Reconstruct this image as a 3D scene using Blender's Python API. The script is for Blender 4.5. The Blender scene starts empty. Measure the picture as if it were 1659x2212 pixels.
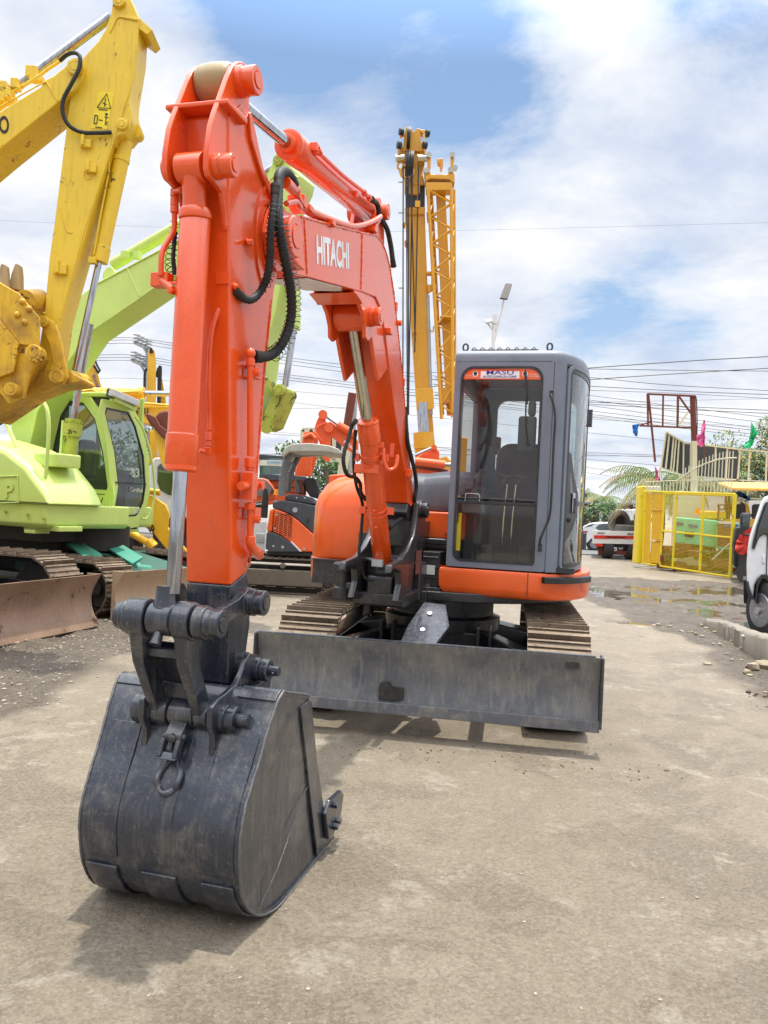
import bpy, bmesh, math, random
from mathutils import Vector, Matrix, noise
random.seed(7)
sc = bpy.context.scene
COL = sc.collection
PI = math.pi
R = math.radians
V = Vector

# ------------------------------------------------------------------ camera model
F = 1663.0                      # focal length in units of a 1659 x 2212 picture
CAM = V((0, 0, 1.5))
ROLL = R(2.8)
PITCH = math.atan(6 / 1663)
cf = V((0, math.cos(PITCH), -math.sin(PITCH)))
cu0 = V((0, math.sin(PITCH), math.cos(PITCH)))
cx0 = V((1, 0, 0))
cr = cx0 * math.cos(ROLL) + cu0 * math.sin(ROLL)
cu = -cx0 * math.sin(ROLL) + cu0 * math.cos(ROLL)

def ray(x, y):
    return cf + cr * ((x - 829.5) / F) + cu * ((1106 - y) / F)

def at(x, y, Y):
    """world point seen at (x, y) at depth Y (survey helper)"""
    d = ray(x, y)
    return CAM + d * (Y / d.y)

def gnd(x, y, h=0.0):
    d = ray(x, y)
    return CAM + d * ((h - CAM.z) / d.z)

class Frame:
    """an upright local frame of a machine: x lateral, y away from its nose, z up"""
    def __init__(s, o, deg):
        s.o = V((o[0], o[1], o[2] if len(o) > 2 else 0)); s.a = R(deg)
        s.ex = V((math.cos(s.a), math.sin(s.a), 0)); s.ey = V((-math.sin(s.a), math.cos(s.a), 0))
        s.m = Matrix.Translation(s.o) @ Matrix.Rotation(s.a, 4, 'Z'); s.mi = s.m.inverted()
    def loc(s, p): return s.mi @ V(p)
    def side(s, x, y, w):
        d = ray(x, y); p0 = s.o + s.ex * w
        t = (p0 - CAM).dot(s.ex) / d.dot(s.ex)
        return s.mi @ (CAM + d * t)
    def front(s, x, y, q):
        d = ray(x, y); p0 = s.o + s.ey * q
        t = (p0 - CAM).dot(s.ey) / d.dot(s.ey)
        return s.mi @ (CAM + d * t)

# ------------------------------------------------------------------ materials
def nd(t, typ, **kw):
    n = t.nodes.new(typ)
    for k, v in kw.items():
        if k.startswith('i_'):
            key = k[2:]
            key = int(key) if key.isdigit() else key.replace('_', ' ')
            n.inputs[key].default_value = v
        else:
            setattr(n, k, v)
    return n

def ramp(t, src, stops):
    r = t.nodes.new('ShaderNodeValToRGB')
    e = r.color_ramp.elements
    while len(e) < len(stops): e.new(0.5)
    for q, (p, c) in zip(e, stops):
        q.position = p
        q.color = (c, c, c, 1) if not isinstance(c, (tuple, list)) else (*c[:3], 1)
    t.links.new(src, r.inputs[0])
    return r.outputs[0]

def mixc(t, fac, a, b, mode='MIX'):
    m = t.nodes.new('ShaderNodeMix'); m.data_type = 'RGBA'; m.blend_type = mode
    for sock, v in ((m.inputs[0], fac), (m.inputs[6], a), (m.inputs[7], b)):
        if hasattr(v, 'is_linked') or hasattr(v, 'links'): t.links.new(v, sock)
        elif isinstance(v, (tuple, list)): sock.default_value = (*v[:3], 1)
        else: sock.default_value = v
    return m.outputs[2]

def noise_n(t, vec, scale, detail=5, rough=0.6, dist=0.0):
    n = nd(t, 'ShaderNodeTexNoise'); n.inputs['Scale'].default_value = scale
    n.inputs['Detail'].default_value = detail; n.inputs['Roughness'].default_value = rough
    n.inputs['Distortion'].default_value = dist
    t.links.new(vec, n.inputs['Vector'])
    return n.outputs[0]

def newmat(name):
    m = bpy.data.materials.new(name); m.use_nodes = True
    t = m.node_tree; t.nodes.clear()
    out = nd(t, 'ShaderNodeOutputMaterial'); b = nd(t, 'ShaderNodeBsdfPrincipled')
    t.links.new(b.outputs[0], out.inputs[0])
    tc = nd(t, 'ShaderNodeTexCoord').outputs['Object']
    return m, t, b, tc, out

def smap(t, vec, s):
    mp = nd(t, 'ShaderNodeMapping'); mp.inputs['Scale'].default_value = s
    t.links.new(vec, mp.inputs['Vector']); return mp.outputs[0]

def paint(name, col, rough=0.3, coat=0.4, dirt=0.25, dirtcol=(.22, .17, .11), metal=0.0, bump=0.05, streak=0.3, spots=0.0, spotcol=(.1, .04, .02), sc_=6.0, lo=.5, hi=.75, coatr=.08, flecks=.35, scratch=0.0, scratchcol=(.3, .3, .3)):
    m, t, b, tc, out = newmat(name)
    n1 = noise_n(t, tc, sc_, 6, .65, .3)
    n2 = noise_n(t, smap(t, tc, (14, 14, 1.6)), 2.2, 5, .6)
    n3 = noise_n(t, tc, sc_ * 9, 4, .7)
    c = mixc(t, ramp(t, n1, [(.3, 0.0), (.75, 1.0)]), tuple(x * .86 for x in col), tuple(min(1, x * 1.06) for x in col))
    mlt = nd(t, 'ShaderNodeMath', operation='MULTIPLY'); mlt.inputs[1].default_value = dirt
    t.links.new(ramp(t, n1, [(lo, 0.0), (hi, 1.0)]), mlt.inputs[0])
    c = mixc(t, mlt.outputs[0], c, dirtcol)
    m2 = nd(t, 'ShaderNodeMath', operation='MULTIPLY'); m2.inputs[1].default_value = streak * .5
    t.links.new(ramp(t, n2, [(.5, 0.0), (.72, 1.0)]), m2.inputs[0])
    c = mixc(t, m2.outputs[0], c, dirtcol)
    if spots:
        n4 = noise_n(t, tc, sc_ * 2.3, 8, .75, .6)
        c = mixc(t, ramp(t, n4, [(.62 - spots * .1, 0.0), (.65 - spots * .1, 1.0)]), c, spotcol)
    if flecks:
        mf_ = nd(t, 'ShaderNodeMath', operation='MULTIPLY'); mf_.inputs[1].default_value = flecks
        t.links.new(ramp(t, noise_n(t, tc, 75, 2, .5), [(.66, 0.0), (.70, 1.0)]), mf_.inputs[0]); c = mixc(t, mf_.outputs[0], c, dirtcol)
    if scratch:
        ms = nd(t, 'ShaderNodeMath', operation='MULTIPLY'); ms.inputs[1].default_value = scratch
        q1 = ramp(t, noise_n(t, smap(t, tc, (60, 60, 5)), 1.6, 3, .7, .4), [(.60, 0.0), (.66, 1.0)])
        q2 = ramp(t, noise_n(t, smap(t, tc, (7, 7, 70)), 1.3, 3, .7, .8), [(.63, 0.0), (.68, .8)])
        mx_ = nd(t, 'ShaderNodeMath', operation='MAXIMUM'); t.links.new(q1, mx_.inputs[0]); t.links.new(q2, mx_.inputs[1])
        mk_ = nd(t, 'ShaderNodeMath', operation='MULTIPLY'); t.links.new(mx_.outputs[0], mk_.inputs[0]); t.links.new(ramp(t, n1, [(.42, 0.0), (.62, 1.0)]), mk_.inputs[1])
        t.links.new(mk_.outputs[0], ms.inputs[0]); c = mixc(t, ms.outputs[0], c, scratchcol)
    t.links.new(c, b.inputs['Base Color'])
    rr = nd(t, 'ShaderNodeMapRange'); rr.inputs[3].default_value = rough * .8; rr.inputs[4].default_value = min(1, rough * 1.45)
    t.links.new(n1, rr.inputs[0]); t.links.new(rr.outputs[0], b.inputs['Roughness'])
    b.inputs['Metallic'].default_value = metal
    b.inputs['Coat Weight'].default_value = coat; b.inputs['Coat Roughness'].default_value = coatr
    if bump:
        bp = nd(t, 'ShaderNodeBump'); bp.inputs['Strength'].default_value = bump; bp.inputs['Distance'].default_value = .01
        ad = nd(t, 'ShaderNodeMath', operation='ADD'); t.links.new(n1, ad.inputs[0]); t.links.new(n3, ad.inputs[1])
        t.links.new(ad.outputs[0], bp.inputs['Height']); t.links.new(bp.outputs[0], b.inputs['Normal'])
    return m

def plain(name, col, rough=.5, metal=0.0, coat=0.0, emit=0):
    m, t, b, tc, out = newmat(name)
    n = noise_n(t, tc, 9, 4, .6)
    t.links.new(mixc(t, ramp(t, n, [(.3, 0.0), (.7, 1.0)]), tuple(x * .82 for x in col), tuple(min(1, x * 1.1) for x in col)), b.inputs['Base Color'])
    b.inputs['Roughness'].default_value = rough; b.inputs['Metallic'].default_value = metal
    b.inputs['Coat Weight'].default_value = coat
    return m

def glassm(name, tint=(.75, .8, .8), refl=.09, dots=False, haze=.07):
    m, t, b, tc, out = newmat(name)
    t.nodes.remove(b)
    tr = nd(t, 'ShaderNodeBsdfTransparent'); tr.inputs[0].default_value = (*tint, 1)
    gl = nd(t, 'ShaderNodeBsdfGlossy'); gl.inputs['Roughness'].default_value = .03; gl.inputs[0].default_value = (1, 1, 1, 1)
    fr = nd(t, 'ShaderNodeLayerWeight'); pw = nd(t, 'ShaderNodeMath', operation='POWER'); pw.inputs[1].default_value = 4.0; t.links.new(fr.outputs['Facing'], pw.inputs[0])
    ad = nd(t, 'ShaderNodeMath', operation='MULTIPLY_ADD'); ad.inputs[1].default_value = .9; ad.inputs[2].default_value = refl + .03
    t.links.new(pw.outputs[0], ad.inputs[0]); ad.use_clamp = True
    mx = nd(t, 'ShaderNodeMixShader'); t.links.new(ad.outputs[0], mx.inputs[0]); t.links.new(tr.outputs[0], mx.inputs[1]); t.links.new(gl.outputs[0], mx.inputs[2])
    df = nd(t, 'ShaderNodeBsdfDiffuse'); df.inputs[0].default_value = (.75, .76, .76, 1)
    n = noise_n(t, tc, 3, 6, .7)
    m2 = nd(t, 'ShaderNodeMath', operation='MULTIPLY'); m2.inputs[1].default_value = haze
    t.links.new(ramp(t, n, [(.4, 0.15), (.8, 1.0)]), m2.inputs[0])
    fac = m2.outputs[0]
    if dots:
        v = nd(t, 'ShaderNodeTexVoronoi'); v.inputs['Scale'].default_value = 26; t.links.new(tc, v.inputs['Vector'])
        mm = nd(t, 'ShaderNodeMath', operation='MAXIMUM'); t.links.new(fac, mm.inputs[0])
        t.links.new(ramp(t, v.outputs['Distance'], [(.09, .6), (.14, 0.0)]), mm.inputs[1]); fac = mm.outputs[0]
    mx2 = nd(t, 'ShaderNodeMixShader'); t.links.new(fac, mx2.inputs[0]); t.links.new(mx.outputs[0], mx2.inputs[1]); t.links.new(df.outputs[0], mx2.inputs[2])
    t.links.new(mx2.outputs[0], out.inputs[0])
    return m

M = {}
M['orange'] = paint('orange_paint', (.84, .092, .008), .24, .5, .14, (.30, .075, .03), bump=.07, streak=.14)
M['orange2'] = paint('orange_body_paint', (.88, .115, .010), .28, .5, .10, (.35, .12, .05), bump=.03, streak=.08, sc_=3)
M['orange_far'] = paint('weathered_orange_paint', (.80, .11, .02), .45, .15, .2, (.4, .2, .1))
M['yellow'] = paint('worn_yellow_paint', (.82, .56, .025), .42, .2, .22, (.30, .15, .03), spots=.12, spotcol=(.11, .035, .015), streak=.5, sc_=2.2)
M['yellow_dirty'] = paint('dirty_yellow_paint', (.80, .47, .012), .5, .1, .75, (.22, .10, .02), spots=.15, spotcol=(.09, .03, .012), streak=.8, sc_=3, lo=.4, hi=.65)
M['yellow_far'] = paint('yellow_paint', (.84, .46, .02), .42, .2, .15, (.35, .2, .05), streak=.3)
M['crane'] = paint('crane_yellow_paint', (.74, .35, .010), .4, .25, .25, (.3, .14, .02), streak=.5, sc_=1.4)
M['lime'] = paint('lime_paint', (.55, .70, .17), .38, .3, .12, (.35, .38, .1), streak=.25, sc_=1.6)
M['lime_worn'] = paint('worn_lime_paint', (.42, .48, .06), .5, .1, .6, (.12, .09, .02), spots=.5, spotcol=(.06, .045, .02), sc_=3)
M['teal'] = paint('teal_paint', (.035, .25, .17), .5, .1, .6, (.14, .11, .07), spots=.3, spotcol=(.18, .13, .09), sc_=3)
M['dkteal'] = plain('dark_green_paint', (.02, .09, .06), .6)
M['black'] = paint('black_paint', (.012, .012, .014), .34, .3, .35, (.11, .10, .085), bump=.18, streak=.35, sc_=7)
M['arm_black'] = paint('black_bucket_paint', (.018, .023, .035), .26, .45, .6, (.17, .15, .12), bump=.25, streak=.7, sc_=4, lo=.54, hi=.74, scratch=.55, scratchcol=(.16, .165, .18))
M['edge'] = paint('bare_worn_edge', (.13, .13, .13), .45, 0, .6, (.03, .03, .035), metal=.3, bump=.3, streak=.6, sc_=12)
M['grey_cab'] = paint('grey_cab_paint', (.165, .19, .235), .42, .2, .15, (.2, .19, .17), bump=.03, streak=.15)
M['grey_dark'] = paint('charcoal_paint', (.045, .052, .068), .4, .2, .2, (.16, .15, .13), bump=.03)
M['chrome'] = paint('chromed_rod', (.50, .51, .54), .05, 0, .1, (.10, .10, .12), metal=1.0, bump=0.0, streak=1.3)  # dark lengthwise streaks imitate reflections, painted into the colour
M['chrome_dull'] = paint('dull_rod', (.60, .57, .48), .18, 0, .5, (.2, .15, .08), metal=1.0, bump=0.02, streak=.3)
M['rubber'] = paint('black_rubber', (.014, .014, .014), .55, 0, .45, (.07, .065, .055), bump=.2, streak=0)
M['track'] = paint('muddy_track_steel', (.17, .125, .085), .55, 0, .7, (.36, .28, .19), metal=.3, bump=.5, streak=.3, spots=.35, spotcol=(.045, .03, .022), sc_=5)
M['track_far'] = plain('track_steel', (.16, .13, .10), .7, .2)
M['chain'] = plain('dark_link_steel', (.035, .03, .026), .65, .4)
M['glass'] = glassm('cab_glass', (.90, .92, .91), .02, False, .025)
M['glass_rain'] = glassm('rain_spotted_glass', (.60, .68, .70), .05, True)
M['glass_dark'] = glassm('dark_glass', (.22, .30, .28), .06)
M['white'] = paint('white_vehicle_paint', (.78, .79, .80), .3, .4, .12, (.45, .42, .36), bump=.0, streak=.25)
M['white_decal'] = plain('white_lettering', (.80, .80, .80), .45)
M['black_decal'] = plain('black_lettering', (.012, .012, .012), .5)
M['red'] = plain('red_plastic', (.62, .03, .02), .35)
M['red_cloth'] = plain('red_cloth', (.80, .07, .05), .8)
M['navy'] = plain('navy_print', (.03, .03, .30), .5)
M['skyblue'] = plain('light_blue_print', (.05, .35, .65), .5)
M['seat'] = plain('seat_cloth', (.06, .035, .03), .9)
M['int_black'] = plain('cab_interior_plastic', (.03, .03, .03), .6)
M['int_maroon'] = plain('cab_headliner', (.09, .028, .026), .8)
M['int_grey'] = plain('cab_inner_grey', (.11, .135, .14), .6)
M['label'] = plain('label_film', (.62, .62, .55), .5)
M['ylabel'] = plain('yellow_label_film', (.86, .66, .02), .5)
M['canopy'] = plain('beige_canopy', (.42, .42, .38), .5)
M['canopy_dark'] = plain('grey_canopy', (.14, .15, .16), .5)
M['amber'] = plain('amber_lens', (.85, .25, .01), .3)
M['steel'] = plain('galvanised_steel', (.45, .47, .48), .4, .6)
M['rust'] = paint('rusted_steel', (.17, .045, .03), .8, 0, .6, (.09, .03, .02), bump=.3)
M['ivory'] = paint('ivory_paint', (.66, .64, .46), .6, 0, .3, (.3, .24, .12))
M['gate'] = paint('gate_yellow_paint', (.82, .62, .01), .45, .1, .3, (.4, .26, .03), spots=.1, spotcol=(.16, .07, .02), sc_=2)
M['gate_panel'] = paint('gate_sheet_paint', (.74, .42, .01), .5, .1, .4, (.35, .18, .03), sc_=2)
M['board'] = plain('dark_sign_board', (.055, .058, .07), .7)
M['mint'] = paint('mint_green_paint', (.13, .62, .36), .45, .1, .15, (.1, .3, .2))
M['tarp'] = plain('orange_tarpaulin', (.90, .48, .12), .8)
M['pink'] = plain('pink_cloth', (.85, .16, .40), .8)
M['green_cloth'] = plain('green_cloth', (.02, .48, .18), .8)
M['blue_cloth'] = plain('blue_cloth', (.03, .22, .62), .8)
M['wire'] = plain('black_cable', (.02, .02, .025), .6)
M['hub'] = plain('wheel_rim_silver', (.30, .31, .33), .45, .5)
M['tyre'] = plain('tyre_rubber', (.03, .03, .03), .8)
M['lampglass'] = plain('lamp_lens', (.55, .56, .56), .15, .2)
M['roofing'] = plain('corrugated_roof_sheet', (.42, .44, .46), .6)
M['wallboard'] = plain('shed_wall_board', (.45, .40, .36), .8)
M['beacon'] = M['amber']

# ------------------------------------------------------------------ mesh builder
class MB:
    def __init__(s, xf=None): s.v = []; s.f = []; s.xf = xf
    def add(s, vs, fs):
        n = len(s.v)
        for p in vs:
            p = V(p); s.v.append(s.xf @ p if s.xf else p)
        s.f += [tuple(i + n for i in f) for f in fs]
        return s
    def box(s, c, d, rot=None):
        c = V(c); hx, hy, hz = d[0] / 2, d[1] / 2, d[2] / 2
        q = [V((x, y, z)) for x in (-hx, hx) for y in (-hy, hy) for z in (-hz, hz)]
        if rot is not None: q = [rot @ p for p in q]
        return s.add([p + c for p in q], [(0, 1, 3, 2), (4, 6, 7, 5), (0, 4, 5, 1), (2, 3, 7, 6), (0, 2, 6, 4), (1, 5, 7, 3)])
    def bb(s, x0, x1, y0, y1, z0, z1):
        return s.box(((x0 + x1) / 2, (y0 + y1) / 2, (z0 + z1) / 2), (x1 - x0, y1 - y0, z1 - z0))
    def prism(s, pts, vec, hole=None):
        n = len(pts); vec = V(vec); P = [V(p) for p in pts]
        vs = P + [p + vec for p in P]
        fs = [tuple(range(n - 1, -1, -1)), tuple(range(n, 2 * n))] + [(i, (i + 1) % n, n + (i + 1) % n, n + i) for i in range(n)]
        return s.add(vs, fs)
    def plate(s, pts, w0, w1):
        """outline given as (.., y, z) points, extruded between lateral positions w0 and w1"""
        return s.prism([(w0, p[1], p[2]) for p in pts], (w1 - w0, 0, 0))
    def loft(s, rings, caps=True, closed=True):
        n = len(rings[0]); vs = [p for r in rings for p in r]; fs = []
        for k in range(len(rings) - 1):
            for i in range(n if closed else n - 1):
                j = (i + 1) % n
                fs.append((k * n + i, k * n + j, (k + 1) * n + j, (k + 1) * n + i))
        if caps:
            fs.append(tuple(range(n - 1, -1, -1))); fs.append(tuple((len(rings) - 1) * n + i for i in range(n)))
        return s.add(vs, fs)
    def cyl(s, a, b, r, r2=None, n=20):
        a = V(a); b = V(b); r2 = r if r2 is None else r2
        d = (b - a).normalized(); u = d.orthogonal().normalized(); w = d.cross(u)
        ring = lambda c, q: [c + (u * math.cos(2 * PI * i / n) + w * math.sin(2 * PI * i / n)) * q for i in range(n)]
        return s.loft([ring(a, r), ring(b, r2)])
    def lathe(s, a, b, prof, n=20):
        """prof: (t metres along a->b, radius)"""
        a = V(a); b = V(b); d = (b - a).normalized(); u = d.orthogonal().normalized(); w = d.cross(u)
        rs = [[a + d * t + (u * math.cos(2 * PI * i / n) + w * math.sin(2 * PI * i / n)) * max(q, 1e-4) for i in range(n)] for t, q in prof]
        return s.loft(rs)
    def tube(s, pts, r, n=8, closed=False, rf=None, caps=True):
        P = [V(p) for p in pts]; m = len(P); rings = []
        u = None
        for i, p in enumerate(P):
            if closed: d = P[(i + 1) % m] - P[i - 1]
            else: d = P[min(i + 1, m - 1)] - P[max(i - 1, 0)]
            if d.length < 1e-9: d = V((0, 0, 1))
            d.normalize()
            if u is None: u = d.orthogonal().normalized()
            u = (u - d * u.dot(d)).normalized(); w = d.cross(u)
            q = rf(i) if rf else r
            rings.append([p + (u * math.cos(2 * PI * k / n) + w * math.sin(2 * PI * k / n)) * q for k in range(n)])
        if closed: rings.append(rings[0])
        return s.loft(rings, caps=caps and not closed)
    def beam(s, a, b, w, h, up=(0, 0, 1)):
        a = V(a); b = V(b); d = b - a; L = d.length; d.normalize(); up = V(up)
        x = d.cross(up)
        if x.length < 1e-4: x = d.orthogonal()
        x.normalize(); z = x.cross(d)
        c = [(-w / 2, -h / 2), (w / 2, -h / 2), (w / 2, h / 2), (-w / 2, h / 2)]
        return s.loft([[a + x * p + z * q for p, q in c], [b + x * p + z * q for p, q in c]])
    def quad(s, a, b, c, d): return s.add([a, b, c, d], [(0, 1, 2, 3)])
    def ball(s, c, r, n=10, sz=(1, 1, 1)):
        c = V(c); rs = []
        for i in range(n + 1):
            th = PI * i / n; q = max(math.sin(th), .001)
            rs.append([c + V((math.cos(2 * PI * k / (2 * n)) * q * r * sz[0], math.sin(2 * PI * k / (2 * n)) * q * r * sz[1], -math.cos(th) * r * sz[2])) for k in range(2 * n)])
        return s.loft(rs)
    def merge(s, o): return s.add(o.v, o.f)
    def build(s, name, mat, parent=None, bevel=0.0, seg=2, smooth=35, sub=0):
        me = bpy.data.meshes.new(name); me.from_pydata([tuple(p) for p in s.v], [], s.f)
        bm = bmesh.new(); bm.from_mesh(me); bmesh.ops.recalc_face_normals(bm, faces=bm.faces)
        for f in bm.faces: f.smooth = True
        for e in bm.edges:
            if len(e.link_faces) == 2 and e.calc_face_angle(0) > R(smooth): e.smooth = False
        bm.to_mesh(me); bm.free()
        me.materials.append(M[mat] if isinstance(mat, str) else mat)
        o = bpy.data.objects.new(name, me); COL.objects.link(o)
        if parent is not None: o.parent = parent
        if bevel:
            b = o.modifiers.new('Bevel', 'BEVEL'); b.width = bevel; b.segments = seg; b.limit_method = 'ANGLE'; b.angle_limit = R(40)
            b.harden_normals = False
            for e in me.edges: e.use_edge_sharp = False
            try:
                w = o.modifiers.new('WN', 'WEIGHTED_NORMAL'); w.keep_sharp = True
            except Exception: pass
        if sub:
            q = o.modifiers.new('Sub', 'SUBSURF'); q.levels = q.render_levels = sub
        return o

def smoothpath(pts, n=8):
    P = [V(p) for p in pts]; out = []
    for i in range(len(P) - 1):
        a = P[max(i - 1, 0)]; b = P[i]; c = P[i + 1]; d = P[min(i + 2, len(P) - 1)]
        for k in range(n):
            t = k / n
            out.append(.5 * ((2 * b) + (c - a) * t + (2 * a - 5 * b + 4 * c - d) * t * t + (3 * b - a - 3 * c + d) * t ** 3))
    out.append(P[-1]); return out

def resample(pts, step):
    out = [pts[0].copy()]; acc = 0
    for a, b in zip(pts, pts[1:]):
        L = (b - a).length
        if L < 1e-9: continue
        t = step - acc
        while t <= L:
            out.append(a.lerp(b, t / L)); t += step
        acc = (acc + L) % step
    return out

def ribbed(mb, pts, r, pitch=.012, depth=.12, n=12):
    q = resample(smoothpath(pts, 10), pitch / 2)
    return mb.tube(q, r, n, rf=lambda i: r * (1 if i % 2 else 1 - depth))

def helix(mb, pts, r, wire, pitch, n=4, k=10):
    q = resample(smoothpath(pts, 10), pitch / k); u = None; out = []
    for i, p in enumerate(q):
        d = (q[min(i + 1, len(q) - 1)] - q[max(i - 1, 0)]).normalized()
        if u is None: u = d.orthogonal().normalized()
        u = (u - d * u.dot(d)).normalized(); w = d.cross(u)
        a = 2 * PI * i / k
        out.append(p + (u * math.cos(a) + w * math.sin(a)) * r)
    return mb.tube(out, wire, n)

def tag(o, label=None, cat=None, group=None, kind=None):
    if label: o['label'] = label
    if cat: o['category'] = cat
    if group: o['group'] = group
    if kind: o['kind'] = kind
    return o

def thing(name, label, cat, loc=(0, 0, 0), rot=0.0, group=None):
    o = bpy.data.objects.new(name, None); COL.objects.link(o); o.empty_display_size = .2
    o.location = loc; o.rotation_euler = (0, 0, rot)
    return tag(o, label, cat, group)

def fthing(name, label, cat, fr, group=None):
    return thing(name, label, cat, fr.o, fr.a, group)

def copy_tree(o, parent=None):
    c = o.copy(); COL.objects.link(c)
    if parent is not None: c.parent = parent
    for ch in list(o.children): copy_tree(ch, c)
    return c

def text_mb(mb, body, mat4, size=1.0, off=0.0, ext=.002, align='CENTER', squash=1.0):
    cu_ = bpy.data.curves.new('lettering', 'FONT'); cu_.body = body; cu_.size = size; cu_.offset = off; cu_.extrude = ext
    cu_.align_x = align; cu_.align_y = 'CENTER'; cu_.resolution_u = 3
    o = bpy.data.objects.new('lettering', cu_); COL.objects.link(o)
    dg = bpy.context.evaluated_depsgraph_get()
    me = bpy.data.meshes.new_from_object(o.evaluated_get(dg))
    S = Matrix.Diagonal((squash, 1, 1, 1))
    mb.add([mat4 @ S @ v.co for v in me.vertices], [tuple(p.vertices) for p in me.polygons])
    bpy.data.objects.remove(o); bpy.data.meshes.remove(me); bpy.data.curves.remove(cu_)
    return mb

def basis(o, x, y):
    """matrix whose X axis follows x, Y axis close to y, at origin o"""
    x = V(x).normalized(); y = V(y); z = x.cross(y).normalized(); y = z.cross(x)
    m = Matrix((x, y, z)).transposed().to_4x4(); m.translation = V(o); return m

def rrect(x0, x1, z0, z1, r, n=5):
    """rounded rectangle outline as (x, z) pairs; r scalar or 4 (bl, br, tr, tl)"""
    if not isinstance(r, (tuple, list)): r = (r,) * 4
    out = []
    for (cx, cz, a, q) in ((x0 + r[0], z0 + r[0], PI, r[0]), (x1 - r[1], z0 + r[1], 1.5 * PI, r[1]), (x1 - r[2], z1 - r[2], 0, r[2]), (x0 + r[3], z1 - r[3], .5 * PI, r[3])):
        for i in range(n + 1): out.append((cx + q * math.cos(a + PI / 2 * i / n), cz + q * math.sin(a + PI / 2 * i / n)))
    return out

def ringpanel(mb, outer, inner, mapf, depth):
    """flat frame between two outlines with equal point count; mapf (u, v, d) -> point"""
    n = len(outer)
    vs = [mapf(*p, 0) for p in outer] + [mapf(*p, 0) for p in inner] + [mapf(*p, depth) for p in outer] + [mapf(*p, depth) for p in inner]
    fs = []
    for i in range(n):
        j = (i + 1) % n
        fs += [(i, j, n + j, n + i), (2 * n + i, 3 * n + i, 3 * n + j, 2 * n + j), (i, 2 * n + i, 2 * n + j, j), (n + i, n + j, 3 * n + j, 3 * n + i)]
    return mb.add(vs, fs)

GZ = -0.05
def gnd(x, y, h=GZ):
    d = ray(x, y)
    return CAM + d * ((h - CAM.z) / d.z)

def text_fit(mb, body, p00, p10, p01, off=0.0, ext=.003):
    """lettering fitted in the parallelogram p00 (bottom left), p10 (bottom right), p01 (top left)"""
    t = MB(); text_mb(t, body, Matrix.Identity(4), 1.0, off, .5)
    x0 = min(v.x for v in t.v); x1 = max(v.x for v in t.v); y0 = min(v.y for v in t.v); y1 = max(v.y for v in t.v)
    z0 = min(v.z for v in t.v); z1 = max(v.z for v in t.v)
    p00 = V(p00); a = V(p10) - p00; b = V(p01) - p00; n = a.cross(b).normalized() * ext
    mb.add([p00 + a * ((v.x - x0) / (x1 - x0)) + b * ((v.y - y0) / (y1 - y0)) + n * ((v.z - z0) / (z1 - z0)) for v in t.v], t.f)
    return mb

def track_loop(r, half, zc, n=44):
    """points (s, z, tangent angle) round an oval track centred at 0"""
    L = 4 * half + 2 * PI * r; out = []
    for i in range(n):
        d = L * i / n
        if d < 2 * half: out.append((-half + d, zc + r, 0.0))
        elif d < 2 * half + PI * r:
            a = (d - 2 * half) / r; out.append((half + r * math.sin(a), zc + r * math.cos(a), -a))
        elif d < 4 * half + PI * r: out.append((half - (d - 2 * half - PI * r), zc - r, PI))
        else:
            a = (d - 4 * half - PI * r) / r; out.append((-half - r * math.sin(a), zc - r * math.cos(a), -PI - a))
    return out

def make_track(parent, xf, w0, w1, r, half, zc, n, th=.03, grs=.03, mat='track', inner=True):
    """one crawler: shoes with grousers, chain, frame, rollers and two wheels; returns the track part"""
    sh = MB(xf); L = (4 * half + 2 * PI * r) / n
    for (s, z, a) in track_loop(r - th / 2, half, zc, n):
        rot = Matrix.Rotation(-a, 3, 'X')
        j = random.uniform(-.003, .003)
        sh.box((0.5 * (w0 + w1), s, z + 0), (w1 - w0, L * .93, th * .6), rot.copy().inverted() if False else Matrix.Rotation(a, 3, 'X'))
        up = V((0, -math.sin(a), math.cos(a))); tg = V((0, math.cos(a), math.sin(a)))
        for q, g_ in ((-.40, grs * 1.25), (-.02, grs * .5), (.34, grs * .5)):
            c = V((0.5 * (w0 + w1), s, z)) + up * (th * .3 + g_ / 2) + tg * (L * q)
            sh.box(c, (w1 - w0 - .004, .020 if q < -.3 else .014, g_), Matrix.Rotation(a, 3, 'X'))
    o = sh.build('track', mat, parent)
    fr = MB(xf); wc = (w0 + w1) / 2; bw = (w1 - w0) * .42
    rr = r - th - .05
    fr.bb(wc - bw / 2, wc + bw / 2, -half + .1, half - .1, zc - rr * .75, zc + rr * .35)
    fr.build('track_frame', 'black', o, bevel=.02)
    for q in (-.07, .07):
        ch = MB(xf)
        for (s, z, a) in track_loop(rr + .02, half, zc, n): ch.box((wc + q, s, z), (.025, L * 1.04, .06), Matrix.Rotation(a, 3, 'X'))
        ch.build('chain', 'chain', o)
    for e in (-1, 1):
        wl = MB(xf); x = .06
        wl.lathe((wc - x, e * half, zc), (wc + x, e * half, zc), [(0, rr * .3), (0, rr * .92), (x * .6, rr), (x * 1.4, rr), (2 * x, rr * .92), (2 * x, rr * .3)], 28)
        wl.cyl((wc - x * 1.7, e * half, zc), (wc + x * 1.7, e * half, zc), rr * .32)
        wl.build('idler' if e < 0 else 'sprocket', 'chain', o)
    k = max(3, int(2 * half / .36))
    for i in range(k):
        rl = MB(xf); s = -half + .3 + (2 * half - .6) * i / (k - 1)
        rl.cyl((wc - .1, s, zc - rr * .78), (wc + .1, s, zc - rr * .78), rr * .28, n=14)
        rl.build('roller', 'chain', o)
    return o

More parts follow.
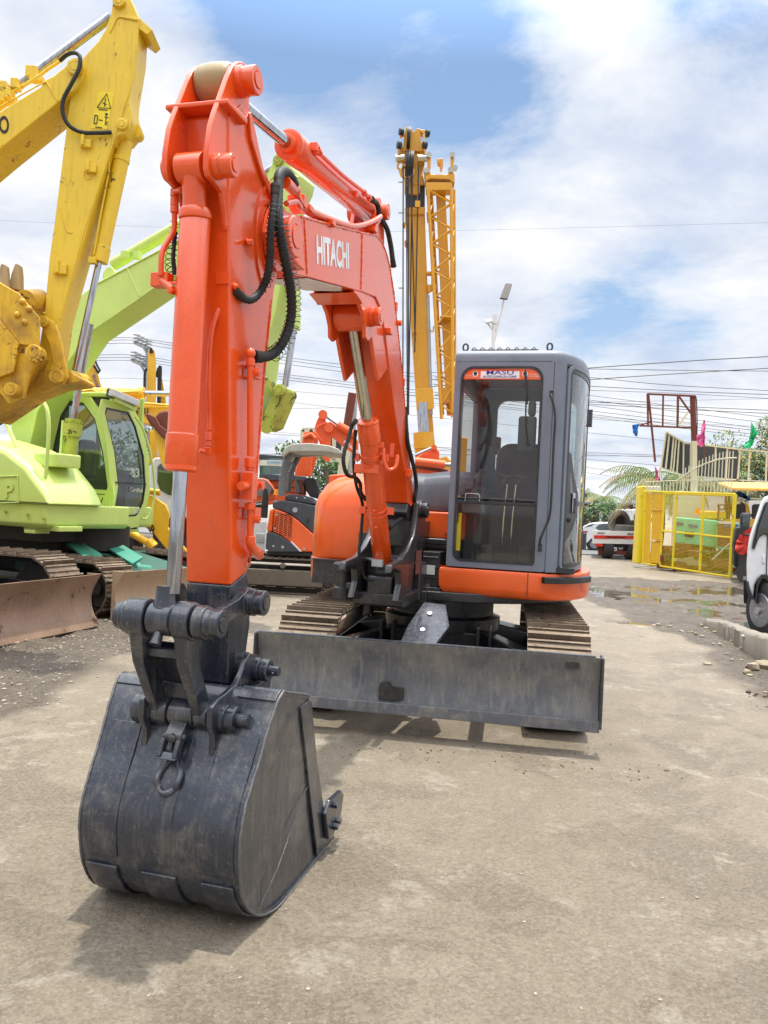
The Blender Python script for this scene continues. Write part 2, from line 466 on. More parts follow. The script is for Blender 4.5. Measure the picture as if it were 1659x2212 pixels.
def pin(mb, s, z, w0, w1, r, step=.0):
    """stepped boss on a lateral pin from w0 (inside) to w1 (outside)"""
    d = w1 - w0; sg = 1 if d > 0 else -1; L = abs(d)
    mb.lathe((w0, s, z), (w1, s, z), [(0, r * 1.08), (L * .34, r * 1.08), (L * .34, r), (L * .38, r * .97), (L * .42, r), (L * .93, r), (L, r * .93), (L, r * .62), (L - .004, r * .6), (L - .004, r * .54), (L + .004, r * .53), (L + .004, .001)], 32)
    return mb
# =================================================================== ground
def stat(o, kind='structure'): o['kind'] = kind; return o
def smooth01(x): x = max(0, min(1, x)); return x * x * (3 - 2 * x)
def mudmask(x, y):
    """1 = loose mud and gravel, 0 = the worn concrete strip"""
    n = noise.noise(V((x * .5, y * .35, 3.3))) * .55 + noise.noise(V((x * 2.1, y * 1.7, 8))) * .22
    right = (x - (3.3 + .10 * (y - 5) if y < 13 else 4.1 - .05 * (y - 13))) + n * 1.1
    if y > 21: right = -1
    left = (-2.1 - .10 * (y - 4) - x) + n * 1.1
    if y < 5.2: left -= (5.2 - y) * 1.6
    m = max(smooth01(right * 1.3 + .4), smooth01(left * 1.2 + .4))
    return m
PUD = [(5.6, 13.4, .9, .35), (6.6, 14.2, 1.2, .4), (3.6, 17.5, 1.3, .5), (8.6, 19.6, 2.0, .5), (7.6, 18.2, 3.4, .9), (9.0, 15.9, 2.6, .7), (6.6, 15.8, 1.6, .5), (4.9, 16.6, 1.1, 1.2), (5.0, 20.8, 1.3, .35), (7.9, 15.2, 2.2, .5), (3.9, 11.9, .45, .25), (10.2, 16.0, 1.4, .9)]
def pudd(x, y):
    v = 0
    for cx, cy, rx, ry in PUD:
        d = math.hypot((x - cx) / rx, (y - cy) / ry) + noise.noise(V((x * 1.3, y * 2.2, 1.1))) * .45
        v = max(v, 1 - d)
    return v
def height(x, y):
    m = mudmask(x, y); p = pudd(x, y)
    h = GZ + noise.noise(V((x * 1.1, y * 1.1, 0))) * .006
    h += m * (noise.fractal(V((x * 2.2, y * 2.2, 4)), .8, 2.1, 4) * (.034 if y < 9 else .055) + .006)
    h -= smooth01(p * 2.2 + .25) * .055 if y > 10 else 0
    return h
xs = []; x = -30.0
while x < 45: xs.append(x); x += .09 if -6.5 < x < 12 else (.5 if -14 < x < 20 else 3.0)
ys = []; y = -6.0
while y < 60: ys.append(y); y += (.07 if 1.6 < y < 9 else (.09 if y < 22 else 1.2)) if y > 1.4 else .5
vs = []; cols = []
for yy in ys:
    for xx in xs:
        vs.append((xx, yy, height(xx, yy))); cols.append((mudmask(xx, yy), max(pudd(xx, yy), -.12 + .5 * noise.noise(V((xx * 2.2, yy * 2.2, 5))) if (-.9 < xx < 1.75 and 4.95 < yy < 8) else -1)))  # damp tone under the blade and machine also paints in their shade
nx = len(xs); ny = len(ys)
fs = [(j * nx + i, j * nx + i + 1, (j + 1) * nx + i + 1, (j + 1) * nx + i) for j in range(ny - 1) for i in range(nx - 1)]
# skirt out to the horizon
b = len(vs); BIG = 900
vs += [(-BIG, -BIG, GZ), (BIG, -BIG, GZ), (BIG, BIG, GZ), (-BIG, BIG, GZ)]; cols += [(.6, -1)] * 4
c0, c1, c2, c3 = 0, nx - 1, ny * nx - 1, (ny - 1) * nx
fs += [(b, b + 1) + tuple(range(c1, c0 - 1, -1)), (b + 1, b + 2) + tuple(k * nx + nx - 1 for k in range(ny - 1, -1, -1)), (b + 2, b + 3) + tuple((ny - 1) * nx + i for i in range(nx)), (b + 3, b) + tuple(k * nx for k in range(ny))]
me = bpy.data.meshes.new('ground'); me.from_pydata(vs, [], fs)
me.attributes.new('mud', 'FLOAT', 'POINT'); me.attributes.new('wet_shade', 'FLOAT', 'POINT')
me.attributes['mud'].data.foreach_set('value', [c[0] for c in cols]); me.attributes['wet_shade'].data.foreach_set('value', [c[1] for c in cols])
for p in me.polygons: p.use_smooth = True
m, t, bs, tc, out = newmat('worn_concrete_and_mud')
mud = nd(t, 'ShaderNodeAttribute', attribute_name='mud').outputs['Fac']; wet_shade = nd(t, 'ShaderNodeAttribute', attribute_name='wet_shade').outputs['Fac']
g1 = noise_n(t, tc, .55, 8, .62, .4); g2 = noise_n(t, tc, 3.2, 8, .7, .3); g3 = noise_n(t, tc, 38, 6, .75); g4 = noise_n(t, tc, 1.3, 6, .6, 1.2)
conc = mixc(t, ramp(t, g2, [(.25, 0.0), (.7, 1.0)]), (.26, .215, .155), (.45, .385, .29))
conc = mixc(t, ramp(t, g1, [(.38, 1.0), (.56, 0.0)]), conc, (.33, .27, .195))
damp = ramp(t, g4, [(.53, 0.0), (.58, 1.0)])
sm = noise_n(t, tc, .9, 12, .72, .5)
conc = mixc(t, ramp(t, sm, [(.50, 0.0), (.55, .85)]), conc, (.235, .19, .135))
sm2 = noise_n(t, tc, 2.6, 12, .78, .3)
conc = mixc(t, ramp(t, sm2, [(.55, 0.0), (.61, .75)]), conc, (.60, .55, .45))
va = nd(t, 'ShaderNodeTexVoronoi'); va.inputs['Scale'].default_value = 85; t.links.new(tc, va.inputs['Vector'])
sa = nd(t, 'ShaderNodeSeparateColor'); t.links.new(va.outputs['Color'], sa.inputs[0])
conc = mixc(t, .26, conc, mixc(t, sa.outputs[0], (.16, .125, .085), (.66, .58, .45)))
# exposed pale aggregate
def pebbles(sc_, lo, hi, thr):
    v = nd(t, 'ShaderNodeTexVoronoi'); v.inputs['Scale'].default_value = sc_; v.inputs['Randomness'].default_value = 1
    wv = nd(t, 'ShaderNodeVectorMath', operation='ADD'); nn = nd(t, 'ShaderNodeTexNoise'); nn.inputs['Scale'].default_value = sc_ * .7; t.links.new(tc, nn.inputs[0])
    s2 = nd(t, 'ShaderNodeVectorMath', operation='SCALE'); s2.inputs['Scale'].default_value = .6 / sc_; t.links.new(nn.outputs['Color'], s2.inputs[0]); t.links.new(tc, wv.inputs[0]); t.links.new(s2.outputs[0], wv.inputs[1]); t.links.new(wv.outputs[0], v.inputs['Vector'])
    e = ramp(t, v.outputs['Distance'], [(lo, 1.0), (hi, 0.0)])
    sepc = nd(t, 'ShaderNodeSeparateColor'); t.links.new(v.outputs['Color'], sepc.inputs[0])
    k = ramp(t, sepc.outputs[0], [(thr, 0.0), (thr + .06, 1.0)])
    mm = nd(t, 'ShaderNodeMath', operation='MULTIPLY'); t.links.new(e, mm.inputs[0]); t.links.new(k, mm.inputs[1]); return mm.outputs[0], sepc.outputs[1]
pb, pr = pebbles(26, .30, .44, .55)
pk = ramp(t, noise_n(t, tc, 1.1, 5, .6, .5), [(.50, 0.0), (.62, .75)])
mk = nd(t, 'ShaderNodeMath', operation='MULTIPLY'); t.links.new(pb, mk.inputs[0]); t.links.new(pk, mk.inputs[1])
conc = mixc(t, mk.outputs[0], conc, mixc(t, pr, (.30, .28, .25), (.52, .47, .39)))
conc = mixc(t, ramp(t, g3, [(.36, .5), (.48, 0.0)]), conc, (.24, .19, .13))
conc = mixc(t, ramp(t, noise_n(t, tc, 75, 4, .8), [(.55, 0.0), (.68, .7)]), conc, (.62, .56, .46))
md = mixc(t, ramp(t, g2, [(.3, 0.0), (.7, 1.0)]), (.10, .078, .055), (.26, .21, .15))
pb2, pr2 = pebbles(24, .27, .42, .30)
md = mixc(t, pb2, md, mixc(t, pr2, (.09, .08, .07), (.40, .36, .30)))
md = mixc(t, ramp(t, g3, [(.32, .7), (.5, 0.0)]), md, (.06, .045, .035))
mixv = nd(t, 'ShaderNodeMath', operation='ADD'); t.links.new(mud, mixv.inputs[0])
gm = nd(t, 'ShaderNodeMath', operation='MULTIPLY_ADD'); gm.inputs[1].default_value = .5; gm.inputs[2].default_value = -.25; t.links.new(g2, gm.inputs[0]); t.links.new(gm.outputs[0], mixv.inputs[1])
mf = ramp(t, mixv.outputs[0], [(.35, 0.0), (.62, 1.0)])
c = mixc(t, mf, conc, md)
wf = ramp(t, wet_shade, [(.0, 0.0), (.25, 1.0)])
wet_shade_f = nd(t, 'ShaderNodeMapRange'); t.links.new(wet_shade, wet_shade_f.inputs[0]); wet_shade_f.inputs[1].default_value = -.5; wet_shade_f.inputs[2].default_value = .1; wet_shade_f.inputs[3].default_value = 0; wet_shade_f.inputs[4].default_value = 1
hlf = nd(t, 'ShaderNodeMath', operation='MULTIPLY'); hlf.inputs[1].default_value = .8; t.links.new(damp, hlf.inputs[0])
dm = nd(t, 'ShaderNodeMath', operation='MAXIMUM'); t.links.new(hlf.outputs[0], dm.inputs[0]); t.links.new(wet_shade_f.outputs[0], dm.inputs[1])
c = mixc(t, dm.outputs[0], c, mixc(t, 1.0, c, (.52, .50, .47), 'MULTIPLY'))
t.links.new(c, bs.inputs['Base Color'])
rg = nd(t, 'ShaderNodeMapRange'); t.links.new(dm.outputs[0], rg.inputs[0]); rg.inputs[3].default_value = .9; rg.inputs[4].default_value = .42; t.links.new(rg.outputs[0], bs.inputs['Roughness'])
bp = nd(t, 'ShaderNodeBump'); bp.inputs['Strength'].default_value = .9; bp.inputs['Distance'].default_value = .025
hh = nd(t, 'ShaderNodeMath', operation='ADD'); t.links.new(g3, hh.inputs[0]); hh.inputs[1].default_value = 0
h2 = nd(t, 'ShaderNodeMath', operation='MULTIPLY_ADD'); t.links.new(pb2, h2.inputs[0]); t.links.new(mf, h2.inputs[1]); t.links.new(hh.outputs[0], h2.inputs[2])
t.links.new(h2.outputs[0], bp.inputs['Height']); t.links.new(bp.outputs[0], bs.inputs['Normal'])
me.materials.append(m)
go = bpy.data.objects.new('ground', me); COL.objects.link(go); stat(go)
# puddle water
wm, t, bs, tc, out = newmat('puddle_water')
bs.inputs['Base Color'].default_value = (.10, .08, .06, 1); bs.inputs['Roughness'].default_value = .02; bs.inputs['IOR'].default_value = 1.33; bs.inputs['Specular IOR Level'].default_value = .9
n = noise_n(t, tc, 5, 3, .5); bp = nd(t, 'ShaderNodeBump'); bp.inputs['Strength'].default_value = .012; t.links.new(n, bp.inputs['Height']); t.links.new(bp.outputs[0], bs.inputs['Normal'])
M['water'] = wm
a = MB(); a.bb(3.0, 13.5, 10.5, 22, GZ - .034, GZ - .030); stat(a.build('water', 'water'))
# =================================================================== the orange excavator in the middle
K = Frame((.2802, 6.6, 0), -15)
ex1 = fthing('tracked_excavator', 'orange tracked excavator in the foreground with grey cab, black bucket and front blade', 'excavator', K)
sd = K.side

def pl(mb, pts, w0, w1): return mb.plate([(0, s, z) for s, z in pts], w0, w1)

# ---------- arm (dipper)
arm_prof = [(-3.902, 2.905), (-3.833, 2.333), (-3.779, 1.823), (-3.727, 1.448), (-3.697, 1.172), (-3.560, 1.215), (-3.500, 1.40),
            (-3.478, 1.794), (-3.455, 2.096), (-3.42, 2.40), (-3.37, 2.56), (-3.37, 2.68), (-3.46, 2.77), (-3.618, 2.835), (-3.722, 2.925), (-3.745, 2.99), (-3.80, 3.0)]
a = MB(); pl(a, arm_prof, -.098, .098)
arm = a.build('arm', 'orange', ex1, bevel=.009)
a = MB()
for e in (-1, 1):
    pl(a, [(-3.745, 2.995), (-3.618, 2.84), (-3.47, 2.775), (-3.375, 2.69), (-3.365, 2.655), (-3.395, 2.66), (-3.48, 2.745), (-3.62, 2.805), (-3.735, 2.90), (-3.765, 2.98)], e * .098, e * .112)
a.build('edge_flange', 'orange', arm, bevel=.003)
a = MB()    # raised reinforcement ring round the elbow
for e in (-1, 1):
    cs, cz = -3.465, 2.60
    for r0, r1, th0, th1 in ((.165, .178, 110, 260), (.115, .121, 140, 300)):
        pts = [(cs + r1 * math.cos(R(t)), cz + r1 * math.sin(R(t)) * 1.35) for t in range(th0, th1, 8)]
        pts += [(cs + r0 * math.cos(R(t)), cz + r0 * math.sin(R(t)) * 1.35) for t in range(th1 - 8, th0 - 1, -8)]
        pl(a, pts, e * .098, e * .106)
a.build('elbow_reinforcement', 'orange', arm)
a = MB()    # weld beads
def weld(mb, pts, r=.0045):
    q = resample([V(p) for p in pts], .011)
    mb.tube([p + V((random.uniform(-1, 1), random.uniform(-1, 1), random.uniform(-1, 1))) * .0016 for p in q], r, 6, rf=lambda i: r * (1.15 if i % 2 else .85))
weld(a, [(.0985, -3.535, 1.24), (.0985, -3.50, 1.794), (.0985, -3.48, 2.1), (.0985, -3.45, 2.36)])
for e in (-1, 1): weld(a, [(e * .088, -3.905, 2.90), (e * .088, -3.87, 2.62), (e * .088, -3.855, 2.5)], .006)
a.build('weld_bead', 'orange', arm)
# ear plates carrying both pins
ear = [sd(*p, .082) for p in [(510, 133), (519, 133.5), (526, 140), (533.5, 172), (534, 204), (533.5, 252), (520, 262), (500, 300), (497, 480), (486, 500), (483, 484), (481, 455), (475, 415), (459, 394), (447, 381), (443.5, 364), (444.5, 324), (452, 270.6), (460, 243), (469.5, 217), (488, 165), (498, 143)]]
ear = [(p.y, p.z) for p in ear]
for e in (-1, 1):
    a = MB(); pl(a, ear, e * .070, e * .092); a.build('ear_plate', 'orange', arm, bevel=.005)
a = MB(); p = sd(470, 221, .08); q = sd(533, 252, .08)
pl(a, [(p.y - .01, p.z - .012), (p.y - .01, p.z + .006), (-3.80, p.z + .016), (-3.80, p.z - .008)], -.125, .125)
pl(a, [(-3.80, p.z - .008), (-3.80, p.z + .016), (-3.745, 3.0), (-3.755, 2.975)], -.108, .108)
a.build('flange_plate', 'orange', arm, bevel=.005)
TP = (-3.815, 3.073); LP = (-3.965, 2.69)
for nm, (s, z), r in (('upper_pin', TP, .052), ('lower_pin', LP, .042)):
    a = MB(); pin(a, s, z, .092, .165, r); pin(a, s, z, -.092, -.108, r)
    a.build(nm, 'orange', arm)
a = MB(); a.lathe((-.068, *TP), (.068, *TP), [(0, .062), (.006, .068), (.02, .072), (.068, .076), (.116, .072), (.13, .068), (.136, .062)], 36)
M['primer'] = paint('faded_primer', (.38, .26, .10), .45, .2, .8, (.09, .20, .24), sc_=9, streak=.2)
eye = a.build('rod_eye', 'primer', arm)
# lower black end of the arm
tip_prof = [(-3.697, 1.172), (-3.560, 1.215), (-3.529, 1.17), (-3.500, 1.0), (-3.525, .88), (-3.58, .79), (-3.64, .765), (-3.682, .785)]
a = MB(); pl(a, tip_prof, -.0975, .0975); a.build('arm_tip', 'arm_black', arm, bevel=.008)
a = MB()
for zz in (2.05, 1.50):                  # pipe brackets welded on the right side
    sx = sd(533, 800 if zz > 1.8 else 1107, .1).y
    zz = sd(530, 803 if zz > 1.8 else 1109, .1).z
    for dz in (-.022, .022): a.bb(.098, .150, sx - .03, sx + .03, zz + dz - .003, zz + dz + .003)
    for dx in (.101, .147): a.bb(dx - .003, dx + .003, sx - .03, sx + .03, zz - .022, zz + .022)
a.build('pipe_bracket', 'orange', arm, bevel=.002)

# ---------- bucket cylinder on the front of the arm
def hydraulic(parent, p_rod, p_b0, p_b1, r_b, r_r, mat='orange', rodmat='chrome', name='cylinder', w=0, collar=True, n=32, eye=None):
    """rod from p_rod to barrel mouth p_b0, barrel to p_b1 (2D points in the boom plane)"""
    P = lambda p: V((w, p[0], p[1])) if len(p) == 2 else V(p)
    A, B0, B1 = P(p_rod), P(p_b0), P(p_b1); d = (B1 - B0).normalized(); L = (B1 - B0).length
    m = MB()
    prof = [(0, r_r * 1.05), (0, r_b * .92), (.006, r_b * 1.06), (.02, r_b * 1.07), (.022, r_b * 1.03), (.026, r_b * 1.07), (L * .14, r_b * 1.07), (L * .145, r_b * 1.0), (L * .99, r_b), (L, r_b * .9)]
    if not collar: prof = [(0, r_r), (0, r_b), (L, r_b)]
    m.lathe(B0, B1, prof, n)
    o = m.build(name, mat, parent)
    m = MB(); m.cyl(A, B0 + d * .02, r_r, n=n); m.build('rod', rodmat, o)
    return o
cyl1 = hydraulic(ex1, (-3.962, 1.16), (-3.949, 1.60), (-3.93, 2.545), .0555, .0262, name='bucket_cylinder')
a = MB(); s0, z0 = LP
a.lathe((0, -3.931, 2.52), (0, -3.937, 2.56), [(0, .058), (.0, .060), (.012, .061), (.03, .056), (.04, .05)], 32)
a.lathe((0, -3.936, 2.53), (0, -3.957, 2.66), [(0, .045), (.06, .042), (.14, .046)], 24)
a.cyl((-.052, s0, z0), (.052, s0, z0), .053, n=32)
a.build('cylinder_eye', 'orange', cyl1, bevel=.003)
# hard lines and fittings on the cylinder
def fitting(mb, p, r, h, ax='z'):
    p = V(p); d = {'z': V((0, 0, 1)), 'x': V((1, 0, 0)), 'y': V((0, 1, 0))}[ax]
    mb.cyl(p - d * h / 2, p + d * h / 2, r, n=6)
def pt(px, py, w, ds=0):
    p = sd(px, py, w); return V((w, p.y + ds, p.z))
a = MB()     # left pipe: from the head block down to the manifold block
q = [pt(377, 424, -.085), pt(377, 470, -.09), pt(374, 500, -.095), pt(352, 540, -.115), pt(348, 570, -.115), pt(348, 596, -.115)]
a.tube(smoothpath(q, 6), .0105, 12)
for y_, h in ((417, .028), (436, .03), (450, .034)): fitting(a, pt(377, y_, -.087), .016, h)
a.cyl(pt(377, 414, -.087), pt(392, 410, -.04), .011)
a.box(pt(350, 606, -.125), (.07, .045, .05)); a.cyl(pt(350, 606, -.115), pt(372, 625, -.06), .013)
a.box(pt(369, 612, -.075), (.05, .01, .012)); fitting(a, pt(370, 628, -.06), .013, .03, 'y')
a.build('left_pipe', 'orange', cyl1, bevel=.002)
a = MB()     # right pipe
q = [pt(487, 618, .062), pt(487, 630, .062), pt(484, 650, .058), pt(472, 672, .05), pt(457, 720, .035), pt(452, 790, .028), pt(451, 850, .026), pt(453, 900, .026), pt(452, 930, .026)]
a.tube(smoothpath(q, 6), .0095, 12)
fitting(a, pt(451, 943, .026), .015, .032); fitting(a, pt(451, 958, .026), .0125, .02)
a.box(pt(450, 975, .026), (.024, .024, .03)); a.cyl(pt(450, 977, .024), pt(431, 973, -.0), .0095)
a.box(pt(486, 604, .070), (.055, .045, .045))
a.cyl(pt(497, 612, .08), pt(512, 622, .115), .012)
a.beam(pt(455, 577, .0), pt(480, 590, .05), .006, .022); fitting(a, pt(459, 577, .02), .013, .02, 'y'); fitting(a, pt(448, 572, .0), .012, .03, 'x')
a.build('right_pipe', 'orange', cyl1, bevel=.002)
# pipe down the arm side
a = MB()
q = [pt(541, 771, .135), pt(541, 800, .135), pt(541, 900, .135), pt(541, 985, .135)]
a.tube(q, .0135, 14); a.ball(pt(541, 763, .135), .021)
a.cyl(pt(541, 775, .135), pt(541, 790, .135), .018, n=14)
fitting(a, pt(540, 1000, .135), .024, .036); fitting(a, pt(540, 1012, .135), .02, .02)
a.box(pt(538, 1050, .135), (.05, .048, .105)); a.cyl(pt(520, 1050, .135), pt(560, 1050, .135), .018)
fitting(a, pt(562, 1048, .150), .02, .03, 'x')
fitting(a, pt(540, 1094, .135), .024, .026)
a.tube([pt(541, 1085, .135), pt(541, 1160, .135)], .0135, 14)
a.tube(smoothpath([pt(541, 1158, .135), pt(541, 1172, .135), pt(546, 1185, .135), pt(556, 1196, .135)], 6), .019, 14)
a.cyl(pt(553, 1190, .135), pt(561, 1201, .135), .021, n=6)
for y_ in (805, 1122):
    a.box(pt(549, y_, .150), (.05, .014, .03)); fitting(a, pt(556, y_, .165), .012, .02, 'x')
a.build('arm_pipe', 'orange', arm, bevel=.002)
a = MB(); fitting(a, pt(538, 524, .105), .013, .03, 'x'); a.cyl(pt(533, 519, .098), pt(538, 524, .125), .008); a.build('grease_fitting', 'orange', arm)

# ---------- boom
boom_prof = [(-3.58, 2.66), (-3.54, 2.725), (-3.47, 2.755), (-3.40, 2.748), (-3.24, 2.785), (-2.78, 2.912), (-2.33, 3.04), (-2.15, 3.095), (-2.05, 3.125), (-1.93, 3.13), (-1.82, 3.105), (-1.71, 3.045), (-1.57, 2.90),
             (-1.41, 2.68), (-1.25, 2.455), (-1.05, 2.10), (-.86, 1.78), (-.72, 1.58), (-.80, 1.535), (-.872, 1.555),
             (-.985, 1.745), (-1.2, 1.95), (-1.43, 2.2), (-1.60, 2.43), (-1.755, 2.63), (-1.85, 2.732), (-1.99, 2.774), (-2.27, 2.726), (-2.78, 2.62), (-3.14, 2.546), (-3.36, 2.50), (-3.47, 2.47), (-3.56, 2.51), (-3.60, 2.585)]
a = MB()
n_full = [p for p in boom_prof if p[0] > -3.30]
i0 = boom_prof.index((-3.24, 2.785)); i1 = boom_prof.index((-3.14, 2.546))
core = boom_prof[i0:i1 + 1]
pl(a, core, -.128, .128)
boom = a.build('boom', 'orange', ex1, bevel=.007)
noser = boom_prof[i1:] + boom_prof[:i0 + 1]
for e in (-1, 1):
    a = MB(); pl(a, noser, e * .108, e * .1285); a.build('boom_fork', 'orange', boom, bevel=.004)
a = MB()   # edge flanges proud of the side plates, welded seams
for e in (-1, 1):
    for (p, q) in zip(core[:-1], core[1:]):
        pass
seam = [V((.1295, s, z)) for s, z in [(-2.33, 3.035), (-2.30, 2.72)]]
weld(a, seam, .004)
weld(a, [(.1295, -3.20, 2.785), (.1295, -3.13, 2.555)], .004)
top = [V((.127, s, z)) for s, z in boom_prof[i0:i0 + 9]]
weld(a, top, .0065)
top = [V((.129, s, z)) for s, z in boom_prof[i0 + 8:i0 + 16]]
weld(a, top, .0035)
a.build('weld_seam', 'orange', boom)
a = MB()   # elbow bosses
pin(a, -3.465, 2.612, .128, .205, .085); pin(a, -3.465, 2.612, -.128, -.2, .085)
a.build('elbow_pin', 'orange', boom)
a = MB(); s_ = sd(630, 520, .13).y; a.bb(.129, .150, s_ - .05, s_ + .05, 2.56, 2.69); a.bb(.129, .17, s_ - .07, s_ + .07, 2.535, 2.543)
a.build('pin_retainer', 'orange', boom, bevel=.004)
a = MB()   # lettering on the side plate
p00 = sd(684.5, 571, .1295); p10 = sd(754, 582, .1295); p01 = sd(683, 506, .1295)
p00.x = p10.x = p01.x = .1288
text_fit(a, 'HITACHI', p00, p10, p01, .035, .0015); a.build('lettering', 'white_decal', boom)
a = MB()   # white patch left on the underside
uz = lambda s: 2.546 + (s + 3.14) * (.18 / .87)
a.prism([(-.122, -3.12, uz(-3.12) - .003), (.122, -3.12, uz(-3.12) - .003), (.122, -2.62, uz(-2.62) - .003), (.05, -2.40, uz(-2.4) - .003), (-.122, -2.5, uz(-2.5) - .003)], (0, 0, -.002))
a.build('white_underside_patch', 'white_decal', boom)
# clevis for the boom cylinder
cr_ = [(-2.42, 2.70), (-2.30, 2.672), (-2.20, 2.625), (-2.145, 2.565), (-2.13, 2.50), (-2.07, 2.49), (-2.0, 2.53), (-1.93, 2.44), (-1.80, 2.30), (-1.6, 2.42), (-1.75, 2.66), (-1.9, 2.78), (-2.3, 2.74)]
for e in (-1, 1):
    a = MB(); pl(a, cr_, e * .094, e * .118); a.build('clevis_plate', 'orange', boom, bevel=.006)
a = MB(); pl(a, [(-2.40, 2.692), (-2.42, 2.68), (-2.30, 2.665), (-2.27, 2.655), (-2.24, 2.72)], -.14, .132); a.build('clevis_web', 'orange', boom, bevel=.005)
BP = (-2.055, 2.64)
a = MB(); pin(a, *BP, .118, .185, .055); pin(a, *BP, -.118, -.14, .05); a.cyl((-.09, *BP), (.09, *BP), .085, n=32); a.build('boom_cylinder_pin', 'orange', boom)
a = MB()   # conduits on the boom top / back
for k, (x_, r_) in enumerate(((.11, .011), (.085, .011), (.055, .011))):
    pts = [V((x_, s, z + .03)) for s, z in [(-1.62, 2.94), (-1.41, 2.70), (-1.25, 2.475), (-1.05, 2.12), (-.92, 1.90)]]
    a.tube(smoothpath(pts, 4), r_, 10)
for s, z in [(-1.50, 2.84), (-1.2, 2.39), (-1.0, 2.03)]:
    a.bb(.04, .135, s - .015, s + .015, z - .02, z + .035)
a.cyl((.11, -1.42, 2.76), (.15, -1.42, 2.76), .02)
a.build('boom_pipe', 'orange', boom, bevel=.002)
a = MB(); p = sd(835, 716, .13); a.bb(.128, .165, p.y - .03, p.y + .03, p.z - .02, p.z + .02); p = sd(878, 1022, .13); a.bb(.128, .17, p.y - .03, p.y + .03, p.z - .03, p.z + .03); a.build('hose_bracket', 'orange', boom, bevel=.006)
# black boom foot
a = MB(); pl(a, [(-.872, 1.553), (-.80, 1.533), (-.72, 1.58), (-.64, 1.54), (-.63, 1.47), (-.70, 1.42), (-.86, 1.43), (-.91, 1.48)], -.127, .127); a.build('boom_foot', 'black', boom, bevel=.01)

# pipes over the boom top
def bt(px, py, w): return pt(px, py, w)
a = MB()
q = [bt(627, 400, .17), bt(634, 405, .165), bt(645, 430, .15), bt(652, 440, .14), bt(670, 455, .12), bt(720, 477, .12), bt(755, 488, .12), bt(780, 487, .12), bt(805, 478, .12), bt(822, 468, .12)]
a.tube(smoothpath(q, 6), .0155, 14)
a.cyl(bt(616, 393, .18), bt(634, 410, .165), .024); a.ball(bt(637, 412, .16), .027)
q = [bt(618, 440, .17), bt(628, 436, .165), bt(640, 436, .16), bt(648, 446, .15), bt(665, 460, .10), bt(720, 485, .09), bt(800, 490, .09), bt(822, 472, .09)]
a.tube(smoothpath(q, 6), .0125, 12)
for x_, y_ in ((652, 452), (702, 483), (795, 497)): a.box(bt(x_, y_, .10), (.10, .05, .025))
a.box(bt(642, 436, .12), (.08, .04, .05))
a.cyl(bt(808, 505, .11), bt(818, 470, .11), .012); a.box(bt(806, 493, .11), (.05, .05, .04))
a.build('top_pipe', 'orange', boom, bevel=.002)

# ---------- arm cylinder on top of the boom
M0 = (-3.125, 3.172); M1 = (-1.84, 3.355)
cyl2 = hydraulic(ex1, (-3.80, 3.076), M0, M1, .067, .0285, name='arm_cylinder')
a = MB(); a.lathe((0, *M0), (0, M0[0] - .05, M0[1] - .0071), [(0, .045), (.03, .042), (.035, .03)], 24)
a.cyl((-.045, M1[0] + .03, M1[1] + .004), (.045, M1[0] + .03, M1[1] + .004), .065, n=28)
a.build('gland', 'orange', cyl2)
a = MB()
for e in (-1, 1):
    pl(a, [(-1.98, 3.12), (-1.88, 3.42), (-1.83, 3.435), (-1.76, 3.41), (-1.73, 3.36), (-1.66, 3.0)], e * .055, e * .08)
pin(a, M1[0] + .03, M1[1] + .004, .08, .13, .05); pin(a, M1[0] + .03, M1[1] + .004, -.08, -.13, .05)
a.build('cylinder_lug', 'orange', boom, bevel=.004)
a = MB()
q = [bt(683, 326, .09), bt(690, 331, .09), bt(740, 378, .09), bt(782, 411, .09), bt(790, 419, .09), bt(800, 429, .09)]
a.tube(smoothpath(q, 5), .011, 12); a.box(bt(680, 320, .08), (.035, .045, .035)); a.cyl(bt(668, 331, .04), bt(680, 321, .08), .012)
for x_, y_ in ((688, 327), (787, 417), (797, 427)): fitting(a, bt(x_, y_, .09), .018, .03, 'y')
a.cyl(bt(756, 422, .03), bt(768, 420, .07), .015); a.box(bt(765, 420, .06), (.04, .03, .03))
a.build('cylinder_pipe', 'orange', cyl2, bevel=.002)

# hoses
hz = ex1
def hose(name, pts, r=.02, spring=None, rib=True):
    a = MB()
    if rib: ribbed(a, pts, r, .019, .17)
    else: a.tube(smoothpath(pts, 8), r, 12)
    o = a.build(name, 'rubber', hz, smooth=60)
    for p_, q_ in ((pts[0], pts[1]), (pts[-1], pts[-2])):
        a = MB(); d_ = (V(q_) - V(p_)).normalized(); a.lathe(V(p_) - d_ * .004, V(p_) + d_ * .045, [(0, r * .8), (0, r * 1.2), (.012, r * 1.2), (.014, r * 1.1), (.040, r * 1.1), (.045, r * 1.02)], 16); a.build('crimp_collar', 'chain', o)
    if spring:
        a = MB(); helix(a, spring[0], spring[1], .0016, spring[2]); a.build('spring_guard', 'wire', o)
    return o
hA = [bt(630, 392, .17), bt(622, 377, .175), bt(610, 370, .18), bt(599, 378, .19), bt(595, 402, .20), bt(592, 440, .205), bt(587, 480, .205), bt(584, 515, .2), bt(583, 560, .19), bt(578, 595, .175), bt(568, 620, .15), bt(554, 640, .13), bt(538, 648, .12), bt(520, 640, .11), bt(506, 626, .10)]
hose('hydraulic_hose', hA[4:], .0165, ([p + V((.004, 0, 0)) for p in hA[5:11]], .023, .020))
hB = [bt(633, 398, .17), bt(626, 380, .175), bt(614, 371, .18), bt(604, 378, .185), bt(601, 400, .19), bt(600, 440, .205), bt(602, 480, .22), bt(608, 520, .225), bt(616, 560, .23), bt(624, 600, .23), bt(630, 645, .225), bt(628, 690, .215), bt(616, 730, .20), bt(600, 755, .175), bt(582, 768, .16), bt(562, 771, .15), bt(550, 770, .14)]
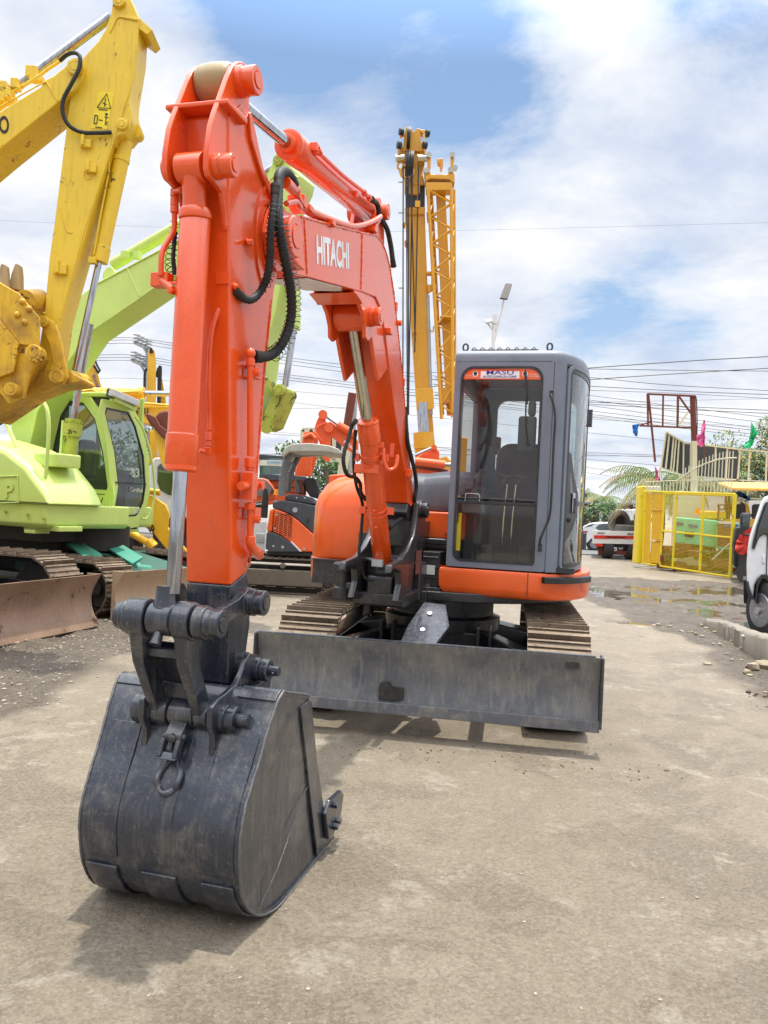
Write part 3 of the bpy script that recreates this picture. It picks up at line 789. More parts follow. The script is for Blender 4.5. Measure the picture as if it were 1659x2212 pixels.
hose('hydraulic_hose', hB, .0215, ([p + V((.008, .0, 0)) for p in hB[6:15]], .032, .022))
hose('hydraulic_hose', [bt(378, 502, -.13), bt(376, 530, -.135), bt(374, 560, -.13), bt(377, 590, -.12)], .008, ([bt(380, 480, -.12), bt(374, 520, -.14), bt(368, 570, -.14), bt(376, 600, -.11)], .02, .022), False)
hose('hydraulic_hose', [bt(802, 430, .09), bt(814, 440, .09), bt(818, 455, .09), bt(822, 470, .095), bt(836, 495, .10), bt(844, 530, .11), bt(848, 560, .12), bt(850, 575, .12)], .0165, None, False)
hose('hydraulic_hose', [bt(875, 880, .12), bt(880, 950, .14), bt(889, 990, .15), bt(896, 1020, .16), bt(899, 1050, .155), bt(895, 1078, .14), bt(893, 1090, .10)], .0165)

# ---------- boom cylinder
C0 = (-1.615, 2.08); C1 = (-1.055, 1.125)
cyl3 = hydraulic(ex1, BP, C0, C1, .069, .0355, rodmat='chrome_dull', name='boom_cylinder')
d3 = (V((0, *C1)) - V((0, *C0))).normalized()
a = MB()
def ringon(mb, P0, P1, t0, t1, r):
    P0 = V(P0); P1 = V(P1); mb.cyl(P0.lerp(P1, t0), P0.lerp(P1, t1), r, n=32)
c0 = V((0, *C0)); c1 = V((0, *C1))
ringon(a, c0, c1, .22, .25, .076); ringon(a, c0, c1, .27, .29, .078); ringon(a, c0, c1, .60, .615, .074); ringon(a, c0, c1, .635, .645, .074)
for t, e in ((.25, 1), (.25, -1), (.62, 1), (.62, -1)):
    p = c0.lerp(c1, t); a.box(p + V((e * .10, -.02, 0)), (.05, .02, .05))
p = c0.lerp(c1, .33) + d3.cross(V((1, 0, 0))) * .0
a.box(p + V((-.02, -.085, .0)), (.17, .008, .06)); a.box(p + V((-.05, -.08, .035)), (.02, .02, .03)); a.box(p + V((.03, -.08, .035)), (.02, .02, .03))
a.tube(smoothpath([p + V((.09, -.08, .14)), p + V((.10, -.09, .06)), p + V((.13, -.08, .0)), p + V((.17, -.05, .02)), p + V((.175, -.03, .10))], 6), .013, 12)
a.box(p + V((.07, -.085, .16)), (.04, .04, .04)); a.box(p + V((.14, -.05, .13)), (.03, .006, .09))
for t in (.60, .72): fitting(a, c0.lerp(c1, t) + V((.005, -.075, -.02)), .011, .03, 'y')
a.build('cylinder_clamp', 'orange', cyl3, bevel=.003)
a = MB(); a.cyl((-.05, -1.03, 1.05), (.05, -1.03, 1.05), .06, n=24); a.box((0, -1.04, 1.10), (.09, .09, .08)); a.build('cylinder_base_eye', 'black', cyl3, bevel=.01)
hose('hydraulic_hose', [bt(768, 910, -.03), bt(760, 920, -.08), bt(752, 950, -.09), bt(744, 975, -.1), bt(742, 1000, -.1), bt(750, 1025, -.1), bt(768, 1032, -.1), bt(778, 1045, -.1), bt(780, 1065, -.1), bt(790, 1078, -.1)], .014)
hose('hydraulic_hose', [bt(768, 930, -.1), bt(764, 1000, -.12), bt(770, 1050, -.13), bt(783, 1090, -.13), bt(780, 1150, -.14), bt(776, 1195, -.14), bt(786, 1245, -.12), bt(805, 1252, -.05), bt(822, 1240, -.02)], .0115, None, False)
hose('hydraulic_hose', [bt(840, 1140, .06), bt(860, 1125, .08), bt(880, 1118, .08), bt(900, 1130, .02)], .018)

# ---------- swing post
a = MB()
rp = [(p.y, p.z) for p in (sd(*q, .155) for q in [(897, 1085), (907, 1080), (916, 1088), (918, 1105), (912, 1125), (906, 1150), (895, 1185), (888, 1215), (884, 1245), (880, 1275), (892, 1288), (890, 1302), (850, 1300), (858, 1262), (857, 1235), (842, 1228), (835, 1240), (838, 1220), (860, 1208), (876, 1185), (888, 1155), (893, 1120)])]
lp = rp
post = None
a = MB(); pl(a, rp, .135, .185); post = a.build('swing_post', 'black', ex1, bevel=.012)
a = MB(); pl(a, lp, -.185, -.135); a.build('post_cheek', 'black', post, bevel=.012)
a = MB(); pin(a, -.70, 1.507, .175, .245, .058); pin(a, -.70, 1.507, -.175, -.23, .058); a.build('post_pin', 'black', post)
a = MB(); a.bb(-.19, .19, -1.12, -.55, .80, .90); a.bb(-.14, .14, -1.0, -.5, .88, 1.14); a.bb(-.10, .10, -1.12, -.9, .88, 1.02)
a.bb(-.36, -.17, -1.0, -.6, .84, .95); a.bb(-.30, .2, -.65, -.25, .80, 1.10)
a.build('post_base', 'black', post, bevel=.018)
a = MB(); a.lathe((-.32, -.95, .82), (-.32, -.95, 1.09), [(0, .075), (.08, .075), (.09, .06), (.20, .06), (.205, .085), (.255, .085), (.27, .07)], 24); a.build('swing_cylinder_lug', 'black', post)
a = MB(); a.cyl((-.15, -1.0, 1.13), (.0, -1.1, 1.12), .012); a.bb(-.05, .03, -1.17, -1.12, 1.09, 1.14); a.build('hose_clamp', 'steel', post)
a = MB(); a.bb(.19, .193, -.80, -.62, 1.02, 1.20); a.build('post_sticker', 'rust', post)

# ---------- linkage
P1 = (-3.968, 1.066); P2 = (-3.832, .697); P3 = (-3.622, 1.105); P4 = (-3.548, .824)
a = MB()
def head(mb, c, w0, w1, r, n=30): mb.lathe((w0, *c), (w1, *c), [(0, r * .9), (.006, r), (abs(w1 - w0) - .006, r), (abs(w1 - w0), r * .9)], n)
for (w0, w1) in ((-.165, -.080), (.028, .098)):
    head(a, P1, w0, w1, .070)
    wc0 = w0 + .02 if w0 < 0 else w0 + .006; wc1 = w1 - .005
    a.loft([[(wc0, P1[0] - .052, P1[1] - .01), (wc1, P1[0] - .052, P1[1] - .01), (wc1, P1[0] + .05, P1[1] - .02), (wc0, P1[0] + .05, P1[1] - .02)],
            [(wc0 + .01, P1[0] - .022, P1[1] - .16), (wc1 - .005, P1[0] - .022, P1[1] - .16), (wc1 - .005, P1[0] + .06, P1[1] - .16), (wc0 + .01, P1[0] + .06, P1[1] - .16)],
            [(wc0 + .022, P2[0] - .045, P2[1] - .0), (wc1 - .002, P2[0] - .045, P2[1] - .0), (wc1 - .002, P2[0] + .045, P2[1]), (wc0 + .022, P2[0] + .045, P2[1])]])
head(a, P2, -.125, -.058, .052); head(a, P2, .055, .112, .052)
a.bb(-.12, .08, P1[0] + .0, P1[0] + .05, P1[1] - .14, P1[1] - .11); a.bb(-.10, .06, P2[0] - .0, P2[0] + .03, P2[1] + .05, P2[1] + .11)
a.prism([(-.12, P1[0] + .045, P1[1] - .09), (.07, P1[0] + .045, P1[1] - .09), (.07, P2[0] + .04, P2[1] + .05), (-.12, P2[0] + .04, P2[1] + .05)], (0, .012, 0))
hl = a.build('bucket_link', 'arm_black', ex1, bevel=.007)
a = MB(); a.bb(-.103, -.101, -3.9, -3.88, .9, .95); a.cyl((.03, -3.90, .965), (.06, -3.905, .965), .012, n=16); a.build('link_grease_hole', 'black', hl)
a = MB(); head(a, P1, -.075, .022, .060); a.lathe((-.027, *P1), (-.025, P1[0] + .001, P1[1] + .12), [(0, .05), (.055, .043), (.07, .036), (.12, .034)], 24)
a.cyl((-.026, P1[0] - .03, P1[1] - .04), (-.026, P1[0] - .055, P1[1] - .085), .016, .022); a.build('rod_clevis', 'arm_black', hl)
for e, w0, w1 in ((1, .104, .150), (-1, -.185, -.160)):
    a = MB(); head(a, P1, min(w0, w1), max(w0, w1), .062); head(a, P3, min(w0, w1), max(w0, w1), .058)
    n0 = [(P1[0] + .02, P1[1] + .048), (P1[0] + .10, P1[1] + .035), (P3[0] - .09, P3[1] + .02), (P3[0] - .02, P3[1] + .05), (P3[0] - .02, P3[1] - .052), (P3[0] - .10, P3[1] - .045), (P1[0] + .12, P1[1] - .035), (P1[0] + .02, P1[1] - .055)]
    pl(a, n0, w0 + .006 * e if e > 0 else w0, w1 - .006 * e if e > 0 else w1)
    a.build('side_link', 'arm_black', ex1, bevel=.006)
a = MB(); pin(a, *P1, .150, .205, .05); pin(a, *P1, -.185, -.21, .05); pin(a, *P3, .150, .215, .05); pin(a, *P3, .098, .150, .055)
pin(a, *P4, .098, .128, .06); pin(a, *P4, .152, .215, .045)
a.cyl((.215, *P4), (.255, *P4), .020); a.cyl((.236, P4[0] - .024, P4[1] - .01), (.236, P4[0] - .02, P4[1] - .008), .009, n=10)
pin(a, *P2, .152, .215, .048); a.cyl((.215, *P2), (.262, *P2), .024)
a.build('linkage_pin', 'arm_black', hl)

# ---------- bucket
bw = .322
back = [(-3.44, .715), (-3.55, .745), (-3.68, .780), (-3.745, .785), (-3.82, .685), (-3.89, .55), (-3.95, .45), (-3.985, .36), (-3.99, .27), (-3.965, .15), (-3.925, .075), (-3.86, .01), (-3.77, -.03), (-3.62, -.046), (-3.35, -.046), (-3.12, -.040)]
th = .016
def inner(prof, t):
    out = []
    for i, p in enumerate(prof):
        a0 = prof[max(i - 1, 0)]; b0 = prof[min(i + 1, len(prof) - 1)]
        d = V((b0[0] - a0[0], b0[1] - a0[1])).normalized(); out.append((p[0] - d.y * t, p[1] + d.x * t))
    return out
sb = smoothpath([V((0, s, z)) for s, z in back], 3); sb = [(p.y, p.z) for p in sb]
a = MB(); pl(a, sb + inner(sb, th)[::-1], -bw, bw)
bucket = a.build('bucket', 'arm_black', ex1, bevel=.003)
tag(bucket, 'black rounded bucket resting on the concrete')
side = sb + [(-3.10, -.03), (-3.19, .16), (-3.32, .42), (-3.43, .71)]
side_in = inner(sb, .012) + [(-3.11, -.02), (-3.19, .16), (-3.32, .42), (-3.43, .70)]
for e in (-1, 1):
    a = MB(); pl(a, side_in, e * (bw - .004), e * (bw - .022)); a.build('side_plate', 'arm_black', bucket, bevel=.003)
    a = MB(); rim = [V((e * (bw - .001), s, z)) for s, z in sb]; q = resample(rim, .014)
    a.tube([p + V((random.uniform(-1, 1) * .001, random.uniform(-1, 1) * .0012, random.uniform(-1, 1) * .0012)) for p in q], .0055, 6)
    a.build('rim_weld', 'edge', bucket)
    a = MB()   # lighter strip along the mouth and the wear plate seams
    pl(a, [(-3.115, -.02), (-3.205, .16), (-3.335, .42), (-3.44, .70), (-3.56, .695), (-3.46, .45), (-3.36, .20), (-3.26, -.03)], e * (bw - .004), e * (bw + .006))
    a.build('mouth_strip', 'arm_black', bucket, bevel=.002)
    a = MB(); weld(a, [(e * (bw - .002), -3.42, .33), (e * (bw - .002), -3.62, .18), (e * (bw - .002), -3.82, .02)], .0022); a.build('plate_seam', 'edge', bucket)
    a = MB()   # bolt-on side cutter
    sc_p = [(-3.18, .015), (-3.24, .15), (-3.19, .195), (-3.03, .185), (-2.985, .15), (-3.02, .05), (-3.12, .01)]
    pl(a, sc_p, e * (bw + .006), e * (bw + .026)); cut = a.build('side_cutter', 'arm_black', bucket, bevel=.006)
    a = MB()
    for s_, z_ in ((-3.145, .16), (-3.125, .055), (-3.085, .065)): a.cyl((e * (bw + .026), s_, z_), (e * (bw + .046), s_, z_), .0165, n=6)
    a.build('bolt', 'arm_black', cut, bevel=.002)
a = MB(); pl(a, [(-3.14, -.045), (-3.14, -.015), (-3.02, -.03), (-3.0, -.045)], -bw, bw)
for i in range(5):
    x = -bw + .05 + i * (2 * bw - .1) / 4
    a.loft([[(x - .03, -3.05, -.045), (x + .03, -3.05, -.045), (x + .03, -3.05, .0), (x - .03, -3.05, .0)], [(x - .02, -2.90, -.04), (x + .02, -2.90, -.04), (x + .02, -2.90, -.03), (x - .02, -2.90, -.03)]])
a.build('cutting_edge', 'arm_black', bucket, bevel=.003)
# wear plates on the back of the bucket
def onback(i0, i1, w0, w1, t, name='wear_plate'):
    seg = sb[i0:i1]; o_ = inner(seg, -t); a = MB(); pl(a, seg + o_[::-1], w0, w1); return a.build(name, 'arm_black', bucket, bevel=.003)
ns = len(sb)
for w0, w1 in ((-.30, -.17), (-.07, .07), (.17, .295)):
    onback(27, 40, w0, w1, .011)
for w0, w1 in ((-.29, -.165), (-.045, .055), (.155, .30)):
    onback(13, 27, w0, w1, .005, 'back_strip')
onback(5, 11, -.315, -.16, .007, 'top_plate'); onback(5, 11, .17, .315, .007, 'top_plate')
a = MB(); a.bb(-.32, -.20, -3.66, -3.60, .745, .785); a.bb(.155, .165, -3.66, -3.45, .73, .775); a.build('top_corner', 'arm_black', bucket, bevel=.008)
lug = [(p.y, p.z) for p in (sd(*q, .14) for q in [(534, 1411), (553, 1414), (564, 1430), (566, 1452), (556, 1474), (543, 1492), (560, 1520), (514, 1600), (486, 1620), (470, 1690), (452, 1716), (443, 1712), (454, 1657), (458, 1597), (450, 1568), (453, 1528), (468, 1508), (484, 1497), (505, 1478), (518, 1450), (523, 1430)])]
for e in (-1, 1):
    a = MB(); pl(a, lug, e * .128, e * .152); a.build('bucket_lug', 'arm_black', bucket, bevel=.006)
a = MB(); head(a, P2, -.205, -.152, .056); head(a, P2, -.128, -.125, .055); a.build('lug_boss', 'arm_black', bucket)
for o_ in bucket.children_recursive[:] + [bucket]:
    if o_.type == 'MESH' and not o_.name.startswith(('bucket_lug', 'lug_boss')):
        for v_ in o_.data.vertices: v_.co.x *= 1 + .10 * max(0, min(1, (v_.co.y + 3.95) / .25))
# lifting hook
a = MB(); head(a, P2, -.052, .050, .050)
hk = a.build('hook_carrier', 'arm_black', ex1)
a = MB(); pl(a, [(P2[0] - .045, P2[1] - .02), (P2[0] + .02, P2[1] - .03), (P2[0] - .03, P2[1] - .08), (P2[0] - .05, P2[1] - .095), (P2[0] - .085, P2[1] - .09), (P2[0] - .085, P2[1] - .06)], -.034, .034)
a.cyl((-.045, P2[0] - .065, P2[1] - .07), (.045, P2[0] - .065, P2[1] - .07), .013)
a.cyl((0, P2[0] - .07, P2[1] - .07), (0, P2[0] - .095, P2[1] - .075), .017, n=12)
pl(a, [(P2[0] - .10, P2[1] - .07), (P2[0] - .06, P2[1] - .08), (P2[0] - .10, P2[1] - .14), (P2[0] - .13, P2[1] - .13)], -.04, -.022)
pl(a, [(P2[0] - .10, P2[1] - .07), (P2[0] - .06, P2[1] - .08), (P2[0] - .10, P2[1] - .14), (P2[0] - .13, P2[1] - .13)], .022, .04)
pl(a, [(P2[0] - .11, P2[1] - .115), (P2[0] - .08, P2[1] - .115), (P2[0] - .09, P2[1] - .145), (P2[0] - .13, P2[1] - .14)], -.04, .04)
a.build('hook_shank', 'arm_black', hk, bevel=.005)
def back_at(z):
    for p, q in zip(sb, sb[1:]):
        if (p[1] - z) * (q[1] - z) <= 0 and p[0] < -3.7: return p[0]
    return -3.98
a = MB(); zc = .375; pts = []
for t in range(-60, 261, 12):
    r_ = .044; x = r_ * math.cos(R(t)) * .95; z = zc - .012 - r_ * math.sin(R(t)) * 1.05 if True else 0
    pts.append((x, z))
pts = [(.010, .500), (.004, .47)] + [(.010, .455), (.026, .425), (.042, .385), (.045, .35), (.032, .315), (.0, .298), (-.032, .315), (-.045, .35), (-.042, .385), (-.024, .43), (-.010, .465), (-.008, .50)]
pts = [(x * .95 + .006, .585 + (z - .50) * .72) for x, z in pts]
a.tube(smoothpath([V((x, back_at(z) - .018, z)) for x, z in pts], 5), .0125, 10)
a.box((.006, back_at(.58) - .02, .582), (.032, .03, .03))
a.build('hook', 'arm_black', hk)

# ---------- upper structure
SKZ0, SKZ1 = .865, 1.065
def curvepts(pts, n=6): return [(p.x, p.y) for p in smoothpath([V((x, y, 0)) for x, y in pts], n)]
rim_r = curvepts([(1.0, -.455), (1.14, -.42), (1.28, -.30), (1.38, -.12), (1.44, .10), (1.46, .40), (1.43, .8), (1.30, 1.25)])
def slab(mb, outline, z0, z1, inset=0.0, cz=None):
    """vertical-sided slab with chamfered lower edge"""
    c = (sum(p[0] for p in outline) / len(outline), sum(p[1] for p in outline) / len(outline))
    sh_ = lambda k: [(c[0] + (x - c[0]) * k, c[1] + (y - c[1]) * k) for x, y in outline]
    rings = []
    for z, k in cz: rings.append([(x, y, z) for x, y in sh_(k)])
    return mb.loft(rings)
up = MB(); o_ = [(.30, -.455), (1.0, -.455)] + rim_r[1:] + [(.30, 1.3)]
slab(up, o_, 0, 0, cz=[(SKZ0 - .01, .93), (SKZ0 + .015, .972), (SKZ0 + .06, .995), (SKZ1 - .03, 1.0), (SKZ1, .99)])
upper = up.build('body_skirt', 'orange2', ex1, bevel=.006)
a = MB(); a.bb(.996, 1.0, -.4585, -.45, SKZ0 + .02, SKZ1); a.build('panel_gap', 'black', upper)
# step plate at the corner
a = MB()
pth = curvepts([(1.10, -.475), (1.22, -.40), (1.35, -.24), (1.44, -.02)], 4)
a.loft([[(x, y, 1.045), (x + .03, y - .03, 1.045), (x + .03, y - .03, .995), (x, y, .995)] for x, y in pth])
a.build('step_plate', 'black', upper, bevel=.006)
a = MB()   # lower belly
circ = [(.24 + 1.13 * math.cos(R(t)), .62 + 1.13 * math.sin(R(t))) for t in range(0, 360, 8)]
a.loft([[(x, y, .80) for x, y in circ], [(x, y, .875) for x, y in circ]]); a.build('house_floor', 'black', ex1, bevel=.01)
# front frame between the cowl and the cab
a = MB()
a.bb(-.55, .33, -.12, .5, .86, 1.25); a.bb(.16, .30, -.42, 0, .84, 1.18); a.bb(.05, .14, -.35, -.1, .86, 1.42)
a.bb(-.42, -.2, -.30, 0, .9, 1.3); a.bb(.02, .32, -.46, -.3, .84, .90); a.bb(-.30, .0, -.22, .0, 1.2, 1.42)
for z_ in (.97, 1.05, 1.13): a.bb(.165, .29, -.43, -.42, z_, z_ + .012)
a.build('front_frame', 'black', ex1, bevel=.01)
a = MB(); a.lathe((.2, -.40, .80), (.2, -.40, .92), [(0, .04), (.05, .05), (.12, .05)], 16); a.box((.2, -.52, .83), (.06, .07, .09)); a.build('swing_stop', 'black', ex1, bevel=.006)
a = MB(); p = K.front(938, 1232, -.455); a.box((p.x - .05, -.428, p.z), (.10, .004, .075)); a.build('data_plate', 'label', ex1)
a = MB(); p = K.front(895, 1168, -.2)
a.bb(.03, .42, -.22, -.18, 1.235, 1.275); a.bb(.03, .36, -.2, .3, 1.20, 1.235); a.build('front_shelf', 'black', ex1, bevel=.004)
a = MB(); a.bb(-.02, .45, -.10, .5, 1.275, 1.50); a.build('side_box', 'orange2', ex1, bevel=.015); a = MB(); a.cyl((.28, -.10, 1.33), (.28, -.115, 1.33), .012, n=6); a.build('box_bolt', 'orange2', ex1)
# engine hood
a = MB()
hp = [(-.02, 1.50), (-.02, 1.56), (.01, 1.72), (.06, 1.80), (.20, 1.845), (.9, 1.86), (1.3, 1.80), (1.45, 1.5)]
rings = []
for w_, k in ((-.45, .97), (-.40, 1.0), (.05, 1.0), (.12, 1.0), (.22, 1.04), (.34, 1.045), (.48, 1.03)):
    rings.append([(w_, s, 1.5 + (z - 1.5) * (k if w_ > .1 else k * .965)) for s, z in hp])
a.loft(rings); a.build('engine_hood', 'grey_dark', ex1, bevel=.02)
# left cowl
def cow(z, dx=0.0, ds=0.0):
    base = [(-.36, -.30), (-.62, -.30), (-.80, -.22), (-.91, -.06), (-.97, .18), (-.985, .5), (-.95, .85), (-.80, 1.2), (-.36, 1.35)]
    c = curvepts(base, 4)
    return [(x + (dx if x < -.4 else 0) * min(1, (-.4 - x) / .3 if x < -.4 else 0), y + (ds if y < .3 else 0), z) for x, y in c]
a = MB(); a.loft([cow(1.065, -.0, .01), cow(1.08), cow(1.50, .005, .01), cow(1.60, .03, .03), cow(1.70, .09, .07), cow(1.76, .17, .13), cow(1.80, .30, .22), cow(1.815, .42, .34)])
cowl = a.build('side_cowl', 'orange2', ex1, bevel=.004, smooth=60)
cowl.modifiers.clear()
a = MB(); a.loft([cow(.845, .05, .03), cow(.87, .0, .0), cow(1.05, -.01, .0), cow(1.062, .0, .01)]); lowc = a.build('lower_cowl', 'orange2', ex1)
a = MB(); a.bb(-.80, -.36, -.335, -.28, .855, 1.055)
for z_ in (.92, .97): a.bb(-.66, -.60, -.338, -.333, z_, z_ + .01)
a.bb(-.80, -.36, -.35, -.3, 1.045, 1.062); a.build('front_grille_box', 'black', ex1, bevel=.006)

# ---------- cab
CZ0, CZ1 = 1.075, 2.70
cab = thing('cab', None, None); cab.parent = ex1
side_c = smoothpath([V((1.122, -.43, 0)), V((1.19, -.395, 0)), V((1.27, -.27, 0)), V((1.33, -.09, 0)), V((1.362, .14, 0)), V((1.372, .42, 0)), V((1.365, .85, 0))], 8)
_len = [0]
for p, q in zip(side_c, side_c[1:]): _len.append(_len[-1] + (q - p).length)
SL = _len[-1]
def sidep(u, z, d=0.0):
    u = max(0, min(SL - 1e-6, u)); i = 0
    while _len[i + 1] < u: i += 1
    t = (u - _len[i]) / (_len[i + 1] - _len[i]); p = side_c[i].lerp(side_c[i + 1], t); tg = (side_c[i + 1] - side_c[i]).normalized()
    n = V((tg.y, -tg.x, 0)); q = p + n * d
    return (q.x, q.y, z)
def frontp(u, z, d=0.0): return (u, -.43 - d, z)
cab_out = [(.35, -.43), (1.10, -.43)] + [(p.x, p.y) for p in side_c[::2]] + [(.35, .85)]
def scaled(o, k, c=(.84, .2)): return [(c[0] + (x - c[0]) * k, c[1] + (y - c[1]) * k) for x, y in o]
a = MB(); a.loft([[(x, y, CZ1 - .015) for x, y in cab_out], [(x, y, CZ1 + .045) for x, y in scaled(cab_out, 1.0)], [(x, y, CZ1 + .075) for x, y in scaled(cab_out, .975)], [(x, y, CZ1 + .09) for x, y in scaled(cab_out, .92)], [(x, y, CZ1 + .096) for x, y in scaled(cab_out, .7)]])
roof = a.build('roof', 'grey_cab', cab, bevel=.004)
a = MB(); a.loft([[(x, y, CZ1 - .02) for x, y in scaled(cab_out, .9)], [(x, y, CZ1 - .016) for x, y in scaled(cab_out, .9)]]); a.build('headliner', 'int_maroon', cab)
# front frame with rounded opening
out_ = [(x, z) for x, z in rrect(.35, 1.118, CZ0, CZ1 + .0, .02, 6)]
op = rrect(.402, 1.036, 1.125, 2.655, (.07, .02, .10, .10), 6)

a = MB(); n_ = len(out_)
ringpanel(a, out_, op, lambda u, v, d: (u, -.43 + d, v), .055)
a.build('front_frame', 'grey_cab', cab, bevel=.006)
op2 = rrect(.418, 1.020, 1.141, 2.639, (.06, .02, .09, .09), 6)
a = MB(); ringpanel(a, op, op2, lambda u, v, d: (u, -.437 + d, v), .03); a.build('windscreen_seal', 'black', cab)
a = MB(); a.bb(.41, 1.03, -.437, -.405, 1.575, 1.60); a.bb(.41, 1.03, -.44, -.41, 1.615, 1.625); a.build('windscreen_bar', 'black', cab, bevel=.003)
a = MB(); a.quad((.41, -.42, 1.62), (1.03, -.42, 1.62), (1.03, -.42, 2.57), (.41, -.42, 2.57)); a.build('windscreen', 'glass', cab)
a = MB(); a.quad((.41, -.425, 1.13), (1.03, -.425, 1.13), (1.03, -.425, 1.59), (.41, -.425, 1.59)); a.build('lower_windscreen', 'glass', cab)
# banner across the top
a = MB(); bo = rrect(.42, 1.018, 2.555, 2.637, (.003, .003, .08, .08), 5); a.prism([(x, -.424, z) for x, z in bo], (0, -.003, 0)); ban = a.build('sun_banner', 'orange2', cab)
a = MB(); text_fit(a, 'MASU', (.60, -.4285, 2.592), (.81, -.4285, 2.592), (.60, -.4285, 2.625), .006, .001); text_fit(a, 'AUTO SURPLUS CORP.', (.572, -.4285, 2.568), (.838, -.4285, 2.568), (.572, -.4285, 2.585), .015, .001); a.build('banner_lettering', 'navy', ban)
a = MB(); a.box((.705, -.4272, 2.591), (.30, .0006, .055))
for x_ in (.512, .898): a.cyl((x_, -.4272, 2.598), (x_, -.428, 2.598), .022, n=20)
a.build('banner_panel', 'white_decal', ban)
a = MB()
for x_ in (.512, .898): a.cyl((x_, -.4282, 2.602), (x_, -.4287, 2.602), .015, n=12); a.box((x_, -.4286, 2.587), (.02, .0006, .008))
a.build('banner_emblem', 'int_black', ban)
a = MB(); text_fit(a, 'Masu Surplus', (.43, -.4285, 2.582), (.485, -.4285, 2.582), (.43, -.4285, 2.592), 0, .001); text_fit(a, 'masusurplus@yahoo.com', (.43, -.4285, 2.568), (.545, -.4285, 2.568), (.43, -.4285, 2.576), 0, .001)
text_fit(a, '+0915-60313', (.925, -.4285, 2.59), (1.01, -.4285, 2.59), (.925, -.4285, 2.60), 0, .001); text_fit(a, '+0943-55883', (.915, -.4285, 2.575), (1.01, -.4285, 2.575), (.915, -.4285, 2.585), 0, .001)
a.build('banner_small_print', 'white_decal', ban)
# pillars, sill, back and left walls
a = MB()
a.bb(.35, .40, -.375, -.25, CZ0, CZ1); a.bb(.35, .40, .60, .85, CZ0, CZ1); a.bb(.35, .40, -.3, .7, CZ0, 1.66); a.bb(.35, .40, -.3, .7, 2.52, CZ1)
a.build('left_wall', 'grey_cab', cab, bevel=.008)
a = MB(); a.quad((.375, -.26, 1.66), (.375, .62, 1.66), (.375, .62, 2.52), (.375, -.26, 2.52)); a.build('left_window', 'glass', cab)
a = MB(); bo = rrect(.36, 1.36, CZ0, CZ1 - .02, .02, 5); bi = rrect(.55, 1.27, 1.86, 2.57, .09, 5)
ringpanel(a, bo, bi, lambda u, v, d: (u, .80 + d, v), .05); a.build('rear_wall', 'int_grey', cab, bevel=.006)
a = MB(); a.quad((.5, .82, 1.8), (1.3, .82, 1.8), (1.3, .82, 2.6), (.5, .82, 2.6)); a.build('rear_window', 'glass', cab)
a = MB(); a.bb(.40, 1.34, -.38, .82, CZ0, CZ0 + .04); a.build('cab_floor', 'int_black', cab)
# side: front post, door with upper and lower pane, rear post
def strip(mb, u0, u1, z0, z1, d0, d1, n=10):
    us = [u0 + (u1 - u0) * i / n for i in range(n + 1)]
    return mb.loft([[sidep(u, z0, d0), sidep(u, z1, d0), sidep(u, z1, d1), sidep(u, z0, d1)] for u in us])
a = MB(); strip(a, -.0, .115, CZ0, CZ1, 0, -.05, 4); strip(a, SL - .12, SL, CZ0, CZ1, 0, -.05, 4); strip(a, .1, SL - .1, CZ0, CZ0 + .02, 0, -.05, 14)
a.build('door_frame', 'grey_cab', cab, bevel=.005)
def sidering(mb, outer, inn, d0, d1): ringpanel(mb, outer, inn, lambda u, v, d: sidep(u, v, d), 0); mb.v.clear(); mb.f.clear(); n = len(outer); vs = [sidep(*p, d1) for p in outer] + [sidep(*p, d1) for p in inn] + [sidep(*p, d0) for p in outer] + [sidep(*p, d0) for p in inn]; fs = []; [fs.extend([(i, (i + 1) % n, n + (i + 1) % n, n + i), (2 * n + i, 3 * n + i, 3 * n + (i + 1) % n, 2 * n + (i + 1) % n), (i, 2 * n + i, 2 * n + (i + 1) % n, (i + 1) % n), (n + i, n + (i + 1) % n, 3 * n + (i + 1) % n, 3 * n + i)]) for i in range(n)]; return mb.add(vs, fs)
def dense(poly, m=6):
    out = []
    for p, q in zip(poly, poly[1:] + poly[:1]):
        L = math.hypot(q[0] - p[0], q[1] - p[1]); k = max(1, int(L / .05))
        for i in range(k): out.append((p[0] + (q[0] - p[0]) * i / k, p[1] + (q[1] - p[1]) * i / k))
    return out
def inset(poly, d):
    n = len(poly); out = []
    for i in range(n):
        a0 = V(poly[i - 1] + (0,)); b0 = V(poly[i] + (0,)); c0_ = V(poly[(i + 1) % n] + (0,))
        t = ((b0 - a0).normalized() + (c0_ - b0).normalized())
        t = t.normalized() if t.length > 1e-6 else (c0_ - b0).normalized()
        out.append((b0.x - t.y * d, b0.y + t.x * d))
    return out
door = thing('door', None, None); door.parent = cab
D0, D1 = .12, SL - .10
do = dense(rrect(D0, D1, CZ0 + .01, CZ1 - .012, (.06, .03, .03, .09), 5))
di = inset(do, .028)
a = MB(); sidering(a, do, di, -.012, .012); a.build('door_rim', 'grey_cab', door)
dj = inset(do, .062); a = MB(); sidering(a, di, dj, -.008, .006); a.build('door_seal', 'black', door)
a = MB()
us = [D0 + .05 + (D1 - D0 - .1) * i / 14 for i in range(15)]
a.loft([[sidep(u, 1.63, 0), sidep(u, 2.63, 0), sidep(u, 2.63, -.004), sidep(u, 1.63, -.004)] for u in us]); a.build('door_window', 'glass_rain', door)
a = MB(); a.loft([[sidep(u, 1.14, 0), sidep(u, 1.60, 0), sidep(u, 1.60, -.004), sidep(u, 1.14, -.004)] for u in us]); a.build('lower_door_window', 'glass_rain', door)
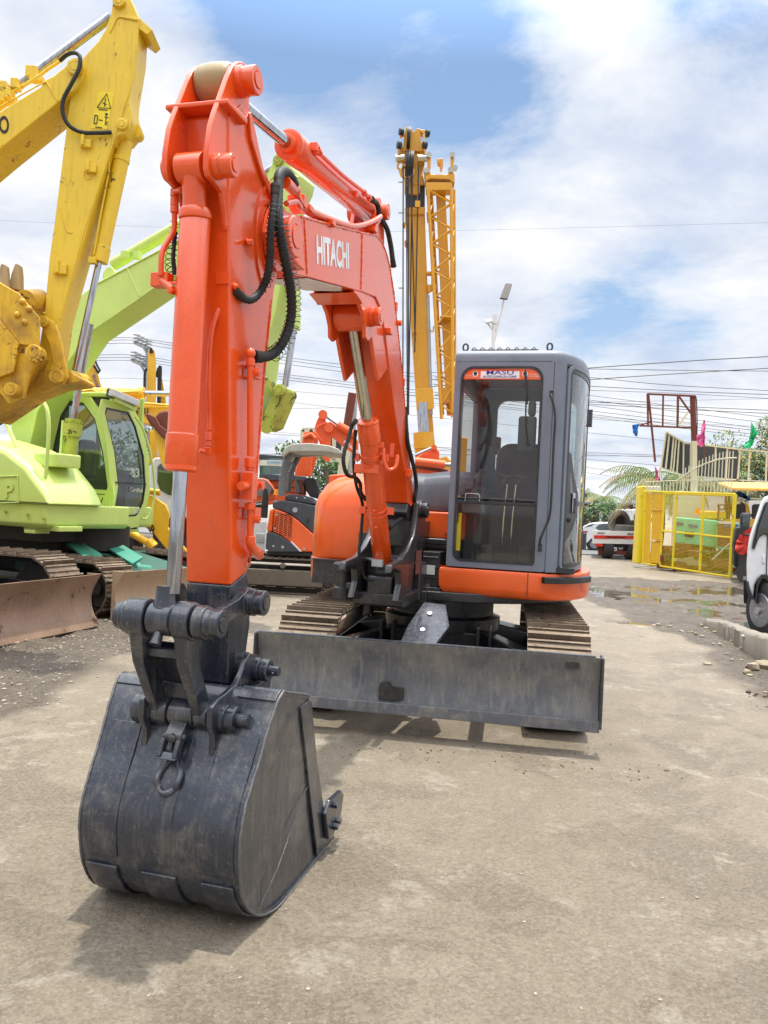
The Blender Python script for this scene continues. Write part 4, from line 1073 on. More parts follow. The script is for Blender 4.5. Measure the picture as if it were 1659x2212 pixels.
# black lock panel
a = MB(); lk = [(D0 + .04, 1.28), (D0 + .04, 2.02), (D0 + .10, 2.00), (D0 + .17, 1.83), (D0 + .29, 1.70), (D0 + .30, 1.56), (D0 + .26, 1.50), (D0 + .20, 1.42), (D0 + .11, 1.35)]
a.add([sidep(u, z, .006) for u, z in lk] + [sidep(u, z, -.02) for u, z in lk], [tuple(range(len(lk))), tuple(range(len(lk), 2 * len(lk)))] + [(i, (i + 1) % len(lk), len(lk) + (i + 1) % len(lk), len(lk) + i) for i in range(len(lk))])
strip(a, D0 + .25, D1 - .05, 1.60, 1.64, .008, -.01, 10)
a.build('lock_panel', 'black', door)
a = MB(); strip(a, D0 + .155, D0 + .20, 1.545, 1.70, .016, 0, 2); a.build('door_handle', 'chrome', door, bevel=.006)
a = MB(); strip(a, D0 + .16, D0 + .195, 1.54, 1.66, .022, .014, 2); a.cyl(sidep(D0 + .115, 1.485, .0), sidep(D0 + .115, 1.485, .018), .018); a.build('door_lock', 'int_black', door, bevel=.003)
for z_ in (2.42, 1.30):
    a = MB(); strip(a, D1 - .01, D1 + .06, z_ - .07, z_ + .07, .035, .005, 3); a.cyl(sidep(D1 + .06, z_ - .08, .03), sidep(D1 + .06, z_ + .08, .03), .018); a.build('hinge', 'grey_dark', door, bevel=.003)
# grab bar
a = MB(); g = [K.front(x, y, -.44) for x, y in [(1192, 852), (1193, 862), (1200, 900), (1197, 960), (1190, 1100), (1178, 1140), (1168, 1165), (1167, 1183)]]
gp = [V((p.x, -.455 - .02 * (1 if 0 < i < 7 else 0) + .03 * 0, p.z)) for i, p in enumerate(g)]
gp = [V((min(p.x, 1.20), p.y - .02, p.z)) for p in gp]
a.tube(smoothpath(gp, 5), .0095, 12); a.box(gp[0], (.03, .03, .06)); a.box(gp[-1], (.03, .03, .06)); a.build('grab_bar', 'black', cab, bevel=.004)
# roof guard and lifting eyes
a = MB()
for s_ in (-.28, .05): a.cyl((.45, s_, CZ1 + .115), (.98, s_, CZ1 + .115), .006, n=8)
for i in range(8):
    x_ = .47 + i * .068
    a.tube(smoothpath([V((x_ - .02, -.30, CZ1 + .10)), V((x_, -.28, CZ1 + .134)), V((x_ + .015, .0, CZ1 + .136)), V((x_ + .03, .35, CZ1 + .10))], 4), .004, 8)
a.build('roof_guard', 'black', cab)
for x_ in (.41, 1.07):
    a = MB(); a.tube([V((x_ + .020 * math.cos(R(t)), -.34, CZ1 + .125 + .028 * math.sin(R(t)))) for t in range(0, 360, 20)], .008, 8, closed=True); a.cyl((x_, -.34, CZ1 + .07), (x_, -.34, CZ1 + .10), .014); a.build('lifting_eye', 'grey_dark', cab)
# wiper
a = MB(); w0 = V((.945, -.455, 2.06)); a.cyl(w0, w0 + V((0, .03, 0)), .018); a.tube([w0, w0 + V((-.02, -.01, .12)), w0 + V((-.035, .01, .52))], .006, 8); a.tube([w0 + V((-.02, .012, .30)), w0 + V((-.045, .012, .56))], .009, 6); a.build('wiper', 'black', cab)
# interior
a = MB(); a.bb(.86, 1.0, -.38, -.33, 2.0, 2.28); a.bb(.93, .99, -.38, -.33, 2.28, 2.40); a.build('cab_speaker', 'int_black', cab, bevel=.02)
seat = MB(); seat.loft([[(x, .35, z) for x, z in rrect(.62, 1.10, 1.62, 2.12, .13, 5)], [(x, .45, z) for x, z in rrect(.60, 1.12, 1.60, 2.14, .13, 5)], [(x, .54, z) for x, z in rrect(.66, 1.06, 1.66, 2.08, .12, 5)]])
so = seat.build('seat_back', 'seat', cab, bevel=.02)
a = MB(); a.bb(.60, 1.12, -.08, .45, 1.50, 1.64); a.build('seat', 'seat', cab, bevel=.04)
a = MB(); a.bb(.42, .58, -.1, .6, CZ0, 1.72); a.bb(.62, 1.1, .0, .5, CZ0, 1.5); a.bb(1.15, 1.3, .0, .6, CZ0, 1.66); a.bb(.57, 1.3, .775, .79, 1.1, 1.78); a.build('console', 'int_black', cab, bevel=.02)
a = MB(); a.loft([[(x, y, 1.60) for x, y in rrect(.46, .56, -.22, -.12, .02, 3)], [(x, y, 1.66) for x, y in rrect(.48, .55, -.20, -.13, .02, 3)], [(x, y, 1.70) for x, y in rrect(.495, .535, -.18, -.145, .015, 3)]])
a.tube([V((.515, -.16, 1.68)), V((.53, -.14, 1.76))], .012, 10); a.tube([V((.53, -.14, 1.75)), V((.565, -.12, 1.86))], .022, 10); a.build('joystick', 'int_black', cab)
a = MB(); a.bb(.42, .62, -.28, -.08, 1.50, 1.60); a.build('armrest_console', 'int_grey', cab, bevel=.02)
a = MB(); a.tube([V((x, -.30, z)) for x, z in rrect(.46, .575, 1.585, 1.66, .015, 4)], .004, 6, closed=True); a.build('console_guard', 'white_decal', cab)
a = MB()
for x0, x1 in ((.75, .70), (.82, .80)):
    a.tube(smoothpath([V((x0 - .02, -.10, 1.12)), V((x0, -.12, 1.22)), V((x0 + .01, -.18, 1.45)), V((x0 + .03, -.20, 1.75))], 5), .011, 10)
a.build('travel_lever', 'chrome_dull', cab)
a = MB()
for x_ in (.74, .86): a.tube([V((x_, -.20, 1.74)), V((x_ + .03, -.2, 1.80)), V((x_ + .035, -.2, 1.81))], .015, 8); a.tube([V((x_ - .03, -.2, 1.82)), V((x_ + .07, -.2, 1.805))], .014, 8)
a.build('lever_grip', 'seat', cab)
a = MB(); a.bb(.40, .42, -.34, -.30, 1.62, 1.64); a.cyl((.425, -.34, 1.2), (.43, -.33, 1.50), .015); a.bb(.415, .445, -.36, -.33, 1.2, 1.42); a.build('lock_lever_label', 'ylabel', cab)
a = MB(); a.bb(.55, 1.05, -.2, .0, CZ0 + .04, CZ0 + .12); a.bb(.60, .70, -.30, -.2, CZ0 + .04, CZ0 + .18); a.bb(.90, 1.0, -.30, -.2, CZ0 + .04, CZ0 + .18); a.build('pedal', 'chain', cab, bevel=.01)
a = MB(); a.bb(.72, .79, .78, .795, 2.10, 2.16); a.build('warning_label', 'ylabel', cab)
a = MB(); a.bb(.795, .87, .78, .795, 2.10, 2.16); a.build('exit_label', 'mint', cab)
a = MB(); a.bb(.55, .60, .70, .79, 2.06, 2.22); a.tube([V((.50, .7, 2.15)), V((.58, .7, 2.15))], .02, 8); a.build('window_latch', 'int_maroon', cab, bevel=.01)

# ---------- undercarriage
U = Frame((.555, 6.74, 0), -9.0)
UX = K.mi @ U.m
r_t = .365; zc_ = GZ + r_t
UXT = UX @ Matrix.Translation((0, .15, 0))
for w0, w1 in ((-1.155, -.705), (.705, 1.155)):
    make_track(ex1, UXT, w0, w1, r_t, .98, zc_, 44, th=.03)
a = MB(UX)
a.lathe((0, 0, .52), (0, 0, .82), [(0, .50), (.1, .50), (.12, .44), (.3, .44)], 36); a.build('swing_bearing', 'black', ex1)
a = MB(UX); a.loft([[(-.42, -.45, .35), (.42, -.45, .35), (.42, .45, .35), (-.42, .45, .35)], [(-.42, -.45, .53), (.42, -.45, .53), (.42, .45, .53), (-.42, .45, .53)]])
for e in (-1, 1):
    for f_ in (-1, 1):
        a.loft([[(e * .35, f_ * .22, .28), (e * .35, f_ * .50, .28), (e * .35, f_ * .50, .55), (e * .35, f_ * .22, .55)], [(e * .82, f_ * .50, .12), (e * .82, f_ * .85, .12), (e * .82, f_ * .85, .42), (e * .82, f_ * .5, .42)]])
a.build('carbody', 'black', ex1, bevel=.015)
a = MB(UX)
for e in (-1, 1): a.loft([[(e * .33, -.40, .10), (e * .43, -.40, .10), (e * .43, -.40, .34), (e * .33, -.40, .34)], [(e * .33, -1.46, .20), (e * .43, -1.46, .20), (e * .43, -1.46, .40), (e * .33, -1.46, .40)]])
for e in (-1, 1):
    for q in (0, .09): a.bb(e * .38 - .055 + q, e * .38 - .03 + q, -.75, -.55, .25, .62)
a.build('blade_arm', 'black', ex1, bevel=.01)
a = MB(UX); a.cyl((0, -1.42, .36), (0, -.5, .62), .05, n=20); a.build('blade_cylinder', 'black', ex1)
g_ = [K.mi @ V(at(x, y, Y)) for x, y, Y in [(916, 1300, 5.85), (963, 1306, 5.8), (971, 1352, 5.5), (940, 1392, 5.25), (862, 1392, 5.3), (880, 1352, 5.5)]]
a = MB(); a.add([V(p) for p in g_] + [V(p) - V((0, 0, .03)) for p in g_], [(0, 1, 2, 3, 4, 5), (6, 7, 8, 9, 10, 11)] + [(i, (i + 1) % 6, 6 + (i + 1) % 6, 6 + i) for i in range(6)])
c_ = sum((V(p) for p in g_), V((0, 0, 0))) / 6
gu = a.build('cylinder_guard', 'arm_black', ex1, bevel=.004)
a = MB()
for t in (.3, .7):
    p = V(g_[0]).lerp(V(g_[4]), t).lerp(V(g_[1]).lerp(V(g_[3]), t), .5); a.cyl(p, p + V((0, -.01, .015)), .018, n=12)
a.build('guard_bolt', 'steel', gu)
# dozer blade
a = MB(UX); prof = []
for i in range(13):
    t = i / 12; z = .115 + .485 * t; s_ = -1.565 + .055 * math.sin(PI * t) - .0 * t
    prof.append((s_, z))
pl_ = [(s_, z) for s_, z in prof] + [(s_ + .02, z) for s_, z in prof[::-1]]
a.plate([(0, s_, z) for s_, z in pl_], -1.17, 1.17)
M['blade'] = paint('scraped_black_blade', (.075, .083, .10), .36, .2, .7, (.20, .185, .155), scratch=.7, scratchcol=(.26, .25, .23), bump=.15, streak=1.6, sc_=3.2, lo=.35, hi=.7)
M['blade_edge'] = paint('bare_blade_edge', (.10, .105, .12), .4, .1, .8, (.26, .23, .17), bump=.2, streak=.6, sc_=7)
bl = a.build('dozer_blade', 'blade', ex1, bevel=.004)
a = MB(UX); a.bb(-1.172, 1.172, -1.588, -1.566, .115, .19); a.build('cutting_edge', 'blade_edge', bl, bevel=.004)
for e in (-1, 1):
    a = MB(UX); a.plate([(0, -1.60, .14), (0, -1.585, .60), (0, -1.44, .60), (0, -1.44, .14)], e * 1.17, e * 1.185); a.build('end_plate', 'arm_black', bl, bevel=.003)
a = MB(UX); a.tube([V((x_ * .1 - 1.17, -1.555, .603)) for x_ in range(0, 24)], .010, 8); a.bb(-1.1, 1.1, -1.485, -1.42, .3, .38); a.build('top_rail', 'arm_black', bl)
a = MB(UX); q = [(-.07, .20), (.03, .20), (.10, .215), (.10, .29), (.02, .295), (.0, .325), (-.06, .32), (-.075, .28)]
a.prism([(x_ - .22, -1.552, z) for x_, z in q], (0, .02, 0)); a.prism([(x_ * .5 + .98, -1.550, z * .5 + .41) for x_, z in q], (0, .02, 0)); a.build('paint_patch', 'black', bl)
# =================================================================== helpers for machines seen from the side
def SP(fr, pts, w): return [(lambda q: (w, q.y, q.z))(fr.side(x, y, w)) for x, y in pts]
def FPp(fr, pts, s): return [(lambda q: (q.x, s, q.z))(fr.front(x, y, s)) for x, y in pts]
def splate(fr, pts, w0, w1, name, mat, parent, bevel=.01):
    a = MB(); a.plate(SP(fr, pts, w0), w0, w1); return a.build(name, mat, parent, bevel=bevel)
def s1(fr, x, y, w): q = fr.side(x, y, w); return V((w, q.y, q.z))
def scyl(fr, p, q, w, r, name, mat, parent, collar=0, rod=None, rr=None, rmat='chrome', n=20):
    P, Q = s1(fr, *p, w), s1(fr, *q, w); L = (Q - P).length
    a = MB(); a.lathe(P, Q, [(0, r * .8), (0, r * 1.12), (L * .12, r * 1.12), (L * .125, r), (L, r), (L, r * .8)] if collar else [(0, r), (L, r)], n); o = a.build(name, mat, parent)
    if rod: a = MB(); a.cyl(P + (Q - P) * .02, s1(fr, *rod, w), rr, n=n); a.build('rod', rmat, o)
    return o
def disc(fr, p, w0, w1, r, mb, n=24):
    q = fr.side(*p, w0); pin(mb, q.y, q.z, w0, w1, r); return mb

# =================================================================== yellow excavator at the left edge
Y1 = Frame((-6.6, 7.25, GZ), 92)
ye = fthing('tracked_excavator', 'worn yellow excavator at the left edge with raised boom, curled toothed bucket and rusty blade', 'excavator', Y1)
NW = -.15
arm_o = [(247, -22), (262, -26), (276, -14), (288, 8), (301, 43), (297, 110), (289, 160), (282, 200), (281, 226), (286, 250), (284, 272), (270, 290), (254, 293), (240, 312), (187, 498), (134, 684), (122, 770), (104, 812), (84, 800), (84, 750), (95, 679), (107, 551), (115, 498), (143, 276), (150, 215), (165, 160), (180, 123), (213, 87), (229, 60), (239, 30)]
arm_y = splate(Y1, arm_o, NW, .15, 'arm', 'yellow', ye, .012)
a = MB(); a.plate(SP(Y1, [(301, 38), (329, 64), (318, 74), (298, 60)], NW), NW, .16); a.plate(SP(Y1, [(262, 33), (301, 41), (299, 46), (258, 38)], NW), NW - .012, NW)
a.tube([V((NW - .004, p[1], p[2])) for p in SP(Y1, [(238, 70), (252, 40), (268, 34), (300, 42), (290, 165), (180, 505), (130, 690)], NW)], .008, 6)
a.build('stiffener', 'yellow', arm_y, bevel=.003)
a = MB(); disc(Y1, (258, 6), NW, NW - .04, .055, a); disc(Y1, (265, 270), NW, NW - .03, .05, a); disc(Y1, (291, 282), .0, .13, .06, a); a.build('pin_boss', 'yellow', arm_y)
a = MB()
for p, k in (((187, 312), 1), ((198, 366), 1), ((132, 583), 1.2)):
    q = s1(Y1, *p, NW); a.box(q + V((-.02, 0, 0)), (.04, .10 * k, .08 * k)); a.box(q + V((-.035, .02, .02)), (.05, .03, .10 * k))
a.build('bracket', 'yellow', arm_y, bevel=.006)
a = MB(); q = [s1(Y1, *p, NW - .003) for p in [(195, 355), (184, 362), (181, 380), (188, 388), (196, 386), (202, 372), (203, 358)]]; a.tube(q, .004, 6, closed=True)
q = [s1(Y1, *p, NW - .003) for p in [(130, 447), (138, 480), (146, 500), (156, 502)]]; a.tube(smoothpath(q, 5), .006, 6); a.build('weld_bead', 'yellow', arm_y)
st = [(213, 198), (248, 200), (231, 279), (196, 277)]
a = MB(); a.plate(SP(Y1, st, NW), NW - .003, NW - .001); stk = a.build('warning_sticker', 'ylabel', arm_y)
a = MB()
tri = [s1(Y1, *p, NW - .004) for p in [(231, 202), (239, 234), (210, 232)]]; a.tube(tri, .006, 4, closed=True)
for p, q_ in (((228, 212), (226, 230)), ((222, 222), (230, 226)), ((205, 249), (203, 267)), ((211, 250), (209, 267)), ((205, 249), (211, 250)), ((203, 267), (209, 267)), ((213, 259), (222, 260)), ((230, 252), (227, 270)), ((226, 252), (234, 254)), ((232, 262), (230, 270)), ((213, 236), (232, 238)), ((206, 274), (220, 276))):
    a.tube([s1(Y1, *p, NW - .004), s1(Y1, *q_, NW - .004)], .005, 4)
a.ball(s1(Y1, 230, 247, NW - .004), .014, 5, (.2, 1, 1)); a.build('sticker_pictogram', 'black_decal', stk)
boom_o = [(178, 150), (172, 134), (160, 130), (150, 134), (115, 163), (95, 173), (87, 187), (0, 240), (-160, 345), (-330, 560), (-420, 900), (-360, 900), (-250, 640), (-140, 440), (0, 322), (128, 220), (165, 192), (177, 172)]
by = splate(Y1, boom_o, -.20, .20, 'boom', 'yellow', ye, .015)
a = MB(); disc(Y1, (165, 147), -.20, -.235, .075, a); a.build('elbow_pin', 'yellow', by)
a = MB(); a.tube([s1(Y1, *p, -.205) for p in [(0, 231), (85, 183), (100, 177), (125, 219)]], .007, 6); a.build('weld_bead', 'yellow', by)
a = MB(); text_fit(a, 'TO', s1(Y1, -16, 300, -.203), s1(Y1, 22, 284, -.203), s1(Y1, -22, 262, -.203), .02, .002); a.build('lettering', 'black_decal', by)
scyl(Y1, (24, 196), (-150, 318), .0, .085, 'arm_cylinder', 'yellow', ye, 1, (240, 36), .045)
a = MB(); q = [s1(Y1, *p, -.08) for p in [(133, 130), (100, 152), (84, 165), (60, 180), (0, 215)]]; a.tube(q, .016, 8); a.box(s1(Y1, 70, 157, -.05), (.08, .10, .10)); a.box(s1(Y1, 80, 172, -.05), (.08, .12, .05))
for p in ((10, 190), (20, 205), (5, 212), (35, 184)): a.box(s1(Y1, *p, -.05), (.10, .07, .09))
a.build('boom_pipe', 'yellow', by, bevel=.004)
a = MB(); ribbed(a, [s1(Y1, *p, w_) for p, w_ in [((130, 131), -.08), ((145, 118), -.16), ((162, 114), -.22), ((173, 124), -.25), ((170, 150), -.26), ((152, 185), -.26), ((137, 215), -.25), ((136, 245), -.24), ((150, 272), -.22), ((178, 286), -.20), ((210, 287), -.19), ((243, 286), -.18)]], .020, .02, .15); a.build('hydraulic_hose', 'rubber', ye)
yc = scyl(Y1, (214, 566), (271, 306), .02, .072, 'bucket_cylinder', 'yellow', ye, 1, (162, 800), .030)
a = MB(); a.cyl(s1(Y1, 272, 300, .02), s1(Y1, 277, 272, .02), .06); a.cyl(s1(Y1, 263, 340, .02), s1(Y1, 261, 350, .02), .08); a.tube(smoothpath([s1(Y1, *p, -.07) for p in [(246, 290), (240, 325), (236, 350), (235, 372), (228, 410), (218, 460), (208, 520), (202, 550)]], 5), .010, 8)
a.box(s1(Y1, 200, 563, -.06), (.06, .07, .06)); a.box(s1(Y1, 249, 314, -.05), (.05, .05, .05)); a.build('cylinder_fitting', 'yellow', yc, bevel=.004)
# linkage and bucket
a = MB(); lk = [(92, 700), (97, 690), (110, 690), (120, 700), (132, 740), (142, 790), (146, 815), (134, 832), (120, 826), (115, 790), (105, 740), (94, 716)]
a.plate(SP(Y1, lk, -.26), -.26, -.20); a.plate(SP(Y1, lk, .20), .2, .26); lo_ = a.build('guide_link', 'yellow_dirty', ye, bevel=.01)
a = MB(); disc(Y1, (101, 699), -.20, -.30, .05, a); disc(Y1, (129, 816), -.20, -.30, .065, a); a.cyl(s1(Y1, 129, 816, -.31), s1(Y1, 129, 816, -.33), .04, n=6)
a.cyl(s1(Y1, 145, 812, -.18), s1(Y1, 182, 822, .25), .062); a.build('link_pin', 'yellow_dirty', lo_)
a = MB(); hl_ = [(52, 812), (60, 806), (120, 796), (150, 800), (176, 818), (172, 826), (120, 832), (60, 856), (52, 850)]
a.plate(SP(Y1, hl_, -.19), -.19, .19); a.build('bucket_link', 'yellow_dirty', ye, bevel=.012)
a = MB(); a.plate(SP(Y1, [(-60, 560), (8, 615), (42, 634), (88, 688), (86, 750), (44, 745), (0, 690), (-60, 640)], -.42), -.44, -.41)
bky = a.build('bucket', 'yellow_dirty', ye, bevel=.01)
a = MB(); a.plate(SP(Y1, [(-60, 650), (0, 692), (41, 742), (30, 804), (0, 815), (-60, 850)], -.46), -.47, -.44); a.build('side_plate', 'yellow_dirty', bky, bevel=.008)
a = MB(); a.plate(SP(Y1, [(-80, 560), (8, 615), (42, 634), (50, 650), (-80, 640)], -.42), -.41, .42); a.plate(SP(Y1, [(-60, 800), (0, 812), (30, 804), (41, 742), (88, 750), (86, 768), (66, 806), (52, 862), (20, 874), (0, 850), (-60, 900)], -.40), -.41, -.36)
a.plate(SP(Y1, [(-60, 800), (0, 812), (30, 804), (60, 770), (86, 768), (60, 820), (0, 860), (-60, 900)], -.36), -.36, .40)
a.build('bucket_shell', 'yellow_dirty', bky, bevel=.01)
a = MB(); a.cyl(s1(Y1, 54, 648, -.40), s1(Y1, 84, 650, .0), .09, .11); a.build('bucket_tube', 'yellow_dirty', bky)
for k, (x0, w_) in enumerate(((0, -.42), (30, -.30), (-32, -.42))):
    a = MB(); f_ = SP(Y1, [(x0 - 13 + 0, 622), (x0 + 13, 628), (x0 + 12, 590), (x0 + 10, 570), (x0 + 2, 568), (x0 - 6, 590)], w_)
    a.plate(f_, w_, w_ + .10); tt = a.build('tooth', 'rust', bky, bevel=.012)
M['tooth'] = paint('worn_tooth_steel', (.45, .33, .16), .5, 0, .8, (.25, .16, .08), metal=.2)
for o in bky.children:
    if o.name.startswith('tooth'): o.data.materials[0] = M['tooth']
a = MB(); disc(Y1, (81, 767), -.44, -.54, .075, a); disc(Y1, (33, 844), -.40, -.50, .06, a)
for t in range(8): 
    q = s1(Y1, 81, 767, -.52); a.cyl(q + V((0, .058 * math.cos(t * PI / 4), .058 * math.sin(t * PI / 4))), q + V((-.02, .058 * math.cos(t * PI / 4), .058 * math.sin(t * PI / 4))), .011, n=8)
a.build('bucket_pin', 'yellow_dirty', bky)
a = MB()
for p in ((49, 652), (63, 668), (38, 680), (54, 696)): a.ball(s1(Y1, *p, -.44), .032, 6)
a.build('rivet', 'yellow_dirty', bky)
# its crawler base and blade
Y2 = Frame((-5.45, 8.35, GZ), 73); YX = Y1.mi @ Y2.m
for w0, w1 in ((-1.25, -.75), (.75, 1.25)): make_track(ye, YX, w0, w1, .42, 1.25, .42, 40, th=.04, grs=.03)
a = MB(YX); a.bb(-.8, .8, -.8, .8, .35, .75); a.lathe((0, 0, .7), (0, 0, 1.0), [(0, .6), (.3, .6)], 24); a.bb(-.45, -.30, -1.65, -.5, .3, .5); a.bb(.30, .45, -1.65, -.5, .3, .5); a.build('carbody', 'chain', ye, bevel=.02)
a = MB(YX); a.loft([[(x, y, z) for x, y in rrect(-1.2, .9, .2, 2.6, .5, 5)] for z in (1.05, 1.9)]); a.build('house', 'yellow', ye, bevel=.03)
M['rusty_blade'] = paint('rusty_worn_blade', (.19, .11, .065), .5, .1, .9, (.31, .21, .14), bump=.15, scratch=.5, scratchcol=(.38, .28, .2), streak=1.4, sc_=1.6, lo=.35, hi=.7, spots=.3, spotcol=(.07, .03, .02))
M['dusty_blade'] = paint('dusty_blade', (.42, .30, .19), .6, .05, .8, (.34, .2, .14), bump=.12, scratch=.4, scratchcol=(.3, .18, .12), streak=.9, sc_=1.8, spots=.1, spotcol=(.12, .06, .04))
def dozer(parent, xf, w0, w1, s, h, mat, depth=.14, z0=.03):
    prof = [(s + depth * (1 - math.sin(PI * (.12 + .80 * i / 14))) * -1 + 0, z0 + h * i / 14) for i in range(15)]
    prof = [(s - depth + depth * math.sin(PI * min(1, max(0, .02 + .96 * i / 14))), z0 + h * i / 14) for i in range(15)]
    a = MB(xf); a.plate([(0, q, z) for q, z in prof] + [(0, q + .025, z) for q, z in prof[::-1]], w0, w1); o = a.build('dozer_blade', mat, parent, bevel=.004)
    a = MB(xf); a.plate([(0, s - depth - .012, z0 - .01), (0, s - depth + .035, z0 + h * .17), (0, s - depth + .045, z0 + h * .17), (0, s - depth, z0 - .01)], w0 + .01, w1 - .01); a.build('cutting_edge', mat, o, bevel=.003)
    for e, w in ((-1, w0), (1, w1)):
        a = MB(xf); a.plate([(0, q - .004, z) for q, z in prof] + [(0, s + .06, z0 + h), (0, s + .06, z0)], w, w + e * .02); a.build('end_plate', mat, o, bevel=.003)
    return o
db = dozer(ye, YX, -1.33, 1.27, -1.75, .60, 'rusty_blade')
# =================================================================== lime green excavator
G = Frame((-4.6, 11.4, GZ), 65)
ge = fthing('tracked_excavator', 'lime green excavator with dark green crawler base and dusty dozer blade on the left', 'excavator', G)
gb = [(30, 990), (22, 900), (60, 815), (120, 700), (160, 648), (210, 611), (283, 572), (381, 520), (480, 470), (560, 430), (600, 425), (612, 445), (600, 475), (520, 525), (430, 572), (341, 617), (299, 647), (187, 724), (135, 800), (80, 890), (58, 990)]
gbo = splate(G, gb, -.22, .22, 'boom', 'lime', ge, .015)
a = MB(); a.tube([s1(G, *p, -.225) for p in [(210, 613), (283, 574), (381, 522), (470, 478)]], .014, 6); a.tube([s1(G, *p, -.222) for p in [(275, 578), (302, 640)]], .014, 6); a.tube([s1(G, *p, -.222) for p in [(187, 722), (299, 646), (341, 616)]], .010, 6)
a.plate(SP(G, [(222, 603), (224, 588), (232, 578), (240, 576), (247, 584), (250, 592)], -.13), -.14, -.10)
for p in ((270, 550), (297, 552)): a.box(s1(G, *p, -.15), (.08, .10, .10))
a.build('boom_fitting', 'lime', gbo, bevel=.006)
scyl(G, (475, 438), (246, 571), .0, .085, 'arm_cylinder', 'lime', ge, 1, (590, 362), .045)
ga = [(592, 340), (598, 335), (604, 336), (651, 380), (646, 402), (624, 452), (617, 520), (606, 606), (597, 663), (577, 742), (563, 840), (556, 905), (540, 905), (540, 800), (545, 700), (550, 560), (556, 450), (566, 405), (580, 370)]
gao = splate(G, ga, -.17, .17, 'arm', 'lime', ge, .012)
a = MB(); disc(G, (603, 347), -.17, -.21, .07, a); disc(G, (590, 450), -.17, -.21, .09, a); disc(G, (552, 895), -.17, -.22, .07, a); a.build('pin_boss', 'lime_worn', gao)
a = MB(); a.tube(smoothpath([s1(G, *p, -.175) for p in [(570, 404), (592, 380), (604, 374), (622, 374), (646, 384)]], 5), .012, 6); a.build('weld_bead', 'lime', gao)
scyl(G, (635, 712), (640, 480), .0, .075, 'bucket_cylinder', 'lime', ge, 1, (616, 835), .042)
a = MB(); a.plate(SP(G, [(556, 800), (566, 806), (606, 836), (612, 850), (598, 858), (572, 826), (556, 818)], -.2), -.24, -.19); a.plate(SP(G, [(600, 836), (616, 838), (618, 850), (588, 922), (570, 930), (566, 915), (574, 890)], -.12), -.15, .15)
glk = a.build('bucket_link', 'lime_worn', ge, bevel=.012)
a = MB(); disc(G, (607, 844), -.24, -.29, .075, a); a.cyl(s1(G, 607, 844, -.2), s1(G, 607, 844, .30), .08); a.cyl(s1(G, 576, 922, -.22), s1(G, 576, 922, .25), .085); a.build('link_pin', 'lime_worn', glk)
# boom cylinders beside the boom foot
for w_, p0, p1, rd in ((-.42, (158, 905), (140, 1090), (196, 700)), (.42, (108, 893), (92, 1070), (150, 700))):
    P, Q, W_ = s1(G, *p0, w_), s1(G, *p1, w_), s1(G, *rd, w_); L = (Q - P).length
    a = MB(); a.lathe(P, Q, [(0, .07), (0, .105), (.07, .105), (.07, .135), (.24, .135), (.25, .10), (L * .9, .095), (L, .07)], 24)
    for t in range(12):
        u_ = V((math.cos(t * PI / 6), math.sin(t * PI / 6), 0)) * .12; a.cyl(P + (Q - P).normalized() * .06 + u_, P + (Q - P).normalized() * .035 + u_, .012, n=6)
    o = a.build('boom_cylinder', 'lime_worn', ge); a = MB(); a.cyl(P, W_, .045); a.build('rod', 'chrome', o)
    a = MB(); a.tube(smoothpath([s1(G, *q, w_ - .13) for q in [(p0[0] - 22, p0[1] + 3), (p0[0] - 26, p0[1] + 60), (p0[0] - 30, p0[1] + 105), (p0[0] - 22, p0[1] + 130), (p0[0] - 30, p0[1] + 150)]], 5), .018, 8); a.build('cylinder_pipe', 'lime', o)
# house
a = MB(); _p = s1(G, 240, 1085, .24).y
hb = [(-1.22, -.85), (-1.22, 1.9), (-.9, 2.15), (.9, 2.15), (1.25, 1.9), (1.25, _p + .1), (1.15, _p), (.26, _p), (.2, -.9)]
def shr(o, k): c = (sum(p[0] for p in o) / len(o), sum(p[1] for p in o) / len(o)); return [(c[0] + (x - c[0]) * k, c[1] + (y - c[1]) * k) for x, y in o]
a.loft([[(x, y, z) for x, y in shr(hb, k)] for z, k in ((1.08, .96), (1.14, 1.0), (1.40, 1.0))]); hs = a.build('house_base', 'lime', ge, bevel=.02)
# engine side cover, sloping up to the back
a = MB()
bx = [(-1.25, -.90), (-1.25, 1.95), (-.35, 1.95), (-.35, -.75)]
cov_ = [(1.40, -.95), (1.62, -.80), (1.92, -.45), (2.12, -.05), (2.25, .6), (2.28, 1.9)]
prof = [(s, z) for z, s in cov_] + [(2.0, 1.40)]
rings = []
for w_, dz, k in ((-1.27, -.10, .96), (-1.24, -.03, .99), (-1.16, .0, 1), (-.5, .04, 1), (-.36, .0, 1)):
    rings.append([(w_, s * k, 1.40 + max(0, (z - 1.40 + dz * (1 if z > 1.45 else 0)))) for s, z in prof])
a.loft(rings); cvr = a.build('engine_cover', 'lime', ge, bevel=.03)
a = MB(); q = [s1(G, *p, -1.28) for p in [(-12, 1030), (38, 1028), (40, 1085), (-12, 1087)]]; a.tube(q, .012, 6, closed=True); text_fit(a, 'P', s1(G, 10, 1076, -1.275), s1(G, 30, 1076, -1.275), s1(G, 10, 1042, -1.275), .04, .012); a.build('embossed_badge', 'lime', cvr, bevel=.003)
a = MB(); q = [s1(G, *p, -1.0) for p in [(4, 880), (10, 905), (48, 990), (64, 1018), (84, 1030)]]; a.tube(smoothpath(q, 5), .028, 8); q = [s1(G, *p, -1.1) for p in [(92, 865), (103, 890), (105, 940), (98, 1030), (88, 1100), (78, 1130)]]; a.tube(smoothpath(q, 6), .026, 8); a.build('handrail', 'lime', ge)
a = MB(); a.box(s1(G, 133, 1078, -.75) , (.45, .34, .06)); a.box(s1(G, 115, 1140, -.9), (.40, .65, .07)); a.box(s1(G, 80, 1148, -1.05), (.25, .2, .05)); a.build('step', 'lime', ge, bevel=.01)
